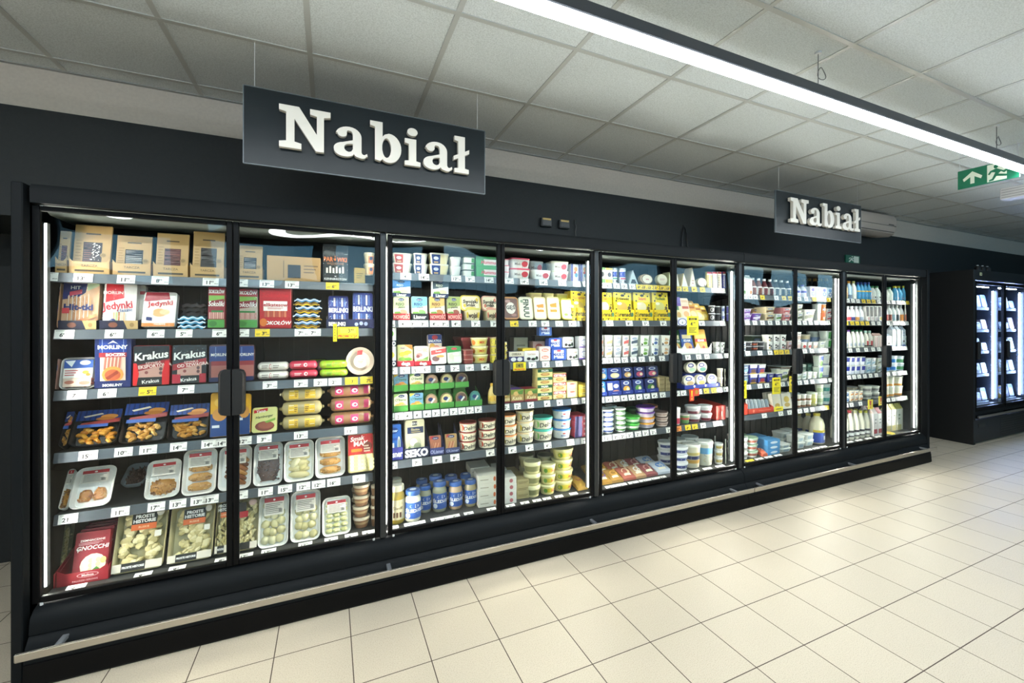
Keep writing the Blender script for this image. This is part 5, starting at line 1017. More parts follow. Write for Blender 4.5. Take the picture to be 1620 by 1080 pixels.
for a, z, c in ((729, 762, '#e0c040'), (763, 789, '#e0806a')):
    put(1, 1, stand_tub, 'lard_tub', 'spread tub', ('yellow' if c == '#e0c040' else 'coral')+' rimmed spread tub on edge', a, z, 457, zb=.052, fixh=.105, Y=.125, base='#e6dcb8', lid='#e2c95a' if c == '#e0c040' else '#dfa690', items=A_SWOJ(c), lean=18)
    put(1, 1, rtub, 'lard_tub', 'spread tub', ('yellow' if c == '#e0c040' else 'coral')+' lidded spread tub below', a+6, z, 487, D=.10, base='#ead9b0', lid='#d9cf6a' if c == '#e0c040' else '#e2a490', items=[('r', 0, .1, 1, .9, '#ecdcb4'), t_('Swojski', .5, .5, .5, '#3a2018', b=.04), ('e', .1, .5, .08, .3, c), ('e', .9, .5, .08, .3, c)])
for a, z, tx, bc, lc in ((797, 822, 'brown', '#5a4238', '#c98f58'), (822, 845, 'white', '#e0dcc8', '#d6d0b8'), (846, 866, 'amber', '#e2a53c', '#eedba8'), (867, 888, 'orange', '#e09a30', '#f0dc9c'), (889, 912, 'lemon', '#e6dc40', '#e9e04a')):
    it = {'brown': [('r', 0, 0, 1, 1, '#6a4a44'), ('e', .5, .5, .36, .3, '#e6dfd6'), t_('GĘŚ', .5, .54, .18, K, b=.04), ('e', .3, .85, .2, .08, '#b08a84'), ('e', .7, .15, .2, .08, '#9a706a')], 'white': [('r', 0, 0, 1, 1, '#e6e2cc'), ('t', 'FINUU', .55, .5, .30, '#2c4038', {'b': .04, 'rot': -1.5708, 'mw': 1.4}), ('e', .2, .85, .12, .08, '#8a9a84')],
          'amber': [('r', 0, 0, 1, 1, '#efe6cc'), ('p', [(.2, .3), (.85, .3), (.85, .72), (.2, .66)], '#d98a2c'), t_('Rama', .52, .5, .14, WH, b=.03)], 'orange': [('r', 0, 0, 1, 1, '#efe6cc'), ('p', [(.2, .3), (.8, .3), (.8, .78), (.2, .7)], '#dc8a20'), t_('Rama', .5, .52, .16, WH, b=.03)],
          'lemon': [('r', 0, 0, 1, 1, '#f2f0e2'), ('e', .45, .6, .3, .2, '#dfe6da'), t_('masmix', .45, .62, .1, '#3a6a4a'), ('e', .3, .2, .16, .08, '#8cbc48'), ('r', .68, .1, .9, .24, '#5aa24a')]}[tx]
    put(1, 1, stand_tub, 'margarine_tub', 'margarine tub', tx+' lid margarine tub on edge', a, z, 471 if a < 880 else 474, base=bc, lid=lc, items=it, lean=12, Y=.12)
for a, z, c in ((838, 859, '#e6cf8c'), (860, 878, '#efe09c'), (880, 900, '#ece26c')):
    put(1, 1, rtub, 'margarine_tub', 'margarine tub', 'cream margarine tub in second tier', a, z, 460, zb=.12, Y=.20, fixh=.075, D=.09, base=c, lid='#f0e08a', items=[('r', .3, .3, .7, .6, '#c99a30')])
    m = MB(); X = (at_x(a, .20)+at_x(z, .20))/2; zz = SEGZ[1][1]+.0208; m.box(X-.04, X+.04, .205, .28, zz, zz+.119, c, .012); tag(m.build('margarine_tub'), {'#e6cf8c': 'cream margarine block hidden behind amber tub, fourth door', '#efe09c': 'cream margarine block hidden behind orange tub, fourth door', '#ece26c': 'yellow margarine block hidden behind lemon tub, fourth door'}[c], 'margarine tub')
for a, z in ((905, 933),):
    put(1, 1, pack, 'cheese_pack', 'cheese pack', 'yellow sliced cheese pack', a, z, 461, base=YE, items=A_SER('Radamer', '#c07a1c', '#d9b84a'), D=.025, lean=5, rows=3, depth=.03, zb=.02, Y=.136, r=.004)
    put(1, 1, display_tray, 'display_tray', 'display tray', 'yellow spotted cheese tray', a, z, 487, D=.16, base=YE, items=A_SERL, side=.03)
put(1, 2, pack, 'salad_pack', 'salad pack', 'white salad pack, navy band', 614, 627, 514, zb=.118, base='#eef0e6', items=[('e', .4, .6, .3, .15, '#6cb04a'), ('r', 0, 0, 1, .28, '#22304c'), t_('KO', .5, .14, .2, WH, b=.05)], D=.05, lean=1)
put(1, 2, pack, 'salad_pack', 'salad pack', 'white salad pack, yellow flower', 614, 627, 547, base='#eef0e6', items=[('e', .5, .56, .3, .15, '#d9d03c'), ('r', 0, 0, 1, .28, '#22304c'), t_('KO', .5, .14, .2, WH, b=.05)], D=.05, lean=1)
put(1, 2, pack, 'salad_pack', 'salad pack', 'yellow-green salad pack', 629, 655, 547, zb=.003, base='#e6e29c', items=A_DEGA1, D=.03, lean=12, Y=.135, rows=2, depth=.03)
put(1, 2, pack, 'salad_pack', 'salad pack', 'cream salad pack', 656, 681, 549, zb=.003, base='#e6dcc4', items=A_DEGA2, D=.03, lean=12, Y=.135, rows=2, depth=.03)
for a, z in ((628, 656), (656, 683)): put(1, 2, display_tray, 'display_tray', 'display tray', 'red lettered salad tray', a, z, 571, D=.12, base='#c4283a', items=[t_('dega', .5, .55, .62, WH, b=.05)], side=.02)
put(1, 2, pack, 'salad_pack', 'salad pack', 'tall salad pack, navy head', 677, 700, 529, base='#e6cdb8', items=A_SAL, D=.03, lean=4, Y=.20)
put(1, 2, pack, 'salad_pack', 'salad pack', 'red and white herring pack', 682, 707, 550, base='#ece4de', items=A_HERR, D=.03, lean=12)
put(1, 2, pack, 'salad_pack', 'salad pack', 'green-topped salad pack', 708, 731, 549, base='#cdd6c4', items=A_GREENB, D=.03, lean=12, rows=2, depth=.03)
put(1, 2, rtub, 'fish_tray', 'fish tray', 'small dark red fish tray', 733, 750, 553, n=3, D=.1, base='#7c3430', lid='#9a6a60', items=[], taper=.92, lidh=.2)
put(1, 2, tub, 'salad_tub', 'tub', 'round yellow tub, cream lid', 748, 776, 534, n=3, base='#e4d68c', lid='#f0e8b8', items=A_SUNNY, taper=.84)
put(1, 2, tub, 'salad_tub', 'tub', 'navy and yellow cup', 777, 791, 534, n=3, base='#d8c84a', lid='#b8a67c', items=[('e', .4, .5, .3, .35, '#2a2a4a')], taper=.9)
m = MB(); XX = at_x(758, .3); zz = SEGZ[1][2]+.0205
m.loft([m.rr(XX, .36, .20, .20, .01, zz), m.rr(XX, .36, .27, .23, .01, zz+.145)], '#8c3034', cap1=False); m.loft([m.rr(XX, .36, .28, .235, .01, zz+.145), m.rr(XX, .36, .28, .235, .01, zz+.165)], '#a03a3c')
tag(m.build('plastic_crate'), 'dull red plastic crate behind the round yellow tubs, third door', 'crate')
put(1, 2, tub, 'salad_tub', 'tub', 'yellow-banded tub at the frame', 795, 804, 541, n=3, base='#d6c04c', lid='#b6ae9c', items=[('e', .5, .5, .3, .3, '#2a2a4a')], taper=.9)
put(1, 2, box, 'butter_bar', 'butter', 'navy striped butter box', 805, 829, 556, D=.08, base='#2e3468', items=A_NAVYB)
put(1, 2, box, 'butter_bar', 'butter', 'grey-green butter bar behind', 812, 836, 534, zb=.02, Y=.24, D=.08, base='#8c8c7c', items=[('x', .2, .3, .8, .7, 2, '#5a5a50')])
put(1, 2, box, 'butter_bar', 'butter', 'long yellow butter bar', 826, 848, 547, zb=.062, fixh=.026, Y=.135, D=.08, base='#e2c234', items=[('x', .2, .3, .8, .7, 1, '#a88a20')])
put(1, 2, pack, 'butter_bar', 'butter', 'white butter bar, cow patches', 829, 853, 555, base='#e9e5e2', items=A_LAC, D=.06, lean=0, r=.008)
put(1, 2, pack, 'butter_bar', 'butter', 'pink and white butter bar', 854, 871, 548, n=2, base='#ecd8d0', items=[('e', .5, .5, .35, .25, '#d88a7c'), t_('Extra', .5, .5, .24, WH)], D=.06, lean=0, r=.006)
put(1, 2, box, 'butter_bar', 'butter', 'pink butter bar further back', 843, 862, 540, zb=.05, Y=.24, D=.08, base='#dcb4ac', items=[('e', .5, .5, .3, .3, '#b85a50')])
put(1, 2, pack, 'butter_bar', 'butter', 'bright blue butter bar', 872, 896, 551, base='#2650b0', items=A_MAS, D=.06, lean=0, r=.006, film=0)
put(1, 2, pack, 'butter_bar', 'butter', 'blue butter bar set back', 868, 889, 533, zb=.082, Y=.16, fixh=.072, base='#2c58b8', items=A_MAS, D=.06, lean=0, r=.006)
put(1, 2, pack, 'butter_bar', 'butter', 'white blue-edged butter, upper tier', 853, 873, 515, zb=.172, Y=.15, fixh=.065, base='#4a74c4', items=A_MAS, D=.05, lean=0, r=.006)
m = MB(); X = at_x(864, .16); zz = SEGZ[1][2]+.0205; m.box(X-.04, X+.04, .26, .32, zz, zz+.17, '#23262a'); m.box(X-.042, X+.042, .148, .32, zz+.169, zz+.1715, '#23262a'); tag(m.build('display_riser'), 'dark riser carrying the single upper-tier butter, fourth door', 'display stand')
put(1, 2, pack, 'butter_bar', 'butter', 'white spotted butter bar', 897, 915, 552, n=1, base='#f0edea', items=A_LAC, D=.06, lean=0, r=.008)
put(1, 2, pack, 'butter_bar', 'butter', 'white butter bar set back', 890, 908, 534, zb=.085, Y=.165, fixh=.075, base='#eceae8', items=A_LAC, D=.06, lean=0, r=.008)
put(1, 2, pack, 'butter_bar', 'butter', 'white butter bar, purple ring', 916, 933, 532, n=2, base='#f0eef0', items=[('e', .5, .45, .34, .3, '#8a88b8'), ('e', .5, .45, .27, .23, '#f0eef4'), ('r', 0, 0, 1, .12, '#5a3a9c')], D=.06, lean=0, r=.006)
T1 = [('#e8c040', '#e08a3c', '#d8a84c'), ('#8cbc60', '#e0c060', '#d8a87c'), ('#b0a890', '#c0604c', '#a04848'), ('#c0a890', '#7a3a3c', '#a86a60')]
for i, (a, z) in enumerate(((614, 622), (623, 646), (648, 671), (672, 695), (696, 719), (720, 742), (743, 763))):
    for tier in (0, 1):
        if tier and i == 6: continue
        zz = SEGZ[1][3]+.0205; zb = .003+.118*tier; Yt = .132+.03*tier; st = T1[(i+tier) % 2] if i < 3 else T1[2+(i+tier) % 2]
        if i < 3: put(1, 3, pack, 'snack_pack', 'herring snack pack', ('pale green-topped snack pack', 'bright snack pack')[tier], a, z, 0, fixh=.098, zb=zb, Y=Yt, base='#e6e4c4' if (i+tier) != 2 else '#6a98b8', items=A_TIER(*st), D=.02, lean=4, r=.006)
        else: put(1, 3, wheel, 'snack_pack', 'herring snack pack', ('round snack pack', 'round snack pack, raised tier')[tier], a+1, z-1, 0, fixh=.088, zb=zb, Y=Yt, D=.02, rim=('#8c7c5c', '#3f7a74')[i == 6], items=[('e', .5, .5, .42, .42, (('#b89078', '#dccb90', '#6a4c44')[i % 3]) if i != 6 else '#4a8a88'), ('e', .42, .6, .2, .14, '#23386e'), ('p', [(.5, .3), (.8, .6), (.7, .7), (.42, .4)], '#dfe0dc')], lean=5)
        o = put(1, 3, display_tray, 'display_tray', 'display tray', ('green snack tray', 'green snack tray, raised')[tier], a, z, 0, fixh=.036, zb=.118*tier, Y=.122+.03*tier, D=.15-.03*tier, base='#4d9444', side=.07 if tier == 0 else .02, items=[])
    if i < 6:
        m = MB(); X0, X1 = at_x(a, .122)+.007, at_x(z, .122)-.007; m.box(X0, X1, .19, .195, zz+.003, zz+.116, '#3f7a38'); m.box(X0, X1, .152, .30, zz+.115, zz+.1175, '#3f7a38'); m.box(X0, X1, .29, .295, zz+.003, zz+.115, '#3f7a38')
        tag(m.build('display_riser'), f'green riser under the {ORD[i]} raised snack tray, third door', 'display stand')
put(1, 3, bottle, 'sauce_bottle', 'bottle', 'amber-capped sauce bottle', 774, 788, 607, body='#d8c07c', cap='#d8a83c', items=[('r', 0, .2, 1, .8, '#e0b84a'), ('e', .5, .5, .3, .2, '#b04030')])
put(1, 3, box, 'margarine_block', 'margarine block', 'baking margarine, leafy corner', 795, 807, 618, D=.10, base='#a88a4c', items=A_KAS, top='#9a3a4c')
put(1, 3, box, 'margarine_block', 'margarine block', 'baking margarine with violet top', 808, 829, 616, D=.12, base='#b0925c', items=A_KAS, top='#6a4a9c', rows=2, depth=.13)
put(1, 3, box, 'margarine_block', 'margarine block', 'baking margarine, red foot', 830, 852, 615, D=.12, base='#a0804c', items=A_KAS+[('r', 0, 0, 1, .18, '#8c3038')], top='#a83040')
put(1, 3, box, 'margarine_block', 'margarine block', 'yellow margarine, green band', 850, 874, 583, n=4, D=.09, base='#e2d48c', items=A_TAC('#1f5a3c', 'PALMA'), top='#e0cf7c')
put(1, 3, box, 'margarine_block', 'margarine block', 'yellow margarine, maroon band', 875, 896, 590, n=3, D=.09, base='#dfcf90', items=A_TAC('#9c2a34', 'CETTELLA'), top='#e0cf7c')
put(1, 3, box, 'margarine_block', 'margarine block', 'pale yellow margarine, pink front', 897, 914, 604, n=2, D=.09, base='#ecdf90', items=[('e', .5, .5, .4, .35, '#e6b8a0'), ('e', .5, .75, .25, .1, '#c84a4c')], top='#ecdf90')
put(1, 3, box, 'margarine_block', 'margarine block', 'deep yellow margarine block', 915, 933, 608, n=2, D=.09, base='#e0bc28', items=[('e', .5, .5, .35, .25, '#f0dc6c'), ('x', .3, .4, .7, .6, 1, '#8a6c1c')], top='#e0bc28', rows=2, depth=.1)
put(1, 4, pack, 'fish_pouch', 'fish pack', 'blue fish fillet pack', 614, 637, 672, zb=.003, base='#2c62b0', items=A_BLUEL, D=.04, lean=6, Y=.139)
put(1, 4, pack, 'fish_pouch', 'fish pack', 'cream herring roll pack', 641, 674, 664, zb=.003, base='#ddd8b4', items=A_SEKO, D=.05, lean=4, Y=.139, film=1)
put(1, 4, pack, 'fish_pouch', 'fish pack', 'small herring pack, red top', 681, 700, 690, zb=.003, base='#a86a50', items=A_HERL, D=.03, lean=8, Y=.139, r=.006)
put(1, 4, pack, 'fish_pouch', 'fish pack', 'small herring pack, tan', 706, 725, 687, zb=.003, base='#b08c5c', items=A_HERL, D=.03, lean=8, Y=.139, r=.006)
for a, z, s, bc in ((614, 638, 'Lisner', '#3a3f96'), (639, 679, 'SEKO', '#1d2344'), (680, 703, 'OLisner', '#30366c'), (704, 728, 'OLisner', '#343c66')):
    put(1, 4, display_tray, 'display_tray', 'display tray', {'#3a3f96': 'violet lettered tray', '#1d2344': 'navy tray, large white letters', '#30366c': 'navy tray, small lettering', '#343c66': 'slate tray, small lettering'}[bc], a, z, 708, D=.16, base=bc, items=[t_(s, .5, .5, .72 if s == 'SEKO' else .5, WH if len(s) < 7 else '#9aa2c4', b=.05 if s == 'SEKO' else .03)], side=.12, back=0)
put(1, 4, tub, 'margarine_tub', 'margarine tub', 'white tub with red-brown lid', 730, 758, 669, n=3, base='#e9dfc8', lid='#8c3028', items=A_DELMA('#c8482c'), taper=.90, lidh=.12, band=(.06, .86))
put(1, 4, tub, 'margarine_tub', 'margarine tub', 'wide white tub, red-brown lid', 761, 789, 665, n=3, base='#e9dfc8', lid='#8c3028', items=A_DELMA('#c8482c'), taper=.90, lidh=.12, band=(.06, .86))
put(1, 4, tub, 'margarine_tub', 'margarine tub', 'white tub with orange lid', 796, 822, 657, n=3, base='#e9e2cc', lid='#e08848', items=A_DELMA('#e0d060'), taper=.88, lidh=.14)
put(1, 4, tub, 'margarine_tub', 'margarine tub', 'white tub with peach lid', 822, 850, 650, n=3, base='#e9e2cc', lid='#ecd0a0', items=A_DELMA('#e0c84c'), taper=.88, lidh=.14)
put(1, 4, tub, 'margarine_tub', 'margarine tub', 'wide tub with teal lid', 850, 881, 661, n=2, base='#e9e4d0', lid='#4ab8a4', items=A_DELMA('#8cc06c'), taper=.88, lidh=.18)
put(1, 4, tub, 'margarine_tub', 'margarine tub', 'dusty tub standing behind', 846, 862, 648, Y=.30, fixh=.08, base='#a8b0a0', lid='#8ab0a4', taper=.88)  # duller body and lid than the tubs in front
put(1, 4, tub, 'margarine_tub', 'margarine tub', 'white tub with blue lid', 881, 909, 648, n=3, base='#e9eae6', lid='#3f84cc', items=[('e', .45, .6, .3, .2, '#c8c8e0'), ('e', .45, .66, .06, .1, '#d04a4c'), t_('BENECOL', .5, .35, .2, '#3a62b0', b=.03)], taper=.88, lidh=.16)
put(1, 4, box, 'cheese_carton', 'box', 'flat pink and navy carton', 909, 933, 658, n=4, D=.16, base='#c84a5c', items=[('r', 0, 0, .5, 1, '#453c78'), ('r', .6, .3, .9, .7, '#e8b8bc')], top='#b83a50')
# deck
put(1, 5, jar, 'herring_jar', 'jar', 'jar of yellow pickled herring', 616, 643, 770, Y=.11, body='#b89c3c', lid=CR, items=A_JARY, rows=2, depth=.10)
put(1, 5, jar, 'herring_jar', 'jar', 'front jar with blue lid', 642, 669, 778, Y=.10, body='#dcd8c0', lid='#3a62a8', items=A_JARL)
for a, z, y, Yd, bd in ((664, 685, 770, .20, '#a8a68c'), (686, 710, 764, .17, '#9c9c84'), (712, 735, 764, .17, '#b89c7c'), (737, 757, 761, .17, '#a89a74')):
    put(1, 5, jar, 'herring_jar', 'jar', 'blue-lidded herring jar', a, z, y, Y=Yd, body=bd, lid='#3a62a8', items=A_JARL, rows=2, depth=.11)
put(1, 5, box, 'egg_salad_box', 'box', 'white flat carton', 757, 789, 752, n=4, rows=2, depth=.17, D=.16, base='#dcd9cc', items=[('x', .1, .3, .5, .6, 1, '#a8a494'), ('e', .8, .5, .06, .3, '#c8683c')], top='#e0ddd0', Y=.12, rz=-.12)
put(1, 5, box, 'egg_salad_box', 'box', 'white carton with red seal', 797, 817, 755, n=4, rows=2, depth=.17, D=.15, base='#e0ddd6', items=[('e', .6, .5, .14, .3, '#b86a70')], top='#dcd8d0', Y=.11, rz=-.12)
put(1, 5, box, 'small_box', 'box', 'low tan carton', 818, 837, 758, n=3, rows=2, depth=.14, D=.13, base='#b8a878', items=[('x', .1, .3, .9, .7, 2, '#7c6e48')], top='#a89868', Y=.15, rz=-.1)
put(1, 5, tub, 'salad_tub', 'tub', 'cream tub, dark clear lid', 834, 860, 732, n=3, base='#d6cc96', lid='#e6dfae', items=[('r', 0, .2, 1, .8, '#8c8a5c')], taper=.82, lidh=.3, Y=.13)
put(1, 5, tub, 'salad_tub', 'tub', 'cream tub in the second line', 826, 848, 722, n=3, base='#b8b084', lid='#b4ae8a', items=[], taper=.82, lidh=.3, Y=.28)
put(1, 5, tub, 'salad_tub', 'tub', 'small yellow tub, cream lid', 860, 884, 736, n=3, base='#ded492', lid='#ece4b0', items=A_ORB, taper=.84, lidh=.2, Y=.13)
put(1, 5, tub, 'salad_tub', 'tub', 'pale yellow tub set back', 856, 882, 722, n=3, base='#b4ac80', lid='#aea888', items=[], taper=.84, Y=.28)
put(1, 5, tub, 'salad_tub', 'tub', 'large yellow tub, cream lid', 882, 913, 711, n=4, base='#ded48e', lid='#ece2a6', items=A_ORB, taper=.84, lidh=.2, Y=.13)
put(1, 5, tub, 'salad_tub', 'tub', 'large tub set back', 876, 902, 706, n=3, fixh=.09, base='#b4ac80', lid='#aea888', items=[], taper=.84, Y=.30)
put(1, 5, flatbag, 'cheese_bag', 'cheese bag', 'golden bag of smoked cheese', 914, 930, 0, fixh=.05, D=.16, base='#d0a54c', items=[('e', .5, .5, .3, .2, '#b0503c')], rows=2, depth=.16, Y=.12)
prices(1, 0, (642, 671, 722, 744, 774, 806, 830, 860, 890, 913, 928), ('14 99', '14 99', '12 99', '3 99', '14 99', '9 79', '14 99', '14 99', '5 99', '1 99', '1 99'), w=.062)
prices(1, 1, (617, 639, 654, 670, 688, 703, 722, 753, 783, 814, 843, 863, 885, 906), ('4 29', '4 29', '3 49', '3 49', '4 99', '3 99', '4 99', '3 99', '3 99', '4 99', '5 99', '5 49', '5 99', '4 99'), '00000000010000', w=.058)
prices(1, 2, (621, 641, 659, 674, 697, 720, 743, 768, 822, 843, 864, 885, 910, 928), ('3 49', '5 99', '5 99', '5 99', '2 99', '2 49', '10 99', '4 99', '4 99', '3 99', '2 99', '5 99', '5 99', '1 99'), '00000000100000', w=.055)
prices(1, 3, (618, 632, 646, 661, 676, 690, 704, 718, 731, 744, 757, 801, 819, 840, 866, 886, 909, 925), ('2 79', '2 79', '4 39', '4 39', '4 39', '3 49', '3 49', '3 49', '3 29', '3 29', '3 49'), w=.046)
prices(1, 4, (621, 660, 692, 720, 776, 811, 838, 867, 903, 925), ('7 49', '7 99', '8 49', '8 49', '4 99', '4 79', '4 79', '4 79', '3 99', '2 99'), w=.056)
prices(1, 5, (622, 648, 665, 690, 705, 720, 742, 778, 808, 831, 850, 866, 885, 908), ('7 99', '7 49'), w=.06)
promo(812, 832, 573, 586, 'yellow promotional card under the navy butter box', items=[('r', .2, .35, .8, .9, '#9a8a2c'), t_('4', .45, .62, .4, K), t_('99', .65, .7, .2, K), t_('PROMOCJA', .5, .16, .2, '#d8502c', b=.05)])
# ================================================================== doors 5-6
def yo(seg, row, a, z, y, look, base, c, n=2, d=None, lid='#e8e6e0', it=None, rows=1, nm='yogurt_pot', cat='yogurt', **k):
    put(seg, row, multicup, nm, cat, look, a, z, y, n=n, base=base, items=it or A_YOG(c, d), lid=lid, rows=rows, depth=.09, **k)
def cup(seg, row, a, z, y, look, base, lid, n=1, it=None, rows=1, nm='dairy_cup', cat='cup', tp=.84, lh=.12, **k):
    put(seg, row, tub, nm, cat, look, a, z, y, n=n, base=base, lid=lid, items=it if it is not None else A_BAND('#7a8cac'), taper=tp, lidh=lh, rows=rows, depth=k.pop('depth', .11), **k)
def bot(seg, row, a, z, y, look, body, cp, it=None, style='drink', rows=1, nm='drink_bottle', cat='bottle', **k):
    put(seg, row, bottle, nm, cat, look, a, z, y, body=body, cap=cp, items=it or [], style=style, rows=rows, depth=.09, **k)
for a, z, c1, lk in ((949, 957, '#7cae6c', 'white carton with green foot'), (958, 969, '#e6c86a', 'cream carton, grey cow spot')):
    put(2, 0, box, 'cheese_carton', 'box', lk, a, z, 423 if a < 958 else 424, D=.08, base='#ece8dc', items=[('r', 0, 0, 1, .25, c1), ('e', .55, .55, .28, .16, '#55555c'), ('r', 0, .85, 1, 1, c1)])
for a, z, c1, lk in ((970, 979, '#3f8a6c', 'clear-capped cup, green print'), (982, 993, '#b04060', 'clear-capped cup, pink print')):
    cup(2, 0, a, z, 424, lk, '#e9e9ec', '#b8c4cc', it=[('r', 0, .5, 1, .95, '#2f3f9c'), ('e', .5, .75, .3, .14, '#e6e8f2'), ('r', .2, .3, .8, .42, c1), ('e', .5, .12, .3, .12, '#3a3438')], tp=.95)
put(2, 0, wedge, 'cheese_wedge', 'cheese', 'clear wedge pack, navy label', 995, 1010, 427, base='#b8c4c8', items=[('p', [(.18, .05), (.82, .05), (.66, .34), (.34, .34)], '#1f2a3c')])
put(2, 0, wheel, 'camembert', 'cheese', 'round wood-rimmed cheese', 1013, 1034, 434, D=.03, rim='#b09a7c', items=[('e', .55, .5, .44, .47, '#7c6448'), ('e', .55, .5, .38, .41, '#ece0cc'), t_('brie', .55, .5, .16, '#b8404a', b=.03)], lean=6)
put(2, 0, wheel, 'camembert', 'cheese', 'round cream-coloured cheese', 1040, 1057, 434, D=.03, rim='#c9c09c', items=[('e', .5, .5, .45, .45, '#e9e3cc'), ('x', .25, .4, .75, .6, 2, '#c8a098')], lean=6, rz=.0)
put(2, 0, wedge, 'cheese_wedge', 'cheese', 'pale wedge beside the frame', 1058, 1063, 430, base='#dfe2b4')
put(2, 0, wedge, 'cheese_wedge', 'cheese', 'pale wedge at the frame', 1070, 1075, 433, base='#ece4cc')
put(2, 0, wedge, 'cheese_wedge', 'cheese', 'white-labelled golden wedge', 1077, 1089, 432, base='#d8b45c', items=[('p', [(.15, .0), (.95, 0), (.5, .95)], '#f2efe4')])
put(2, 0, wedge, 'cheese_wedge', 'cheese', 'tall narrow cheese cone', 1091, 1102, 423, base='#e6d8c0', items=[('p', [(.2, .05), (.8, .05), (.5, .7)], '#f0e6d8'), ('x', .35, .12, .65, .4, 2, '#c89a7c')])
put(2, 0, wheel, 'camembert', 'cheese', 'small cheese in pleated wrapper', 1104, 1119, 440, D=.03, rim='#c8bc9c', items=[('e', .5, .5, .44, .44, '#ece4d4'), ('x', .25, .42, .75, .6, 2, '#9c7c6c'), ('e', .7, .2, .07, .07, '#7a3a38')], lean=5)
for a, z, c1, lk in ((1119, 1127, '#dcc05c', 'yellow cheese stick pouch'), (1128, 1135, '#b8b4b4', 'clear cheese stick pouch'), (1136, 1142, '#c0bab4', 'pinkish cheese stick pouch'), (1144, 1152, '#3a4494', 'indigo cheese stick pouch')):
    put(2, 0, pack, 'cheese_stick_pack', 'cheese', lk, a, z, 430, base=c1, items=[('r', 0, .88, 1, 1, '#b8303c'), ('r', 0, .80, 1, .88, '#e9e4e0'), ('r', .42, .05, .58, .78, '#efe6c8'), ('x', .1, .1, .4, .7, 4, '#8a7a5c')], D=.02, lean=2, r=.003)
for a, z, tx, tc, u in ((949, 973, 'Ser', '#b85a3c', '#efe6cc'), (973, 1004, 'Królewski', '#2a2a1c', '#d8b050'), (1005, 1034, 'Salami', '#d8562c', '#e6d8b0'), (1035, 1062, 'Podlaski', '#4a6a2c', '#d9d27c')):
    put(2, 1, pack, 'cheese_pack', 'cheese', 'yellow sliced cheese, '+{'Ser': 'first flavour', 'Królewski': 'black print', 'Salami': 'orange print', 'Podlaski': 'green print'}[tx], a, z-1, 463, base='#f0d42a', items=A_SER(tx, tc, u), D=.02, lean=5, rows=3, depth=.028, zb=.02, Y=.136, r=.004)
    put(2, 1, display_tray, 'display_tray', 'display tray', 'yellow spotted cheese tray', a, z, 490, D=.15, base=YE, items=A_SERL, side=.03)
put(2, 1, pack, 'cheese_pack', 'cheese', 'purple-topped cheese bag', 1070, 1081, 471, base='#d9cfa4', items=[('r', 0, .60, 1, 1, '#6a4aa0'), ('r', 0, .42, .6, .6, '#4a7a5c'), ('e', .5, .2, .3, .14, '#c9a05c')], D=.03, lean=12)
put(2, 1, pack, 'cheese_pack', 'cheese', 'pink and cream cheese bag', 1081, 1094, 473, base='#e6c8b0', items=[('r', .1, .5, .9, .62, '#b04a3c'), ('e', .5, .25, .35, .14, '#dfa06a'), ('r', .1, .8, .9, .92, '#d9b08a')], D=.03, lean=14, rows=2, depth=.03)
for i in range(3):
    put(2, 1, pack, 'cheese_pack', 'cheese', ('orange cheese bag leaning sideways', 'golden cheese bag leaning sideways', 'yellow cheese bag leaning sideways')[i], 1094+i*8, 1108+i*8, 477+i*4, base=('#d8a04a', '#deb048', '#e6bc3c')[i], items=[('r', .1, .6, .9, .7, '#a85a2c'), ('e', .5, .3, .34, .16, '#eed07c'), ('e', .6, .84, .2, .06, '#f2e0a8')], D=.012, lean=28, Y=.13+.018*i)
cup(2, 1, 1126, 1134, 483, 'black and white pudding cup', '#2a2a30', '#d9d9da', n=2, it=[('e', .3, .5, .2, .4, WH)]); cup(2, 1, 1134, 1143, 484, 'dark pudding cup, silver lid', '#17181c', '#b8b8bc', n=2, it=[('e', .8, .5, .12, .4, WH)])
cup(2, 1, 1144, 1151, 484, 'white cup with lilac band', '#e2e2ee', '#e9e9ee', n=2, it=A_BAND('#6f78c0')); cup(2, 1, 1151, 1156, 484, 'violet and teal cup', '#6a62b8', '#c8d8d8', n=2, it=[('r', 0, 0, 1, .4, '#3fa094')])
for a, z, c1, b_, g in ((949, 956, '#d88a7c', '#efe6e0', 0), (958, 971, '#c9a87c', '#f2efe6', 0), (972, 985, '#a8acb8', '#f0efee', 0), (986, 997, '#c8605c', '#e9dfda', 0), (998, 1012, '#4c5a6c', '#eef0e9', 0), (1014, 1029, '#6aa03c', '#f0f2e9', 1), (1031, 1045, '#3a5a9c', '#f2f3f0', 1), (1047, 1062, '#c8945c', '#f2efe6', 1)):
    yo(2, 2, a, z, 530, {'#d88a7c': 'white pot, salmon stripe', '#c9a87c': 'white pot, sand stripe', '#a8acb8': 'white pot, grey stripe', '#c8605c': 'white pot, red stripe', '#4c5a6c': 'white pot, slate arc', '#6aa03c': 'white pot, green lettering', '#3a5a9c': 'white pot, blue lettering', '#c8945c': 'white pot, tan lettering'}[c1], b_, c1, it=A_FLOR(c1) if g else None, rows=2)
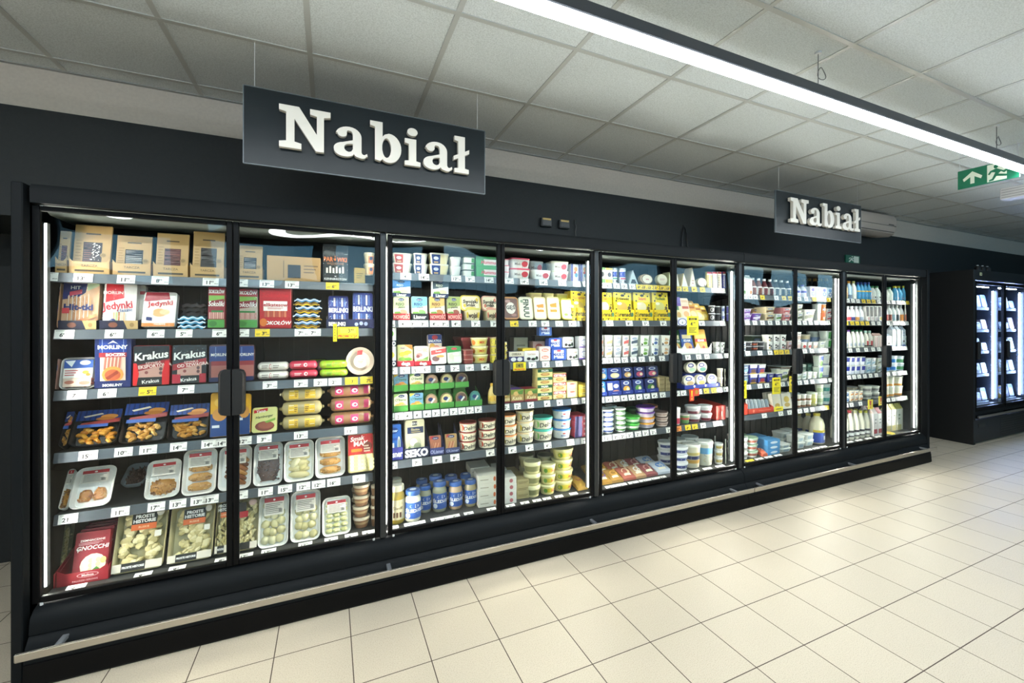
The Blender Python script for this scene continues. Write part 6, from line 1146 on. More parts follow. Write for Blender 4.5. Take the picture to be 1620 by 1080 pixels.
for a, z, y, b_, c1, c2, lk in ((1070, 1082, 523, '#2a6a3c', '#e2dcb0', '#1f4a2c', 'green grated cheese bag'), (1083, 1102, 522, '#2c4aa0', '#e8dca8', '#2f6cb8', 'blue grated cheese bag'), (1105, 1124, 522, '#e2a82c', '#f0dc50', '#d0402c', 'yellow sliced cheese bag')):
    put(2, 2, pack, 'cheese_bag', 'cheese', lk, a, z, y, zb=.012, base=b_, items=[('r', .12, .58, .88, .76, c1), ('r', 0, .42, 1, .56, c2), t_('EDAM' if a > 1082 else 'GOUDA', .5, .49, .10, WH, b=.04), ('e', .5, .22, .38, .18, '#d9a85c'), ('e', .66, .16, .12, .08, '#b85a3c')], D=.03, lean=14, Y=.14, rz=-.05)
    put(2, 2, display_tray, 'display_tray', 'display tray', 'white notched card tray', a-1, z+2, 551, D=.12, base='#e9e7e2', side=.03, wave=.045)
for a, z in ((1133, 1140), (1141, 1156)):
    yo(2, 2, a, z, 541, 'cow-patterned white cup' if a > 1135 else 'narrow cow-patterned cup', '#f0efec', K, n=2 if a < 1135 else 1, it=A_COW)
for i, (a, z, c1, c2) in enumerate(((949, 961, '#3f86c8', '#e2c48a'), (962, 984, '#2a3f92', '#efe8dc'), (985, 1002, '#23306c', '#e0a83c'), (1004, 1021, '#23306c', '#5a9440'), (1023, 1042, '#202a5e', '#4f7c34'))):
    for tier in (0, 1):
        c3 = ('#e2c48a', '#e6d8a0', '#d8a868', '#c8506a', '#d0607a')[i] if tier else c2
        put(2, 3, pack, 'cheese_pack', 'cheese', ('blue pack', 'navy pack with white panel', 'navy pack, yellow slice', 'navy pack, pink or green food', 'dark navy pack')[i]+(', raised' if tier else ''), a, z, 0, fixh=.098 if tier == 0 else .085, zb=.003+.105*tier, Y=.135+.045*tier, base=c1, items=[('e', .5, .78, .3, .14, '#dfe2ee'), ('e', .5, .78, .2, .08, '#4a5aa8'), ('e', .5, .32, .34, .24, c3), ('e', .62, .3, .14, .14, '#efe3c0')] if i != 1 or tier else [('r', .05, .30, .42, .85, '#f2f0ea'), ('e', .7, .6, .2, .16, '#e6e8f4'), ('e', .68, .18, .26, .12, '#d88a6c')], D=.03, lean=8)
    put(2, 3, display_tray, 'display_tray', 'display tray', 'navy cheese tray', a, z, 0, fixh=.030, D=.20, base='#26398a', items=[('x', .3, .3, .7, .7, 1, '#8c9ad0')], side=.10)
for a, z in ((1043, 1052), (1053, 1062)):
    put(2, 3, box, 'tofu_block', 'box', 'flat brown paper-wrapped block', a, z, 597, n=3, rows=2, D=.14, depth=.15, base='#9c8c64', items=[('x', .1, .3, .9, .7, 2, '#6c5c3c')], top='#a89870')
for a, z, y, zb, c1, Yt in ((1084, 1104, 587, .012, '#c8a878', .14), (1104, 1121, 585, .012, '#d8a858', .14), (1122, 1139, 586, .012, '#a8d0d0', .14), (1086, 1103, 568, .115, '#b8d4b8', .19), (1103, 1120, 567, .115, '#4a9a8c', .19)):
    put(2, 3, wheel, 'camembert', 'cheese', 'round soft cheese, blue label' if zb < .1 else 'round soft cheese, raised', a, z, 0, fixh=.095, zb=zb, Y=Yt, D=.03, rim='#e6dcc4', items=[('e', .5, .5, .47, .47, '#ece4d0'), ('e', .45, .68, .28, .18, '#2c3f9c'), ('e', .45, .68, .18, .1, '#e8e4f0'), ('e', .55, .3, .3, .18, c1)], lean=6)
    if zb < .1: put(2, 3, display_tray, 'display_tray', 'display tray', 'royal blue cheese tray', a-1, z, 0, fixh=.032, Y=.125, D=.14, base='#2a3fa4', items=[('e', .75, .6, .08, .3, WH)], side=.03)
m = MB(); X0, X1 = at_x(1086, .19)+.005, at_x(1120, .19)-.005; zz = SEGZ[2][3]+.0205; m.box(X0, X1, .205, .34, zz, zz+.114, '#20307c', .002); tag(m.build('display_riser'), 'blue riser under the raised round cheeses, sixth door', 'display stand')
cup(2, 3, 1139, 1146, 583, 'tiny cream pot, dark dots', '#e2d6c0', '#efe6d6', n=2, it=[('e', .5, .5, .3, .3, '#6a5a4c')]); cup(2, 3, 1147, 1155, 583, 'cream pot beside the lamp', '#e6dcc8', '#f0e8da', n=2, it=[('e', .5, .5, .3, .3, '#6a5a4c')])
for a, z, b_, l_, n, y, c1, lk in ((949, 956, '#e6e9e6', '#f0f2f0', 5, 649, '#8c9ab0', 'white cheese cup at the frame'), (957, 976, '#e9ebe9', '#f4f5f3', 5, 648, '#4a62a8', 'white cheese cup, blue print'), (978, 994, '#dfe9df', '#eef2ea', 5, 646, '#5a8a4c', 'white cheese cup, green print'), (996, 1019, '#3f9a4a', '#56c04c', 2, 660, '#e6efd8', 'green lidded cheese tub')):
    cup(2, 4, a, z, y, lk, b_, l_, n=n, it=A_BAND(c1), rows=2, lh=.2)
for k in range(4):
    cup(2, 4, 1018, 1043, 0, ('amber lidded cheese tub', 'purple lidded cheese tub')[k > 1], '#e6dce4', ('#e0982c', '#6c3a9c')[k > 1], it=A_BAND('#d8c8dc'), lh=.25, fixh=.0405, zb=k*.0408)
cup(2, 4, 1045, 1062, 652, 'pale tub with brown lid', '#d8ccc4', '#5c4440', n=3, it=A_BAND('#a89088'), lh=.2, rows=2)
cup(2, 4, 1026, 1046, 636, 'orange-topped tub behind', '#8a8c6c', '#c8824c', Y=.30, fixh=.13); cup(2, 4, 1000, 1020, 640, 'green tub behind', '#4a6a4a', '#6a9a6c', Y=.30, fixh=.12)
cup(2, 4, 1070, 1079, 645, 'white pot with crimson base', '#ece6e6', '#f2eeee', it=[('r', 0, 0, 1, .45, '#b82c4c'), ('x', .2, .55, .8, .8, 2, K)]); cup(2, 4, 1082, 1095, 656, 'small clear pot, green leaves', '#6a9a5c', '#d8ccc4', it=[('r', 0, .5, 1, .8, '#c8504c')])
cup(2, 4, 1095, 1114, 643, 'white quark tub, maroon base', '#e6dfe2', '#eeeaea', n=2, it=[('r', 0, 0, 1, .45, '#7c3848'), ('x', .2, .6, .8, .8, 1, '#8c8c94')], lh=.25); cup(2, 4, 1115, 1132, 642, 'white quark tub, red base', '#e6dfe0', '#eeeaea', n=2, it=[('r', 0, 0, 1, .45, '#8c3040'), ('x', .2, .6, .8, .8, 1, '#8c8c94')], lh=.25)
put(2, 4, display_tray, 'display_tray', 'display tray', 'scarlet tray of white tubes', 1133, 1157, 641, D=.32, base='#cc2c24', items=[('r', .02, .1, .3, .9, '#dc4030'), ('e', .6, .4, .06, .2, '#e9a08c')], side=.02)
for i in range(6):
    put(2, 4, bottle, 'topping_tube', 'tube', 'white tube lying in red tray', 1137+i*3.3, 1140.2+i*3.3, 0, fixh=.09, zb=.012, Y=.15, body='#e6e0dc', cap='#d8d0cc', items=[])
# deck 5-6
for a, z, c1, c2, sd, lk in ((950, 968, '#c8984a', '#8a5a9c', 1, 'gold cheese slab, violet label'), (968, 986, '#b88c4c', '#e0a040', 2, 'brown-gold cheese pack'), (987, 1006, '#b86a5c', '#e8c8a0', 3, 'salmon cured slices pack'), (1006, 1022, '#c8a078', '#e6e0d8', 4, 'tan pack, white label'), (1022, 1040, '#9c5c5c', '#c88a84', 5, 'dusky sausage pack'), (1041, 1062, '#c8d0dc', '#3a78c0', 6, 'white bag with blue spots')):
    put(2, 5, flatbag, 'chilled_bag', 'bag', lk, a, z, 0, fixh=.035, D=.15, base=c1, items=[('e', .5, .5, .3, .22, c2), ('r', .2, .15, .7, .3, '#efe6d0'), ('e', .75, .78, .12, .1, c2)], seed=sd, rows=2, depth=.155, tilt=14, Y=.136, rz=-.08)
for k in range(3): put(2, 5, flatbag, 'chilled_bag', 'bag', ('gold cheese slab under the top one', 'second gold slab down', 'lowest gold slab')[k] if False else 'gold slab in the low pile', 951, 966, 0, fixh=.016, D=.13, base='#b88a40', seed=k+20, tilt=0, zb=0, Y=.44) if k == 0 else None
for a, z, y, n, lk, b_, l_, it in ((1074, 1095, 708, 3, 'white bowl tub, navy band', '#e6e8ec', '#f0f0f0', [('r', 0, .3, 1, .8, '#3a4a86'), ('e', .5, .55, .2, .2, '#e6e8f2')]), (1093, 1115, 704, 1, 'tall white curd bucket, amber band', '#ded6bc', '#f0eee4', [('r', 0, .42, 1, .62, '#22305e'), ('e', .5, .52, .3, .12, '#c8ccdc'), ('r', 0, .2, 1, .4, '#c89a4c'), ('r', 0, .66, 1, .82, '#c8b870')]), (1114, 1135, 700, 1, 'tall white curd bucket, blue band', '#dfdcc8', '#f2f2ec', [('r', 0, .6, 1, .95, '#6aa8d8'), ('e', .55, .56, .34, .12, '#1f2c54'), ('e', .5, .25, .3, .16, '#d0bc7c')])):
    cup(2, 5, a, z, y, lk, b_, l_, n=n, it=it, tp=.86, lh=.10 if n == 1 else .25, rows=2, depth=.16, Y=.12, nm='curd_bucket' if n == 1 else 'dairy_cup', cat='bucket' if n == 1 else 'cup')
cup(2, 5, 1137, 1147, 702, 'small cup, yellow print', '#e6e2d8', '#efefec', n=3, it=A_BAND('#c8b060'), rows=2, lh=.2); cup(2, 5, 1148, 1157, 694, 'pale green-white cup', '#d8dcd0', '#e9ece6', n=2, it=A_BAND('#b8c4b0'), rows=2)
prices(2, 0, (953, 963, 976, 988, 1001, 1012, 1020, 1029, 1039, 1049, 1058, 1075, 1085, 1099, 1112, 1130, 1137, 1144), ('5 99', '9 99', '13 99', '12 99'), '000001111111111000', w=.055, detail=0)
prices(2, 1, (965, 996, 1022, 1050, 1080, 1111, 1144), ('5 99', '8 49'), w=.062, detail=0)
prices(2, 2, (954, 965, 977, 989, 1003, 1016, 1032, 1048, 1089, 1106, 1119, 1150), ('3 99', '2 49'), w=.055, detail=0)
prices(2, 3, (951, 964, 976, 988, 1000, 1012, 1024, 1036, 1049, 1072, 1082, 1095, 1107, 1118, 1130, 1149), ('6 99', '4 99'), '0000000000020110', w=.055, detail=0)
prices(2, 4, (951, 963, 975, 986, 997, 1010, 1022, 1034, 1059, 1074, 1089, 1100, 1113, 1133), ('3 49', '2 99'), '00000000021100', w=.058, detail=0)
prices(2, 5, (967, 984, 1003, 1020, 1033, 1047, 1080, 1100, 1120, 1140), ('9 99',), w=.09, detail=0)
promo(1087, 1105, 500, 530, 'tall yellow promotional card hanging under the second rail, sixth door')
promo(1091, 1098, 616, 634, 'red exclamation card hanging on the fourth rail, sixth door', col='#e0381f', items=[('p', [(.4, .35), (.6, .35), (.68, .9), (.32, .9)], YE), ('e', .5, .18, .14, .09, YE)])
promo(1098, 1106, 614, 626, 'square red card beside the exclamation card', col='#d8431f', items=[('e', .5, .5, .3, .3, '#b89030')], Y=.0885)
promo(1072, 1087, 502, 514, 'white half-round violet ring tag on the second rail', Y=.090, col='#e9e9f2', items=[('e', .5, .4, .48, .5, '#6a68a8'), ('e', .5, .4, .38, .4, '#eef0f6'), t_('6', .5, .35, .3, K, b=.04)])

# ================================================================== doors 7-8
for a, z in ((1176, 1182), (1183, 1190)):
    put(3, 0, carton, 'milk_carton', 'carton', 'white carton, grey print' if a < 1180 else 'white carton, orange fruit', a, z, 435, D=.06, base='#f0efea', top='#f4f4f0', items=[('r', .3, .7, .6, .8, '#9a9a98'), ('e', .7 if a > 1180 else .4, .15, .25, .12, '#d8883c' if a > 1180 else '#6c8a4c')])
for i, (b_, c1) in enumerate((('#7a3a20', '#b0502c'), ('#6a3420', '#a04a28'), ('#5c2228', '#c84a54'), ('#3c2430', '#a8404c'), ('#2c2830', '#5a5a64'), ('#24242c', '#6a6a78'), ('#26304c', '#d8c84c'))):
    bot(3, 0, 1191.5+i*9.1, 1199.5+i*9.1, 439+i*.8, 'milk drink, '+('rust', 'brown', 'crimson', 'plum', 'charcoal', 'black', 'navy')[i]+' label', b_, '#f2f0ee', [('r', 0, .85, 1, 1, '#e9e6e2'), ('e', .5, .45, .34, .24, c1), ('r', .0, 0, .2, .9, '#efeae6')], nm='drink_bottle')
for i, c1 in enumerate(('#d8506a', '#e07a2c')): bot(3, 0, 1262+i*9, 1270+i*9, 450, ('small violet-capped drink, pink fruit', 'small violet-capped drink, orange fruit')[i], '#efecf4', '#4a3a9c', [('r', 0, .6, 1, 1, '#5a4ab0'), ('e', .5, .3, .34, .24, c1)])
for i in range(4): put(3, 0, box, 'drink_multipack', 'multipack', 'white multipack, blue swirl', 1282+i*9, 1290.5+i*9, 453+i*.7, D=.12, base='#e9ecf6', items=[('e', .5, .7, .3, .16, ('#6a62b8', '#4a7ac8')[i % 2]), ('e', .5, .32, .34, .2, '#5a80c0'), ('e', .5, .32, .2, .12, '#e9ecf6')])
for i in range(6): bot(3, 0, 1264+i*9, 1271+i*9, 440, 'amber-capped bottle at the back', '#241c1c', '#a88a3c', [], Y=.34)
yo(3, 1, 1177, 1191, 488, 'lilac dessert pot', '#c8b4dc', '#7a4aa8'); yo(3, 1, 1191, 1207, 495, 'deep purple dessert pot', '#6a3a98', '#e6dcf0', n=1)
yo(3, 1, 1190, 1211, 484, 'brown pudding pot set back', '#8a6448', '#c89a6c', n=2, Y=.22, fixh=.055); yo(3, 1, 1212, 1229, 485, 'beige pudding pot', '#dcc8a0', '#6a4a2c', n=2); yo(3, 1, 1228, 1239, 496, 'white pot, green lid edge', '#e6e9e0', '#5a8a3c', n=1)
yo(3, 1, 1239, 1254, 486, 'rose dessert pot', '#d88a8c', '#a83a44', n=2)
yo(3, 1, 1262, 1272, 481, 'cream pot, olive shapes', '#dcd8c8', '#4c5a3c', n=2); yo(3, 1, 1273, 1292, 489, 'white pot, olive and brown print', '#e2ded4', '#6a6a4c', n=1)
yo(3, 1, 1277, 1292, 480, 'maroon pot set back', '#8c1f28', '#a83038', n=1, Y=.22, fixh=.11); yo(3, 1, 1294, 1301, 480, 'tall pot, orange flame', '#e2e2de', '#d8502c', n=1, it=[('r', 0, 0, 1, .5, '#c8402c')]); yo(3, 1, 1301, 1308, 480, 'tall orange pot', '#e8802c', '#d85a20', n=1)
yo(3, 1, 1309, 1317, 488, 'white pot, crimson shape', '#e9e6e4', '#b83a4c', n=2)
for a, z, c1, lk in ((1176, 1183, '#6a7a9c', 'pale pot at the frame'), (1184, 1192, '#1d1f2c', 'black mousse pot'), (1193, 1202, '#a84a2c', 'black mousse pot, rust label'), (1203, 1213, '#22242c', 'black mousse pot, grey label')): cup(3, 2, a, z, 540, lk, '#26262c' if a > 1180 else '#dcdcdc', '#9a9a9e', n=2, it=[('r', 0, .2, 1, .6, c1), ('e', .6, .4, .15, .12, WH)], lh=.2)
for a, z, c1 in ((1215, 1224, '#c8a048'), (1225, 1235, '#1c1c20'), (1236, 1246, '#a83a4a')): yo(3, 2, a, z, 529, {'#c8a048': 'tall pot, ochre drawing', '#1c1c20': 'tall white pot, black drawing', '#a83a4a': 'tall pot, red drawing'}[c1], '#ece8e4', c1, n=2, it=[('e', .35, .65, .2, .14, K), ('e', .7, .5, .16, .16, K), ('e', .4, .3, .18, .12, c1), ('e', .7, .2, .12, .1, '#5a4a44')])
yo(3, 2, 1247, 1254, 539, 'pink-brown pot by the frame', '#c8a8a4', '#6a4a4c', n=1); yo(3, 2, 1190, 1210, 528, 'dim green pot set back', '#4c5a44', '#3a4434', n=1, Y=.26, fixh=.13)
for a, z, c1, n, y in ((1261, 1269, '#d8b8b0', 2, 525), (1270, 1278, '#b8302c', 1, 541), (1279, 1286, '#a82c2c', 1, 541), (1287, 1296, '#c8542c', 1, 541)): yo(3, 2, a, z, y, {'#d8b8b0': 'blush fruit pot', '#b8302c': 'red strawberry pot', '#a82c2c': 'dark red cherry pot', '#c8542c': 'orange-red peach pot'}[c1], '#ece4e0', c1, n=n, it=[('e', .5, .35, .42, .28, c1), ('x', .2, .7, .8, .85, 1, '#6a4a4a')])
cup(3, 2, 1272, 1288, 522, 'tan bucket on the upper tier', '#c8b48c', '#dcd0b4', Y=.22, fixh=.13); cup(3, 2, 1290, 1303, 518, 'grey-white bucket set back', '#c8ccc4', '#dfe2dc', Y=.22, fixh=.16)
yo(3, 2, 1298, 1307, 540, 'white plain yogurt pot', '#eef0ea', '#b8c8a8', n=1); yo(3, 2, 1308, 1317, 523, 'white yogurt tub, bright green side', '#eef4ea', '#2fa040', n=2, it=[('r', .4, .1, 1, .9, '#2f9a3c')])
for a, z, lk, c1 in ((1187, 1200, 'navy pot, cocoa print', '#6a4a44'), (1201, 1214, 'navy pot, red print', '#a8303c')): yo(3, 3, a, z, 576, lk, '#3a3f94', c1, n=2, it=[('r', 0, .65, 1, 1, '#e6e6f0'), ('e', .5, .3, .36, .22, c1), ('r', 0, 0, 1, .12, '#d8b04c')])
yo(3, 3, 1176, 1186, 576, 'slate blue pot', '#5a6a86', '#8ab0c8', n=2)
for a, z in ((1215, 1226), (1228, 1240)): yo(3, 3, a, z, 590, 'low indigo pot', '#2f3488', '#5a5ab0', n=1)
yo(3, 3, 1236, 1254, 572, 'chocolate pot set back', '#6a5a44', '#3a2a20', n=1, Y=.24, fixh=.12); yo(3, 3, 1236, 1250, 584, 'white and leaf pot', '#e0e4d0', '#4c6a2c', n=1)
for i in range(3): put(3, 3, box, 'cream_cheese_box', 'box', 'dark green flat box', 1268+i*9, 1276+i*9, 566, n=3, Y=.20, fixh=.045, D=.10, base='#2a4a40', items=[('x', .2, .3, .8, .7, 1, '#8ab0a4')])
for i, c1 in enumerate(('#a8b8a0', '#8ca8a0', '#c8c8b8', '#a0b46c')): yo(3, 3, 1262+i*8.3, 1269.5+i*8.3, 588, 'small white pot, '+('sage', 'teal-grey', 'ivory', 'leaf')[i]+' mark', '#e9ece4', c1, n=1)
yo(3, 3, 1296, 1304, 562, 'green and blue kefir pot', '#e6f0e2', '#4c8a3c', n=2, it=[('r', 0, .6, 1, 1, '#2f4fb0'), ('e', .5, .3, .4, .26, '#5a9a3c')]); cup(3, 3, 1305, 1318, 560, 'large white cream tub', '#eceeea', '#f2f4f0', n=2, it=[('x', .2, .4, .9, .7, 2, '#a85a4c'), ('r', 0, .05, 1, .14, '#3a5a9c')])
put(3, 4, display_tray, 'display_tray', 'display tray', 'red-orange tray of foil sticks', 1184, 1224, 645, D=.14, base='#c8402c', items=[('e', .2, .5, .04, .3, '#e8907c'), ('x', .4, .4, .9, .6, 1, '#e8907c')], side=.05)
put(3, 4, display_tray, 'display_tray', 'display tray', 'red-orange tray by the frame', 1176, 1183, 640, D=.14, base='#c8402c', side=.06)
for i in range(6): put(3, 4, pack, 'cheese_stick_pack', 'cheese', 'silver foil stick', 1186+i*6, 1191+i*6, 631, zb=.006, base=('#c0c8cc', '#a8b4ba')[i % 2], items=[('r', .2, .1, .4, .9, '#5a6a78')], D=.012, lean=12+i, Y=.135)
for a, z, c1, lk in ((1224, 1238, '#dcd4bc', 'white cheese net bag'), (1239, 1254, '#d8b858', 'yellow-print cheese bag')): put(3, 4, pack, 'cheese_bag', 'cheese', lk, a, z, 622, base='#d6d0c0', items=[('e', .5, .6, .3, .2, c1), ('e', .5, .25, .3, .14, '#b89a4c')], D=.04, lean=10, rows=2, depth=.05)
for i in range(3): cup(3, 4, 1262+i*8.4, 1270+i*8.4, 624, 'mini dessert cup, brown base', '#d8d0c4', '#ece8e0', n=2, it=[('r', 0, 0, 1, .4, '#8a5a3c')], rows=2)
cup(3, 4, 1287, 1297, 621, 'tall pale yellow cup', '#e9e2a0', '#f0f0d8', n=1, it=[('r', 0, .2, 1, .7, '#dcd070')]); cup(3, 4, 1298, 1306, 608, 'white-green kefir cup', '#dfe6d4', '#ece9e0', n=2, it=A_BAND('#a8b890')); cup(3, 4, 1307, 1318, 607, 'white cup, teal print', '#e6eeec', '#f0f4f2', n=2, it=A_BAND('#3f9a94'))
cup(3, 5, 1176, 1187, 693, 'white cup stack by the frame', '#e2e4e0', '#ecece8', n=3, it=A_BAND('#8c8c8c'), lh=.2, rows=2, Y=.12)
cup(3, 5, 1188, 1205, 693, 'white cup, green rim', '#dfe4dc', '#a8c0a4', n=3, it=A_BAND('#b0604c'), lh=.2, rows=2, Y=.12)
put(3, 5, flatbag, 'chilled_bag', 'bag', 'small orange-red bag', 1206, 1214, 0, fixh=.05, D=.10, base='#d8684c', items=[('e', .5, .5, .3, .2, '#f0dcd0')], rows=2, seed=31, Y=.12)
put(3, 5, box, 'feta_box', 'box', 'sky blue cheese box', 1215, 1234, 696, n=3, rows=2, depth=.13, D=.12, base='#4a96d0', items=[('e', .5, .5, .3, .25, '#dfeaf4')], top='#5aa4da', Y=.12)
for i, (a, z, y) in enumerate(((1236, 1253, 703), (1262, 1275, 690), (1275, 1289, 686))): put(3, 5, rtub, 'curd_pack', 'cheese', ('white curd pack by the boxes', 'white curd pack past the frame', 'white curd pack near bottle')[i], a, z, y, n=2, rows=2, depth=.15, D=.13, base='#dfe2da', lid='#eceee8', items=[('r', .2, .2, .8, .8, '#a8bcc8')], Y=.12+.02*i)
bot(3, 5, 1296, 1311, 655, 'large milk bottle, yellow cap', '#ece4c4', '#e6cf3c', [('r', 0, 0, 1, .74, '#2450b4'), ('r', 0, .74, 1, .92, '#e0c838'), ('r', .5, .2, .7, .5, '#e6ecf4')], style='jug', nm='milk_bottle', cat='milk bottle', Y=.14)
bot(3, 5, 1281, 1292, 655, 'large milk bottle set back', '#d8d2b4', '#d8c85c', [('r', 0, 0, 1, .74, '#34549c')], style='jug', nm='milk_bottle', cat='milk bottle', Y=.30); bot(3, 5, 1266, 1277, 655, 'dim milk bottle set back', '#bcb89c', '#b8ac60', [('r', 0, 0, 1, .74, '#3a4a7c')], style='jug', nm='milk_bottle', cat='milk bottle', Y=.41)  # colours dulled step by step to paint in the shade further back
prices(3, 0, (1180, 1188, 1196, 1207, 1229, 1241, 1251, 1265, 1276, 1289, 1301, 1312), ('4 99',), '000101100111', w=.055, detail=0)
prices(3, 1, (1183, 1195, 1207, 1219, 1231, 1242, 1253, 1265, 1274, 1283, 1292, 1301, 1311), ('3 99',), w=.055, detail=0)
prices(3, 2, (1184, 1203, 1219, 1229, 1237, 1246, 1264, 1274, 1285, 1308), ('3 49',), '0001110000', w=.06, detail=0)
prices(3, 3, (1185, 1203, 1214, 1239, 1250, 1266, 1276, 1286, 1306, 1314), ('2 99',), w=.058, detail=0)
prices(3, 4, (1210, 1236, 1250, 1266, 1276, 1286, 1309), ('1 99',), '0000001', w=.062, detail=0)
prices(3, 5, (1187, 1202, 1217, 1232, 1268, 1280, 1292, 1304), ('8 99',), '10000000', w=.09, detail=0)
promo(1222, 1235, 597, 623, 'yellow promotional card under the fourth rail, seventh door, beside frame'); promo(1249, 1256, 595, 620, 'yellow promotional card cut by the mullion of eighth door'); promo(1174, 1181, 602, 630, 'yellow promotional card just past the sixth door')
promo(1225, 1239, 643, 650, 'small pale yellow strip card under the net cheese bags', items=[('x', .2, .3, .8, .7, 1, '#5a5420')], Y=.089)

# ================================================================== doors 9-10
bot(4, 0, 1338, 1344, 443, 'orange-capped drink, peach label', '#e6cfa0', '#d8923c', [('e', .5, .4, .3, .2, '#d0684c')]); bot(4, 0, 1345, 1351, 444, 'orange-capped drink, blue label', '#a8c4dc', '#d8923c', [('r', 0, 0, 1, .4, '#6a7a8c')]); bot(4, 0, 1352, 1358, 444, 'white drink, berry label', '#e9ebe6', '#dcd080', [('e', .6, .3, .3, .2, '#5a2038')])
for i in range(4): bot(4, 0, 1359+i*5.6, 1364.3+i*5.6, 446, 'blue drink, gold neck', '#4aa0d0', '#2f4a9c', [('e', .6, .35, .3, .18, ('#c85060', '#b84058', '#e0c060', '#e08a4c')[i]), ('r', 0, .85, 1, 1, '#e0b840')])
for i in range(2): bot(4, 0, 1382.5+i*7, 1389+i*7, 452, 'white cow-spot drink, green cap', '#ecefe6', '#3a8a4c', [('e', .4, .3, .2, .14, K), ('e', .8, .15, .16, .1, K)])
for i in range(2): bot(4, 0, 1403+i*6.5, 1409+i*6.5, 454, 'white drink, green cap, plain', '#e6eadc', '#3f8a50', [('e', .5, .2, .3, .1, '#c8ccbc')])
for i in range(3): bot(4, 0, 1418+i*6.4, 1424+i*6.4, 452, 'blue drink, yellow cap', '#4a9cc8', '#e6d83c', [('e', .5, .25, .36, .16, ('#e8c060', '#a83038', '#d8b8a0')[i])])
for i, c1 in enumerate(('#c8404c', '#3a3a7c', '#d8964a', '#a8b0c4')): bot(4, 1, 1343+i*6.6, 1349.2+i*6.6, 484, 'white yogurt drink, '+('red', 'indigo', 'amber', 'grey')[i]+' base', '#eeecee', '#f2f0f2', [('r', 0, 0, 1, .5, c1)])
for i in range(4): put(4, 1, pack, 'yogurt_pouch', 'yogurt', 'black and white yogurt pouch', 1371+i*6.4, 1377+i*6.4, 484, base='#e6e2de', items=[('r', .0, .3, .7, .95, '#26242a'), ('e', .6, .15, .3, .12, ('#c8a0a0', '#b8a8a8', '#a89aa0', '#e0c048')[i])], D=.04, lean=2)
for i, c1 in enumerate(('#b83a34', '#7a3020', '#9ab0b8', '#3a4248', '#d8883c', '#c8785c')): bot(4, 1, 1402+i*6.2, 1407.8+i*6.2, 482, 'white yogurt drink, '+('red', 'brown', 'grey-blue', 'slate', 'orange', 'salmon')[i]+' label', '#ece8e2', '#eeeae4', [('r', .0, .0, .6, .8, c1), ('e', .7, .2, .2, .14, '#e0b49c')])
for i in range(5): bot(4, 2, 1338+i*6.5, 1344+i*6.5, 522, 'white milk bottle, '+('purple cap', 'purple cap', 'green cap', 'green cap', 'green cap')[i], '#eceade', '#6a3a8c' if i < 2 else '#2f6a4c', [('r', .3, .1, .8, .5, '#a8b0c0'), ('e', .5, .25, .2, .1, '#3c4a5c')], style='milk', nm='milk_bottle', cat='milk bottle')
for i in range(2): bot(4, 2, 1371+i*6.4, 1377+i*6.4, 523, 'green and red kefir bottle', '#e6e0d4', '#9cc0b0', [('r', 0, 0, 1, .16, '#22242a'), ('r', .3, .16, .8, .75, '#a8343c'), ('e', .5, .9, .4, .1, '#5c7c38')], nm='kefir_bottle')
for i in range(2): put(4, 2, carton, 'milk_carton', 'carton', 'low carton, red stripes', 1384+i*6.4, 1390+i*6.4, 527, D=.06, base='#e6dcd4', top='#e0b4a8', items=[('r', .2, 0, .35, .9, '#c07068'), ('r', .65, 0, .8, .9, '#a8605c')])
put(4, 2, carton, 'milk_carton', 'carton', 'low white carton, navy sun', 1402, 1411, 528, D=.07, base='#eceef0', top='#e6eaf0', items=[('e', .5, .3, .2, .1, K), ('r', 0, 0, 1, .1, '#2f5aa8')])
for i in range(3): put(4, 2, carton, 'milk_carton', 'carton', 'tall white milk carton', 1412+i*7.6, 1417.6+i*7.6, 515+i*.5, D=.06, base='#dfe5ea', top='#c8d4e2', items=[('e', .5, .3, .2, .07, K), ('x', .3, .6, .7, .9, 2, '#8aa0c0'), ('r', 0, 0, 1, .08, '#2f5aa8')])
cup(4, 2, 1433, 1438, 531, 'white green-print cup', '#e2ece4', '#eef2ee', n=2, it=A_BAND('#5aa06c'))
for i in range(4): yo(4, 3, 1338+i*8.2, 1345.8+i*8.2, 564, 'navy and white cream pot', '#e2e6f0', '#2a3a90', n=2, it=[('r', .2, .45, 1, .95, '#2636a0'), ('e', .5, .2, .3, .12, '#e6eaf6')])
for i in range(2): yo(4, 3, 1372+i*8, 1379.5+i*8, 566, 'icy blue cream pot', '#c8dce6', '#7aa8c4', n=2)
yo(4, 3, 1389, 1396, 566, 'dark green and grey pot', '#b8c0b0', '#3a4a40', n=2)
for a, z, lk in ((1403, 1412, 'white tub, azure swoosh'), (1413, 1423, 'blue and white tub, tall'), (1425, 1438, 'white tub, leaf band')): cup(4, 3, a, z, 563, lk, '#e6eef6', '#eef2f6', n=2, it=[('r', 0, .1, .6, .7, '#2f7ac8' if a < 1420 else '#5aa06c'), ('e', .7, .6, .2, .2, '#3a90d8')], tp=.9)
yo(4, 4, 1338, 1345, 620, 'white pot, blue wave', '#e6ecf2', '#3a78b8', n=2)
for i in range(3): yo(4, 4, 1346+i*7, 1352.5+i*7, 618, 'cream pot, orange fruit', '#ecdcc8', '#d8883c', n=2)
yo(4, 4, 1351, 1362, 606, 'wide cream pot raised behind', '#e6d6c0', '#d08a4c', n=1, Y=.24, fixh=.12)
for i in range(2): cup(4, 4, 1373+i*12, 1384+i*12, 611, 'clear grey-banded tub', '#b8bcb4', '#d8dad2', n=2, it=A_BAND('#6a6c70', '#c8a08c'))
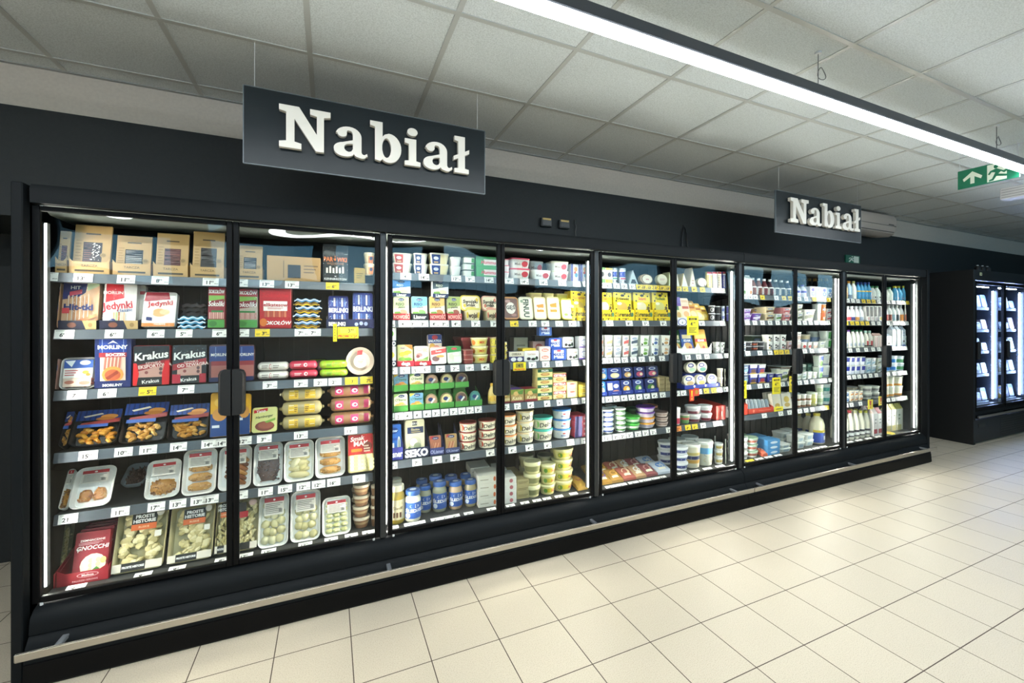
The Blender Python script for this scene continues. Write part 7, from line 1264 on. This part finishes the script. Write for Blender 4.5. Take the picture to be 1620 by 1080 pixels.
for a, z, lk in ((1403, 1408, 'slim cream tub by the frame'), (1409, 1419, 'cream tub, orange foot'), (1420, 1435, 'wide cream tub, orange foot')): cup(4, 4, a, z, 595 if a > 1402 else 595, lk, '#e9e4cc', '#f0f0e2', n=2, it=[('r', 0, 0, 1, .25, '#e0943c'), ('x', .3, .5, .8, .7, 1, '#7a9a5c')], tp=.92)
for i in range(5):
    bot(4, 5, 1338+i*8.6-(0 if i else 0), 1346+i*8.6, 650, 'glass milk bottle, '+('red cap', 'red cap', 'pale cap', 'yellow cap', 'yellow cap')[i], '#e9e4d0', ('#b8303c', '#b8303c', '#d0d0a0', '#d8cc4c', '#dcd04c')[i], [('r', 0, .1, 1, .62, '#dfe0dc'), ('r', 0, .42, 1, .60, '#2a2c34'), ('r', 0, .1, 1, .2, '#3a3c44'), ('x', .2, .26, .8, .38, 1, '#7c5c5c')], style='milk', rows=2, nm='milk_bottle', cat='milk bottle', Y=.12)
for i in range(2): put(4, 5, carton, 'milk_carton', 'carton', 'white carton, red label', 1382+i*7.2, 1388.8+i*7.2, 645, D=.07, base='#ece8e4', top='#e0c8c4' if i == 0 else '#a83038', items=[('r', .1, .1, .9, .3, '#a8303c'), ('x', .3, .5, .7, .8, 2, '#8a8a8a')], rows=2, depth=.08)
for i in range(4): put(4, 5, carton, 'milk_carton', 'carton', 'white carton, yellow gable', 1403+i*8.2, 1409.8+i*8.2, 640-i, D=.065, base='#ece9dc', top='#e0d878', items=[('r', 0, .0, 1, .26, '#d8cc8c'), ('x', .3, .45, .7, .8, 2, '#7c8a6c')], Y=.16)
prices(4, 0, (1342, 1350, 1358, 1367, 1375, 1383, 1391, 1406, 1414, 1422, 1430, 1437), ('4 99',), '000111000011', w=.058, detail=0)
prices(4, 1, (1340, 1349, 1357, 1365, 1373, 1382, 1391, 1406, 1416, 1426, 1436), ('3 99',), '11111000000', w=.058, detail=0)
prices(4, 2, (1346, 1358, 1371, 1382, 1391, 1415, 1424, 1433), ('3 49',), w=.06, detail=0)
prices(4, 3, (1344, 1352, 1360, 1369, 1378, 1387, 1406, 1415, 1424, 1433), ('2 99',), w=.058, detail=0)
prices(4, 4, (1340, 1348, 1362, 1406, 1414, 1434), ('2 49',), w=.06, detail=0)
prices(4, 5, (1345, 1360, 1375, 1390), ('4 99',), w=.10, detail=0)
EX = [('p', [(.38, .38), (.62, .38), (.70, .88), (.30, .88)], '#c8301f'), ('e', .5, .22, .13, .08, '#c8301f')]
promo(1373, 1381, 632, 647, 'yellow exclamation card below the clear tubs, ninth door', col='#f0dc1e', items=EX); promo(1390, 1397, 627, 641, 'yellow exclamation card beside the tenth door frame', col='#f0dc1e', items=EX)
m = MB(); T = Matrix.Translation((at_x(1411, .09), .055, DECK+.006)) @ Matrix.Rotation(R(-72), 4, 'X') @ Matrix.Rotation(R(-50), 4, 'Y'); m.box(-.03, .03, 0, .0012, 0, .10, '#f0dc1e', 0, T)
art(m, lambda u, v, o: T @ Vector(((u-.5)*.06, -o, v*.10)), .06, .10, EX); tag(m.build('promotion_card'), 'fallen yellow exclamation card lying on the deck, tenth door', 'promotion card')

# ================================================================== far freezer contents
rd = random.Random(5)
for d in range(2):
    a = 8.289+.055+d*.80
    for k, zz in enumerate((1.70, 1.41, 1.13, .83, .47)):
        for i in range(4):
            c1 = (('#b8ccf0', '#8aa8e0', '#dfe6f6', '#6a88c8'), ('#9ab0dc', '#5a78b8', '#c8d4ec', '#a88a9c'), ('#c8a890', '#b8c4dc', '#8aa0cc', '#d8dcec'), ('#a8b0a0', '#c8b8a0', '#8c98a8', '#b8c4d4'), ('#8a98ac', '#e0b040', '#a8b4cc', '#7a8498'))[k][i]
            x = a+.07+i*.165; h = rd.uniform(.09, .17)
            m = MB(); T = Matrix.Translation((x+.07, .175, zz+.001)) @ TL(10, 0, .05); slab(m, .14, h, .05, c1, T, .02)
            art(m, lambda u, v, o: T @ Vector(((u-.5)*.13, -o, v*h)), .13, h, [('e', .5, .5, .3, .2, '#eef2fa'), ('r', .1, .75, .9, .9, '#4a64a8' if (i+k) % 2 else '#a8bce0')])
            o = m.build('frozen_bag'); tag(o, f'{("pale", "blue", "white", "grey")[i]} frozen bag, {SHN[k]} shelf of the upright freezer, {("first", "second")[d]} door', 'frozen bag', 'frozen bags in the upright freezer')
cd = bpy.data.cameras.new('camera'); cam = bpy.data.objects.new('camera', cd); COL.objects.link(cam)
cd.sensor_width = 36; cd.lens = CAMF/1620*36; cd.shift_x = -(PPX-810)/1620; cd.shift_y = -(540-PPY)/1620; cd.clip_start = .05
cam.location = CAM; cam.rotation_euler = (R(90), 0, -YAW)
sc = bpy.context.scene; sc.camera = cam
wd = bpy.data.worlds.new('world'); sc.world = wd; wd.use_nodes = True
wd.node_tree.nodes['Background'].inputs[0].default_value = (.5, .6, .7, 1); wd.node_tree.nodes['Background'].inputs[1].default_value = .15
sc.view_settings.view_transform = 'Standard'; sc.view_settings.look = 'None'; sc.view_settings.gamma = 1; sc.view_settings.exposure = EXPO
sc.cycles.max_bounces = 7; sc.cycles.diffuse_bounces = 4; sc.cycles.transparent_max_bounces = 14; sc.cycles.sample_clamp_indirect = 4
sc.cycles.use_denoising = True; sc.cycles.caustics_reflective = False; sc.cycles.caustics_refractive = False
